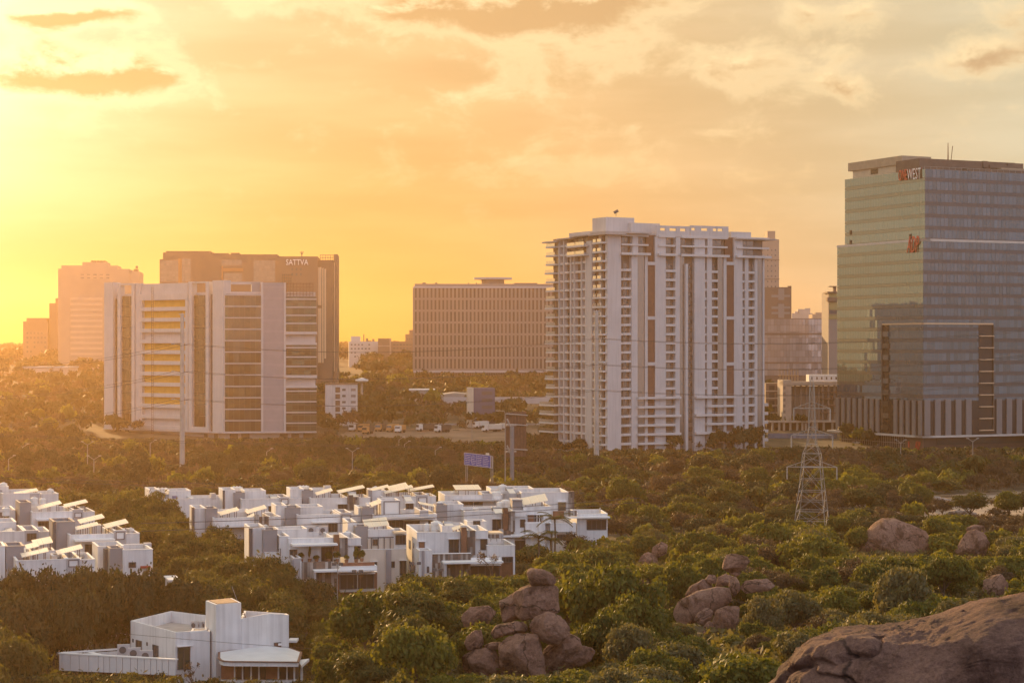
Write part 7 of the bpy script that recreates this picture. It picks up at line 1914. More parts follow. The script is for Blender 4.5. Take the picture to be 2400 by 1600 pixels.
for i in range(34):      # feathery belt between the two colonies
    t = i / 33.0; px = 340 + 350 * t; yt = float(np.interp(px, *BELT)); d = 350 - 96 * t
    at('feathery', px + rt.uniform(-8, 8), yt + rt.uniform(-6, 12), d + rt.uniform(-3, 3), 34 + 22 * t)
    at('feathery', px - 50 + rt.uniform(-25, 15), yt + 14 + rt.uniform(-5, 20), d - 5 + rt.uniform(-6, 2), 34 + 22 * t)
    at('feathery', px - 60 - 90 * t + rt.uniform(-30, 30), yt + 30 + rt.uniform(-5, 20), d - 10 + rt.uniform(-8, 3), 34 + 24 * t)
    if t > .4: at('feathery', px - 30 + rt.uniform(-30, 30), yt + 60 + rt.uniform(-10, 20), d - 14 + rt.uniform(-6, 3), 40 + 14 * t)
left_of = lambda px, y: px < 1180
zone(900, 1080, 2460, 98, 200, [('scrub', 5), ('shrub', 6), ('pale', 2), ('dry', 1.4)], 1.4, 3.3, (.9, 1.6))
zone(1300, 1150, 2460, 200, 345, [('scrub', 6), ('shrub', 4), ('pale', 1.6), ('dry', 2.2)], 1.7, 4.4, (.85, 1.5))
zone(500, 640, 1250, 120, 260, [('scrub', 3), ('feathery', 4), ('shrub', 3)], 2.2, 3.8, (1.3, 1.9))
zone(700, -60, 760, 170, 262, [('broad', 4), ('feathery', 3)], 3.0, 4.4, (1.7, 2.2))
zone(900, -60, 1300, 262, 420, [('feathery', 4), ('broad', 2), ('scrub', 2)], 2.8, 4.2, (1.4, 1.9))
zone(2800, -80, 2480, 345, 520, [('scrub', 2.5), ('dry', 5), ('feathery', 2), ('broad', 3)], 2.2, 5.2, (.9, 1.6), lambda px, y: px > 1280 or y > 385)
zone(3200, -100, 2500, 520, 720, [('scrub', 1), ('dry', 4), ('broad', 5)], 2.6, 5.4, (1.1, 1.75), None, .7)
zone(3000, -150, 2550, 720, 1150, [('scrub', .7), ('dry', 3), ('broad', 5)], 3.5, 6.5, (1.1, 1.6))
zone(2600, -300, 2700, 1150, 2600, [('broad', 4), ('dry', 1.5)], 7, 13, (.8, 1.1))
zone(4500, 180, 770, 600, 738, [('shrub', 2), ('broad', 2)], 1.4, 3.2, (1.0, 1.5), None, .5)
zone(2500, 1275, 2420, 600, 690, [('shrub', 2), ('broad', 2), ('dry', 1)], 1.4, 3.2, (1.0, 1.5), None, .5)
zone(1200, 150, 1290, 560, 740, [('shrub', 3), ('broad', 2), ('dry', 1)], 1.6, 3.4, (1.0, 1.5), None, .5)
zone(1300, 1270, 2460, 540, 735, [('shrub', 3), ('broad', 2), ('dry', 1)], 1.6, 3.4, (1.0, 1.5), None, .5)
print('trees', len(trees))
# which stand by what
import re
MARK = []
def _short(l):
    l = re.split(r' (?:on|under|at|in|of|leaning|resting|lying|beneath|behind|beside|jammed|perched|running|forming|standing|near|just|half|among|above|below|sunk|over|with|filling|wrapped|poking|between|to|across|past|next|peeping|into) ', l)[0]
    return ' '.join(l.split()[-3:])
for o in list(SC.objects):
    if o.parent is None and o.get('category') in ('boulder', 'rock slab', 'office tower', 'apartment block', 'office building', 'office block'):
        MARK.append((_short(o['label']), o.location.x, o.location.y, 14 if o['category'] == 'boulder' else 60))
MARK += [('front white house', -36, 222, 20), ('lattice pylon', 53, 352, 22), ('dirt clearing', 92, 430, 26), ('blue road sign', -8, 478, 18), ('billboard', 2, 470, 18), ('parked trucks', -35, 765, 45), ('villa with plank fins', -28, 288, 14), ('potted terrace villa', -92 + 0, 284, 14), ('villas nearest the sun', -228, 285, 30), ('first tall power pole', -88, 530, 22), ('second tall power pole', 23, 552, 22), ('low white flat roofed wing', 13, 335, 16), ('far corner villa', -62, 370, 16)]
MARK += [(n, (p - 1200) / F * d, d, 13) for n, p, d in (('three canopy villa', 215, 283), ('four canopy villa', 130, 250), ('plain sunken roof villa', 310, 262), ('white gable wall', 410, 262), ('brown fin villa', 540, 312), ('slim grey strip villa', 600, 350), ('grey picture bay villa', 770, 318), ('cream walled villa', 895, 292), ('two parallel canopies villa', 130, 320))]
def where(x, y, px):
    best = None
    for ph, mx, my, r in MARK:
        q = math.hypot(mx - x, my - y) / r
        if q < 1.6 and (best is None or q < best[0]): best = (q, ph, mx - x, my - y)
    if best:
        q, ph, dx, dy = best
        rel = ('to the left of the ' if dx > 0 else 'to the right of the ') if abs(dx) > abs(dy) * .8 else ('in front of the ' if dy > 0 else 'behind the ')
        return rel + ph
    side = 'left' if px < 640 else 'centre left' if px < 1150 else 'centre right' if px < 1750 else 'right'
    if y < 200: return ('on the near boulder slope, ' if px > 1150 else 'in the near hollow, ') + side
    if y < 270: return ('halfway down the boulder slope, ' if px > 1280 else 'in the villa hollow, ') + side
    if y < 345: return ('at the bottom of the boulder slope, ' if px > 1280 else 'between the villa rows, ') + side
    if y < 430: return 'at the near edge of the plain, ' + side
    if y < 520: return 'in the middle of the plain, ' + side
    if y < 620: return 'in the roadside belt, ' + side
    return 'at the feet of the towers, ' + side
LOOK = {'scrub': ('scrub_tree', 'tree', ('round green thorny scrub tree', 'low green scrub tree')), 'feathery': ('feathery_tree', 'tree', ('tall feathery olive tree', 'feathery tree with drooping tiers')), 'broad': ('broadleaf_tree', 'tree', ('dense dark broadleaf tree', 'dark full crowned tree')),
        'dry': ('dry_tree', 'tree', ('dry brown twiggy tree', 'low dry brown thorn tree')), 'shrub': ('shrub', 'shrub', ('green leafy shrub', 'small yellow green shrub')), 'pale': ('pale_scrub_tree', 'tree', ('pale olive wispy scrub tree', 'low pale olive scrub tree'))}
GRP = {'scrub': 'green scrub trees', 'feathery': 'feathery trees of the colony', 'broad': 'dark broadleaf trees', 'dry': 'dry brown thorn trees', 'shrub': 'shrubs of the boulder slope', 'pale': 'pale olive scrub trees'}
LIMIT = {'scrub': 280, 'feathery': 220, 'broad': 200, 'dry': 170, 'shrub': 260, 'pale': 90}
trees.sort(key=lambda t: -(t[4] * t[5]) / t[2] ** 2)
cnt = {}
LABN, LABO = {}, []
restQ, restT = {}, {}
big = {}
for (k, x, y, z, R_, H) in trees:
    px = 1200 + x / y * F
    if not (-40 - R_ / y * F < px < 2440 + R_ / y * F):
        idv = False
    else:
        idv = cnt.get(k, 0) < LIMIT[k]
    rz = rt.uniform(0, 6.28)
    if idv and y < 760:
        cnt[k] = cnt.get(k, 0) + 1
        nm, cat, looks = LOOK[k]
        wide = H < R_ * 1.35
        lab = looks[1 if wide else 0] + ' ' + where(x, y, px); LABN.setdefault(lab, []).append((y, len(LABO)))
        crown = LIB[k][rt.randrange(len(LIB[k]))]
        if k == 'shrub':
            o = bpy.data.objects.new(nm, crown); o.location = (x, y, z - .1); o.scale = (R_, R_, H); o.rotation_euler = (0, 0, rz); COL.objects.link(o); tag(o, lab, cat, GRP[k]); LABO.append(o)
        else:
            r = thing(nm, lab, cat, (x, y, z), GRP[k]); LABO.append(r)
            c = bpy.data.objects.new('crown', crown); c.parent = r; c.scale = (R_, R_, H); c.rotation_euler = (0, 0, rz); COL.objects.link(c)
            t = bpy.data.objects.new('trunk', TRUNKS[rt.randrange(4)]); t.parent = r; t.scale = (R_ * .9, R_ * .9, H * .95); t.rotation_euler = (0, 0, rz); COL.objects.link(t)
    else:
        Q, t = LOD[k][rt.randrange(4)]
        sz = H / y * F
        if y > 760 or sz < 26: nq = 110 if sz > 30 else 60; q = Q[:nq]; tt = t[:nq]; ls = 1.4 if nq > 60 else 1.7
        else: q, tt, ls = Q, t, 1.0
        c, s = math.cos(rz), math.sin(rz)
        cen = q.mean(1, keepdims=True); q = cen + (q - cen) * ls
        M_ = np.array([[c * R_, s * R_, 0], [-s * R_, c * R_, 0], [0, 0, H]])
        key = (k, 'far' if y > 760 else 'near')
        restQ.setdefault(key, []).append(q @ M_ + np.array([x, y, z])); restT.setdefault(key, []).append(tt + rt.uniform(0, .3))
ORD = ('nearest', 'second nearest', 'third nearest', 'fourth nearest', 'fifth nearest', 'sixth nearest', 'seventh nearest', 'eighth nearest', 'ninth nearest', 'tenth nearest') + tuple(w + ' nearest' for w in 'eleventh twelfth thirteenth fourteenth fifteenth sixteenth seventeenth eighteenth nineteenth twentieth'.split())
for lab, rows in LABN.items():
    if 1 < len(rows):
        for i, (yy, idx) in enumerate(sorted(rows)):
            if i < len(ORD) and len((ORD[i] + ' ' + lab).split()) < 17: LABO[idx]['label'] = ORD[i] + ' ' + lab
NAMES = {('scrub', 'far'): 'far_green_wood', ('dry', 'far'): 'far_dry_wood', ('broad', 'far'): 'far_dark_wood', ('shrub', 'near'): 'scrub_undergrowth', ('dry', 'near'): 'dry_thorn_wood', ('scrub', 'near'): 'green_thorn_wood', ('broad', 'near'): 'roadside_wood', ('feathery', 'near'): 'feathery_wood', ('pale', 'near'): 'pale_thorn_wood', ('feathery', 'far'): 'far_feathery_wood', ('shrub', 'far'): 'far_undergrowth', ('pale', 'far'): 'far_pale_wood'}
for key in restQ:
    me = quads_mesh(NAMES[key], np.concatenate(restQ[key]), np.concatenate(restT[key]), LEAF[key[0]])
    o = bpy.data.objects.new(NAMES[key], me); COL.objects.link(o); o['kind'] = 'stuff'
print('individual', cnt, 'joined quads', {k: sum(map(len, v)) for k, v in restQ.items()})
# low cover between the bushes: tussocks and small leafy clumps
def undergrowth():
    Qs, Ts = [], []
    for _ in range(9000):
        y = math.sqrt(rt.uniform(70 ** 2, 340 ** 2)); px = rt.uniform(-80, 2480); x = (px - 1200) / F * y
        if any((fx - x) ** 2 + (fy - y) ** 2 < (fr_ * .8) ** 2 for fx, fy, fr_ in FOOT) or in_poly(x, y, DIRT_POLY): continue
        z = gz(x, y); r = rt.uniform(.5, 1.3); h = r * rt.uniform(.7, 1.3); n = 26
        a = np.random.default_rng(rt.randrange(1 << 30))
        c = a.normal(0, .45, (n, 3)) * np.array([r, r, 0]) + np.array([x, y, z]) ; c[:, 2] += a.random(n) * h * .7
        u = a.normal(0, 1, (n, 3)) * .16; w = a.normal(0, 1, (n, 3)) * .12 + np.array([0, 0, .12])
        Qs.append(np.stack([c - u, c - w, c + u, c + w], 1)); Ts.append(a.random(n) * .5 + rt.random() * .4)
    me = quads_mesh('undergrowth', np.concatenate(Qs), np.concatenate(Ts), LEAF['pale'])
    o = bpy.data.objects.new('undergrowth', me); COL.objects.link(o); o['kind'] = 'stuff'
undergrowth()
# ================================================================== PYLON, POLES, WIRES
STEEL = paint('dull_lattice_steel', (.34, .31, .28), .6, .12, 1.5, metal=.3)
PWIRE = paint('cable_dark', (.06, .05, .045), .6, .1, 1)
def pylon():
    d = 352.0; px = 1903
    x = (px - 1200) / F * d; zb = CAMZ - (1282 - HOR) / F * d
    root = thing('lattice_pylon', 'grey steel lattice pylon with cross arms standing in the scrub plain', 'pylon', (x, d, zb))
    Zr = lambda py: CAMZ - (py - HOR) / F * d
    ang = R(28)
    lv = [(zb - 1.5, 6.4), (Zr(1240), 5.6), (Zr(1196), 4.9), (Zr(1150), 4.1), (Zr(1094), 3.3), (Zr(1062), 2.9), (Zr(1040), 1.6), (Zr(1000), 1.15), (Zr(950), .95), (Zr(905), .7), (Zr(882), .12)]
    def c(i, k):
        z, w = lv[i]; a = ang + k * math.pi / 2
        return Vector((x + math.cos(a) * w * .707, d + math.sin(a) * w * .707, z))
    for k in range(4):
        m = MB()
        for i in range(len(lv) - 1): m.bar(c(i, k), c(i + 1, k), .055 if i < 5 else .045)
        m.build('leg', STEEL, root)
    m = MB()
    for i in range(len(lv) - 2):
        for k in range(4):
            k2 = (k + 1) % 4
            m.bar(c(i, k), c(i + 1, k2), .028); m.bar(c(i, k2), c(i + 1, k), .028)
            m.bar(c(i + 1, k), c(i + 1, k2), .05)
            if i < 4:
                q = (c(i, k) + c(i, k2) + c(i + 1, k) + c(i + 1, k2)) / 4; m.bar(q, (c(i, k) + c(i + 1, k)) / 2, .04); m.bar(q, (c(i, k2) + c(i + 1, k2)) / 2, .04)
    m.build('bracing', STEEL, root)
    for py, half, up in ((1094, 4.35, 1.5), (1020, 3.6, 1.2), (957, 3.2, 1.2)):
        m = MB(); z = Zr(py); t = Vector((math.cos(R(-8)), math.sin(R(-8)), 0)); n = Vector((-t.y, t.x, 0)) * .6; o = Vector((x, d, z))
        for s in (-1, 1):
            tip = o + t * half * s
            m.bar(o + n, tip, .06); m.bar(o - n, tip, .06); m.bar(o + Vector((0, 0, up)), tip, .055)
            for q in (.35, .65): m.bar(o + t * half * s * q + n * (1 - q), o + t * half * s * q - n * (1 - q), .04); m.bar(o + t * half * s * q, o + t * half * s * q + Vector((0, 0, up * (1 - q))), .04)
        m.build('cross_arm', STEEL, root)
        for s in (-1, 1):
            m = MB(); tip = o + t * half * s; m.tube([tip, tip - Vector((0, 0, 2.2))], .09, 6)
            for q in range(7): m.tube([tip - Vector((0, 0, .4 + q * .25)), tip - Vector((0, 0, .48 + q * .25))], .16, 6)
            m.build('insulator', CONC, root)
    m = MB(); m.bar((x - 2.6, d - 1, Zr(1205)), (P(1838, 1292, d - 3)), .03); o = m.build('guy_wire', STEEL, root)
    # small blue pump hut
    h = P(1826, 1290, d - 8); t = thing('pump_hut', 'small pale blue hut at the foot of the lattice pylon', 'hut', h)
    b = MB(); b.box(h.x - .7, h.x + .7, h.y, h.y + 1.6, h.z - 1, h.z + 1.0); b.build('wall', paint('pale_blue_paint', (.30, .38, .45), .6, .1, .8), t)
    b = MB(); b.box(h.x - .85, h.x + .85, h.y - .15, h.y + 1.75, h.z + 1.0, h.z + 1.12); b.build('roof', LGREY, t)
    h = P(1855, 1289, d - 7); t = thing('roof_shelter', 'long low shelter with a pale blue roof beside the pump hut', 'shelter', h)
    b = MB(); b.box(h.x - 1.3, h.x + 1.2, h.y, h.y + 1.6, h.z + .4, h.z + .62); b.build('roof', MATS['pale_blue_paint'], t)
    b = MB(); b.box(h.x - 1.2, h.x + 1.1, h.y + .1, h.y + 1.5, h.z - 1, h.z + .4); b.build('wall', LGREY, t)
    return lv
pylon()
PYL = []
def monopole(px, d, ytop, arms, label, r0=.74, r1=.5):
    x = (px - 1200) / F * d; z0 = gz(x, d) - 1; zt = CAMZ - (ytop - HOR) / F * d
    root = thing('power_pole', label, 'power pole', (x, d, z0))
    m = MB(); m.tube([(x, d, z0), (x, d, (z0 + zt) / 2), (x, d, zt)], [r0, (r0 + r1) / 2, r1], 12); m.build('shaft', CONC, root)
    pts = []
    for py in arms:
        z = CAMZ - (py - HOR) / F * d
        for s in (-1, 1):
            m = MB(); tip = Vector((x + s * 1.9, d + .6 * s, z + .25)); m.tube([(x, d, z), tip], [.16, .09], 6); m.build('arm', STEEL, root)
            m = MB(); m.tube([tip, tip + Vector((s * .9, 0, -.05))], .12, 6)
            for q in range(5): m.tube([tip + Vector((s * (.1 + q * .16), 0, 0)), tip + Vector((s * (.16 + q * .16), 0, 0))], .2, 6)
            m.build('insulator', METAL, root); pts.append((s, tip))
    m = MB(); m.tube([(x - .9, d, zt + .1), (x + .9, d, zt + .1)], .1, 6); m.tube([(x, d, zt), (x, d, zt + .5)], .12, 6); m.build('head_bar', METAL, root)
    return pts
A1 = monopole(427, 530, 737, (808, 872, 937), 'tall concrete power pole in front of the striped office block')
A2 = monopole(1398, 552, 730, (795, 856, 916), 'tall concrete power pole in front of the apartment tower', .78, .52)
def wire(a, b, sag, label, group, r=.045, n=20):
    a, b = Vector(a), Vector(b); pts = []
    for i in range(n + 1):
        t = i / n; p = a.lerp(b, t); p.z -= sag * 4 * t * (1 - t); pts.append(p)
    m = MB(); m.tube(pts, r, 4); o = m.build('power_line', PWIRE, None, org=a); tag(o, label, 'power line', group)
SD = ('left', 'right')
LV = ('top', 'top', 'middle', 'middle', 'lowest', 'lowest')
for i in range(6):
    wire(A1[i][1], A2[i][1], 3.0, LV[i] + ' level cable on the ' + SD[i % 2] + ' arms of the two tall concrete poles', 'cables between the tall poles')
    a = A1[i][1]; py = (858, 858, 925, 925, 990, 990)[i]
    wire(P(-160, py + 8 + (i % 2) * 6, 480), a, 2.0, LV[i] + ' level cable from the ' + SD[i % 2] + ' arm of the first tall pole toward the sun', 'cables toward the sun')
    a = A2[i][1]; py = (752, 752, 812, 812, 872, 872)[i]
    wire(a, P(2700, py - 12 - (i % 2) * 6, 520), 4.0, LV[i] + ' level cable from the ' + SD[i % 2] + ' arm of the second tall pole past the glass tower', 'cables past the glass tower')
for k, (pa, pb, d1, d2, s) in enumerate((((-150, 1010), (1050, 1046), 430, 460, .6), ((-150, 1014), (1050, 1049), 430, 460, .6), ((-150, 1110), (760, 1138), 360, 380, .3), ((-150, 1118), (760, 1146), 360, 380, .3), ((330, 1226), (1500, 1166), 235, 300, .5), ((330, 1244), (1500, 1176), 235, 300, .5))):
    wire(P(*pa, d1), P(*pb, d2), s, ('upper', 'lower')[k % 2] + (' of two dark cables crossing before the striped office', ' of two dark cables just behind the villas nearest the sun', ' of two thin cables crossing in front of the middle villas')[k // 2], ('cables before the striped office', 'cables behind the near villas', 'cables across the middle villas')[k // 2], .04)
wire(P(270, 1482, 215), P(760, 1521, 212), .1, 'thin cable drooping across the front white house', 'service cable', .02)

# ================================================================== BILLBOARD, ROAD SIGN, LAMPS
def billboard():
    d = 470.0; px = 1200; x = (px - 1200) / F * d
    root = thing('billboard', 'tall billboard seen from its dark slatted back on one thick steel column', 'billboard', (x, d, gz(x, d)))
    Zr = lambda py: CAMZ - (py - HOR) / F * d
    fr = Frame(((1186 - 1200) / F * (d + 2.0), d + 2.0), (.80, .60))
    w = fr.U(1234); z0, z1 = Zr(1072), Zr(966)
    m = MB(); m.fbox(fr, 0, w, .12, .3, z0, z1); m.build('panel_sheet', paint('dark_brown_sheet', (.075, .045, .035), .8, .15, 1), root)
    n = 14; me = local_box('slat', w / n * .5, .10, z1 - z0, RUST)
    for i in range(n): piece('slat', me, root, fr.w((i + .5) * w / n, .02, z0), fr.rz)
    for py in (970, 994, 1052):
        m = MB(); p, q = Vector(fr.w(-.2, -.35, Zr(py))), Vector(fr.w(w, -.35, Zr(py + 5))); m.tube([p, q], .16, 8); m.build('rail_pipe', STEEL, root)
    cx = (1200 - 1200) / F * (d - .5)
    m = MB(); m.tube([(cx, d - .2, gz(cx, d) - 1), (cx, d - .2, Zr(998))], .52, 14); m.build('column', paint('grey_blue_column', (.20, .21, .23), .5, .1, 1, metal=.3), root)
    for py in (996, 1058):
        m = MB(); z = Zr(py); m.tube([(cx - 1.4, d - .3, z), (cx + 1.0, d + .2, z)], .26, 8); m.tube([(cx - 1.2, d - .3, z + 1.5), (cx - .3, d - .3, z - .5)], .2, 8); m.build('bracket', STEEL, root)
    m = MB()
    for i in range(3): m.bar((cx + 1.3 + i * .5, d, Zr(1118)), (cx + 1.3 + i * .5, d, Zr(1096)), .06)
    m.bar((cx + 1, d, Zr(1098)), (cx + 2.5, d, Zr(1098)), .06); m.build('service_ladder', RUST, root)
    # flood-light arm on a thin post
    x2 = (1184 - 1200) / F * 466
    r2 = thing('street_lamp', 'street lamp with one arm beside the billboard', 'street lamp', (x2, 466, gz(x2, 466)), 'street lamps')
    m = MB(); zt = CAMZ - (963 - HOR) / F * 466; m.tube([(x2, 466, gz(x2, 466) - 1), (x2, 466, zt - .6)], [.14, .09], 8); m.tube([(x2, 466, zt - .6), (x2 - .25, 466, zt), (x2 - 1.8, 466, zt + .1)], .07, 6); m.build('pole', STEEL, r2)
    m = MB(); m.box(x2 - 2.2, x2 - 1.6, 465.8, 466.2, zt, zt + .18); m.build('lamp_head', METAL, r2)
    # blue road sign
    a = P(1088, 1060, 482); b = P(1150, 1067, 469)
    fr = Frame((a.x, a.y), (b.x - a.x, b.y - a.y)); w = fr.U(1150); z1 = (a.z + b.z) / 2; h = 2.95
    root = thing('road_sign', 'blue direction sign with four columns of white lettering on posts', 'road sign', fr.w(w / 2, 0, gz(a.x, a.y)))
    BLUE = paint('sign_blue', (.025, .07, .42), .45, .05, .8); SW = paint('sign_white', (.62, .66, .75), .5, .05, .8)
    m = MB(); m.fbox(fr, 0, w, 0, .12, z1 - h, z1); m.build('sign_board', BLUE, root)
    m = MB(); e = .08
    for q in ((0, w, z1 - e, z1), (0, w, z1 - h, z1 - h + e)): m.fbox(fr, q[0], q[1], -.03, 0, q[2], q[3])
    for q in (0, w * .46, w * .72, w - e): m.fbox(fr, q, q + e, -.03, 0, z1 - h + e, z1 - e)
    m.build('sign_border', SW, root)
    m = MB(); rnd = random.Random(3)
    for c0, c1 in ((.03, .26), (.30, .44), (.49, .69), (.75, .95)):
        for r_ in range(6):
            u = w * c0; zz = z1 - .45 - r_ * .42; lim = w * (c1 - rnd.uniform(0, .05))
            while u < lim:
                cw = rnd.uniform(.10, .26); m.fbox(fr, u, min(u + cw, lim), -.02, 0, zz - rnd.uniform(.06, .13), zz); u += cw + .06
    m.build('sign_lettering', SW, root, kind='stuff')
    m = MB(); p = fr.w(w * .265, -.02, z1 - .7); q = fr.w(w * .30, -.02, z1 - h + .5); m.bar(p, q, .05); m.build('sign_arrow', SW, root)
    for u in (.5, 1.35, w - .2, w + .75): m = MB(); p = fr.w(u, .2, 0); m.tube([(p[0], p[1], gz(p[0], p[1]) - 1), (p[0], p[1], z1 - .2)], .11, 6); m.build('post', STEEL, root)
    m = MB()
    for q in ((w + .1, w + .2), (w + .8, w + .9)): m.fbox(fr, q[0], q[1], 0, .1, z1 - h, z1 - .1)
    for z in (z1 - .2, z1 - h): m.fbox(fr, w + .1, w + .9, .01, .09, z, z + .1)
    m.build('side_frame', LGREY, root)
    m = MB(); m.fbox(fr, w * .8, w * .88, .1, .5, z1 + .01, z1 + .45); m.build('lamp_box', CREAM, root)
billboard()
def street_lamp(px, ytop, d, label, arms=1):
    x = (px - 1200) / F * d; z0 = gz(x, d) - 1; zt = CAMZ - (ytop - HOR) / F * d
    r = thing('street_lamp', label, 'street lamp', (x, d, z0), 'street lamps')
    m = MB(); m.tube([(x, d, z0), (x, d, zt)], [.15, .09], 7); m.build('pole', STEEL, r)
    for s in ((-1, 1) if arms == 2 else (1,)):
        m = MB(); tip = Vector((x + s * 1.5, d, zt + .9)); m.tube([(x, d, zt - .05), tip], .07, 5); m.build('arm', STEEL, r)
        m = MB(); m.box(tip.x - .35, tip.x + .35, d - .15, d + .15, tip.z - .06, tip.z + .1); m.build('lamp_head', METAL, r)
for i, (px, yt, d, a, lab) in enumerate(((2111, 1037, 600, 2, 'two armed street lamp before the ground floor grid of the glass tower'), (2280, 1034, 590, 2, 'two armed street lamp before the dark wall of the glass tower'), (205, 1042, 560, 2, 'two armed street lamp in hazy trees before the striped block'), (53, 1047, 560, 1, 'street lamp at the sunny edge of the hazy trees'), (20, 1075, 520, 1, 'short street lamp close to the sunny edge'), (352, 1038, 570, 1, 'street lamp at the foot of the ochre recesses'), (625, 1058, 560, 1, 'street lamp below the louvred tower'), (826, 1058, 540, 2, 'two armed street lamp between the striped block and the road sign'), (935, 1030, 600, 1, 'thin street lamp below the parked trucks'), (948, 1040, 600, 1, 'second thin street lamp below the parked trucks'), (1020, 1055, 560, 1, 'street lamp short of the blue road sign'), (220, 1076, 500, 2, 'two armed street lamp behind the villas nearest the sun'), (1106, 985, 700, 1, 'mast like lamp in front of the blue narrow building'))): street_lamp(px, yt, d, lab, a)
def flood(px, y, d, ybot, label):
    x = (px - 1200) / F * d; z = CAMZ - (y - HOR) / F * d; zb = CAMZ - (ybot - HOR) / F * d - 2
    r = thing('flood_lamp', label, 'lamp post', (x, d, zb), 'garden flood lamps')
    m = MB(); m.tube([(x, d, zb), (x, d, z)], .05, 6); m.bar((x - .5, d, z), (x + .5, d, z), .03); m.build('pole', METAL, r)
    for s in (-1, 1): m = MB(); m.box(x + s * .45 - .28, x + s * .45 + .28, d - .2, d, z - .2, z + .2); m.build('lamp_head', DGREY, r)
flood(974, 1319, 270, 1366, 'twin headed garden lamp before the flank of the front villa'); flood(1027, 1334, 268, 1366, 'twin headed garden lamp before the striped balcony'); flood(791, 1321, 262, 1375, 'twin headed garden lamp before the striped plank wall'); flood(838, 1338, 260, 1395, 'twin headed garden lamp before the glazed ground floor of the potted terrace villa')

# ================================================================== VEHICLES
TYRE = paint('tyre_rubber', (.02, .02, .02), .9, .1, 2)
def truck(px, py, d, rz, cabm, bodym, label, ln=6.5, h=2.6):
    p = P(px, py, d); z = gz(p.x, d) + .12
    r = thing('parked_truck', label, 'truck', (p.x, d, z), 'trucks parked in the yard'); r.rotation_euler = (0, 0, rz)
    def part(mb, n, m):
        o = bpy.data.objects.new(n, mb.mesh(n, m)); o.parent = r; COL.objects.link(o); return o
    b = MB(); b.hexa([(-1.15, -ln / 2, .6), (1.15, -ln / 2, .6), (1.15, -ln / 2 + 1.9, .6), (-1.15, -ln / 2 + 1.9, .6), (-1.1, -ln / 2 + .25, 2.7), (1.1, -ln / 2 + .25, 2.7), (1.1, -ln / 2 + 1.9, 2.75), (-1.1, -ln / 2 + 1.9, 2.75)])
    cab = part(b, 'cab', cabm)
    b = MB(); b.hexa([(-1.0, -ln / 2 + .06, 1.6), (1.0, -ln / 2 + .06, 1.6), (1.0, -ln / 2 + .12, 1.6), (-1.0, -ln / 2 + .12, 1.6), (-.98, -ln / 2 + .17, 2.5), (.98, -ln / 2 + .17, 2.5), (.98, -ln / 2 + .25, 2.5), (-.98, -ln / 2 + .25, 2.5)]); part(b, 'windscreen', WGLASS)
    b = MB(); b.box(-1.2, 1.2, -ln / 2 + 2.1, ln / 2, 1.0, 1.0 + h * .72)
    for i in range(5): y = -ln / 2 + 2.4 + i * (ln - 2.8) / 4; b.box(-1.26, 1.26, y - .05, y + .05, .98, 1.0 + h * .72 + .02)
    part(b, 'cargo_body', bodym)
    b = MB(); b.box(-.5, .5, -ln / 2 + .3, ln / 2 - .2, .5, .95); part(b, 'chassis', DGREY)
    for y in (-ln / 2 + 1.0, ln / 2 - 1.1, ln / 2 - 2.2):
        for s in (-1, 1): b = MB(); b.tube([(s * .85, y, .5), (s * 1.18, y, .5)], .5, 12); part(b, 'wheel', TYRE)
TW_, TO_, TG_ = paint('truck_white', (.7, .68, .64), .5, .06, 1), paint('truck_ochre', (.50, .26, .10), .6, .1, 1), paint('truck_dark_tarpaulin', (.13, .10, .08), .85, .15, 1)
for a in ((832, 1008, 770, -.4, TW_, TG_, 'white cabbed truck at the far end of the truck row'), (852, 1012, 768, -.3, TO_, TO_, 'ochre truck next to the white cab at the far end'), (862, 1016, 758, -.5, TO_, TG_, 'small ochre truck with a dark load before the others', 5), (892, 1010, 770, -.3, TO_, TG_, 'lone ochre cabbed truck in the middle of the yard'), (920, 1012, 768, -.4, TO_, TO_, 'ochre truck leading the middle pair'), (938, 1013, 764, -.3, TW_, TO_, 'pale cabbed truck of the middle pair'), (1000, 1010, 772, -1.0, TW_, TG_, 'white cabbed truck with a long dark tarpaulin', 8.5), (1037, 1011, 766, -.9, TW_, TG_, 'white cabbed truck closest to the road mast'), (1127, 1006, 785, -1.2, TW_, TW_, 'all white van bodied truck behind the billboard', 6), (1152, 1014, 768, -1.1, TW_, TW_, 'white box truck in front by the billboard', 7.5), (1182, 1014, 772, -1.1, TW_, TW_, 'white box truck partly behind the billboard', 7)): truck(*a)
def car(px, py, d, rz, mat, label):
    p = P(px, py, d); z = p.z
    r = thing('parked_car', label, 'car', (p.x, d, z), 'cars by the construction site'); r.rotation_euler = (0, 0, rz)
    prof = [(-2.1, .35), (-2.1, .85), (-1.2, .95), (-.6, 1.45), (.9, 1.45), (1.6, .95), (2.1, .85), (2.1, .35)]
    b = MB(); n = len(prof); b.add([(x, -.85, zz) for x, zz in prof] + [(x, .85, zz) for x, zz in prof], [tuple(range(n)), tuple(range(2 * n - 1, n - 1, -1))] + [(i, n + i, n + (i + 1) % n, (i + 1) % n) for i in range(n)])
    o = bpy.data.objects.new('body', b.mesh('body', mat)); o.parent = r; COL.objects.link(o)
    b = MB(); b.add([(-.95, -.86, 1.0), (1.3, -.86, 1.0), (.8, -.86, 1.38), (-.55, -.86, 1.38)], [(0, 1, 2, 3)]); o = bpy.data.objects.new('side_window', b.mesh('side_window', WGLASS)); o.parent = r; COL.objects.link(o)
    for x in (-1.3, 1.3):
        for s in (-1, 1): b = MB(); b.tube([(x, s * .7, .33), (x, s * .9, .33)], .33, 10); o = bpy.data.objects.new('wheel', b.mesh('wheel', TYRE)); o.parent = r; COL.objects.link(o)
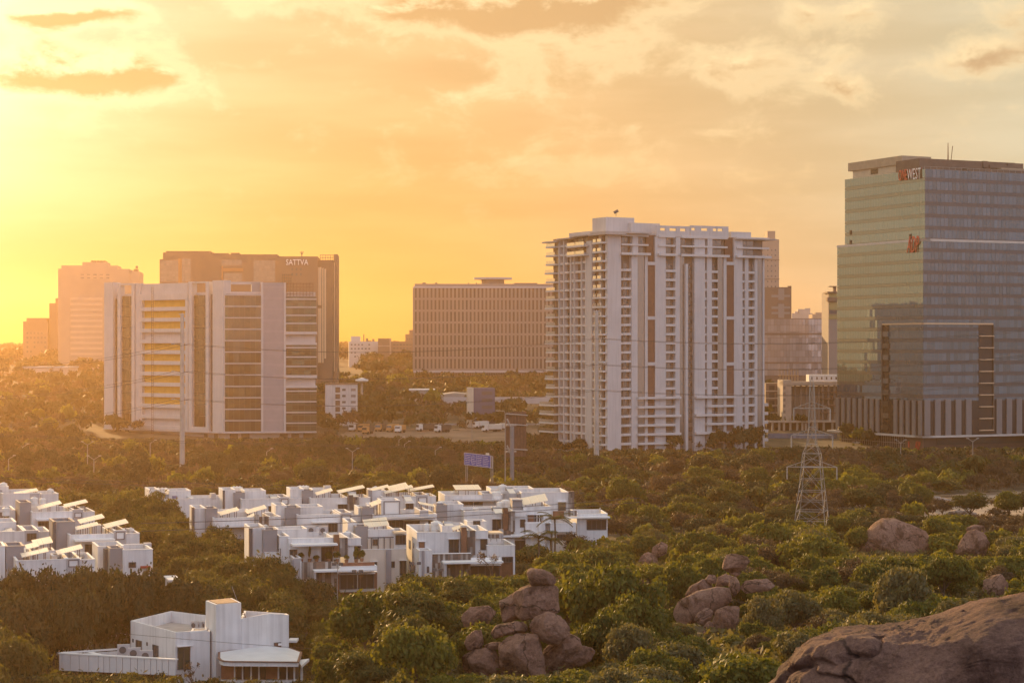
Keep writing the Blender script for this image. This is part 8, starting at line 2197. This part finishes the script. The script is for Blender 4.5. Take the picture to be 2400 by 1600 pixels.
car(1817, 1064, 690, .2, TW_, 'white car in front of the blue hoarding'); car(1857, 1064, 690, .1, LGREY, 'silver car parked along the blue hoarding'); car(1840, 1077, 660, .1, TO_, 'ochre car among the trees by the hoarding')
h = P(1962, 1072, 655); t = thing('white_canopy_shed', 'white canopy roof among trees beside the glass tower ground floor', 'shed', h)
b = MB(); b.hexa([(h.x - 4, 655, h.z + .6), (h.x + 3.5, 655, h.z - .8), (h.x + 3.5, 660, h.z - .8), (h.x - 4, 660, h.z + .6), (h.x - 4, 655, h.z + 2.2), (h.x + 3.5, 655, h.z + 1.2), (h.x + 3.5, 660, h.z + 1.4), (h.x - 4, 660, h.z + 2.4)]); b.build('canopy', WHITE2, t)
b = MB(); b.box(h.x - 3.8, h.x - 3.6, 655.2, 655.4, h.z - 4, h.z + .6); b.box(h.x + 3, h.x + 3.2, 655.2, 655.4, h.z - 4, h.z - .8); b.build('posts', STEEL, t, kind='stuff')

# ================================================================== GARDEN PLANTS, PALMS, BARE TREES
def palm(px, py, d, ybase, label, n=16, L=2.6):
    c = P(px, py, d); zb = CAMZ - (ybase - HOR) / F * d - 2
    r = thing('palm_tree', label, 'palm tree', (c.x, d, zb), 'palms of the villa garden')
    m = MB(); m.tube([(c.x, d, zb), (c.x + .1, d, (zb + c.z) / 2), (c.x, d, c.z)], [.17, .13, .11], 7); m.build('trunk', BARK, r)
    rn = np.random.default_rng(int(px)); Q = []; T = []
    for i in range(n):
        a = i * 2.4; up = rn.uniform(.1, .9)
        for k in range(16):
            t0 = k / 16; rad = L * t0; zz = up * rad - 1.35 * (rad / L) ** 2 * 1.2
            p = np.array([c.x + math.cos(a) * rad, d + math.sin(a) * rad, c.z + zz]); tn = np.array([-math.sin(a), math.cos(a), 0]) * (.55 * (1 - t0) ** .5 + .1); dn = np.array([math.cos(a) * .1, math.sin(a) * .1, -.18])
            for s in (-1, 1): w = np.array([math.cos(a), math.sin(a), 0]) * .05; Q.append([p - w, p + w, p + tn * s + dn + w * 2, p + tn * s + dn]); T.append(.2 + rn.random() * .3)
    me = quads_mesh('crown', np.array(Q) - np.array([c.x, d, zb]), np.array(T), LEAF['feathery']); o = bpy.data.objects.new('crown', me); o.parent = r; COL.objects.link(o)
palm(1300, 1213, 278, 1262, 'palm with a thin trunk by the end pier of the balcony villa'); palm(1262, 1256, 266, 1290, 'broad palm in front of the dark glazed terrace', 16, 2.6); palm(1290, 1262, 268, 1290, 'small palm beside the broad palm', 12, 1.8)
def bare_tree(px, ytop, d, ybase, label, seed, spread=.5):
    rn = random.Random(seed); x = (px - 1200) / F * d; zb = CAMZ - (ybase - HOR) / F * d - 1.5; H = CAMZ - (ytop - HOR) / F * d - zb
    r = thing('bare_tree', label, 'tree', (x, d, zb)); m = MB(); tips = []
    def grow(p, dr, l, rad, k):
        q = p + dr * l; m.tube([p, (p + q) / 2 + Vector((rn.gauss(0, .05), rn.gauss(0, .05), 0)) * l, q], [rad, rad * .8, rad * .6], 5, cap=False)
        if k == 0: tips.append(q); return
        for _ in range(3): grow(q, (dr + Vector((rn.gauss(0, spread), rn.gauss(0, spread), rn.gauss(.12, .3)))).normalized(), l * rn.uniform(.6, .85), rad * .6, k - 1)
    grow(Vector((x, d, zb)), Vector((0, 0, 1)), H * .30, H * .018, 4); m.build('trunk', BARK, r)
    Q = []; rg = np.random.default_rng(seed)
    for t in tips:
        for _ in range(3): p = np.array(t) + rg.normal(0, .12, 3); a, b = rg.normal(0, .10, 3), rg.normal(0, .05, 3); Q.append([p - a, p - b, p + a, p + b])
    me = quads_mesh('leaves', np.array(Q) - np.array([x, d, zb]), rg.random(len(Q)) * .4, LEAF['dry']); o = bpy.data.objects.new('leaves', me); o.parent = r; o['kind'] = 'stuff'; COL.objects.link(o)
bare_tree(462, 1545, 212, 1640, 'nearly bare tree with curled brown leaves in front of the tall balcony door', 5)
bare_tree(1150, 1282, 272, 1340, 'leafless grey tree before the frame of the front villa', 6, .6)
POT = paint('terracotta_pot', (.28, .14, .09), .8, .1, 1)
for i, (px, y0, y1, rpx, lab) in enumerate(((706, 1297, 1314, 8, 'clipped round plant at the open end of the potted terrace'), (726, 1284, 1313, 5, 'tall slim potted plant on the terrace'), (742, 1303, 1314, 8, 'low square clipped plant on the potted terrace'), (770, 1296, 1314, 11, 'wide bushy plant in the middle of the potted terrace'), (790, 1294, 1314, 9, 'bushy plant in front of the plank fins on the potted terrace'), (835, 1284, 1314, 9, 'tall plant before the dark terrace door'), (848, 1291, 1312, 9, 'rounded plant at the corner of the potted terrace'), (812, 1303, 1315, 8, 'low spreading plant beside the tall terrace plant'))):
    d = 276.5; x = (px - 1200) / F * d; z0 = CAMZ - (y1 + 3 - HOR) / F * d; H = (y1 - y0) / F * d; R_ = rpx / F * d
    r = thing('potted_plant', lab, 'potted plant', (x, d, z0), 'plants of the potted terrace')
    m = MB(); m.tube([(x, d, z0), (x, d, z0 + .45)], [.22, .3], 10); m.build('pot', POT, r)
    o = bpy.data.objects.new('foliage', LIB['shrub'][i % 4]); o.parent = r; o.location = (0, 0, .35); o.scale = (R_, R_, H); COL.objects.link(o)
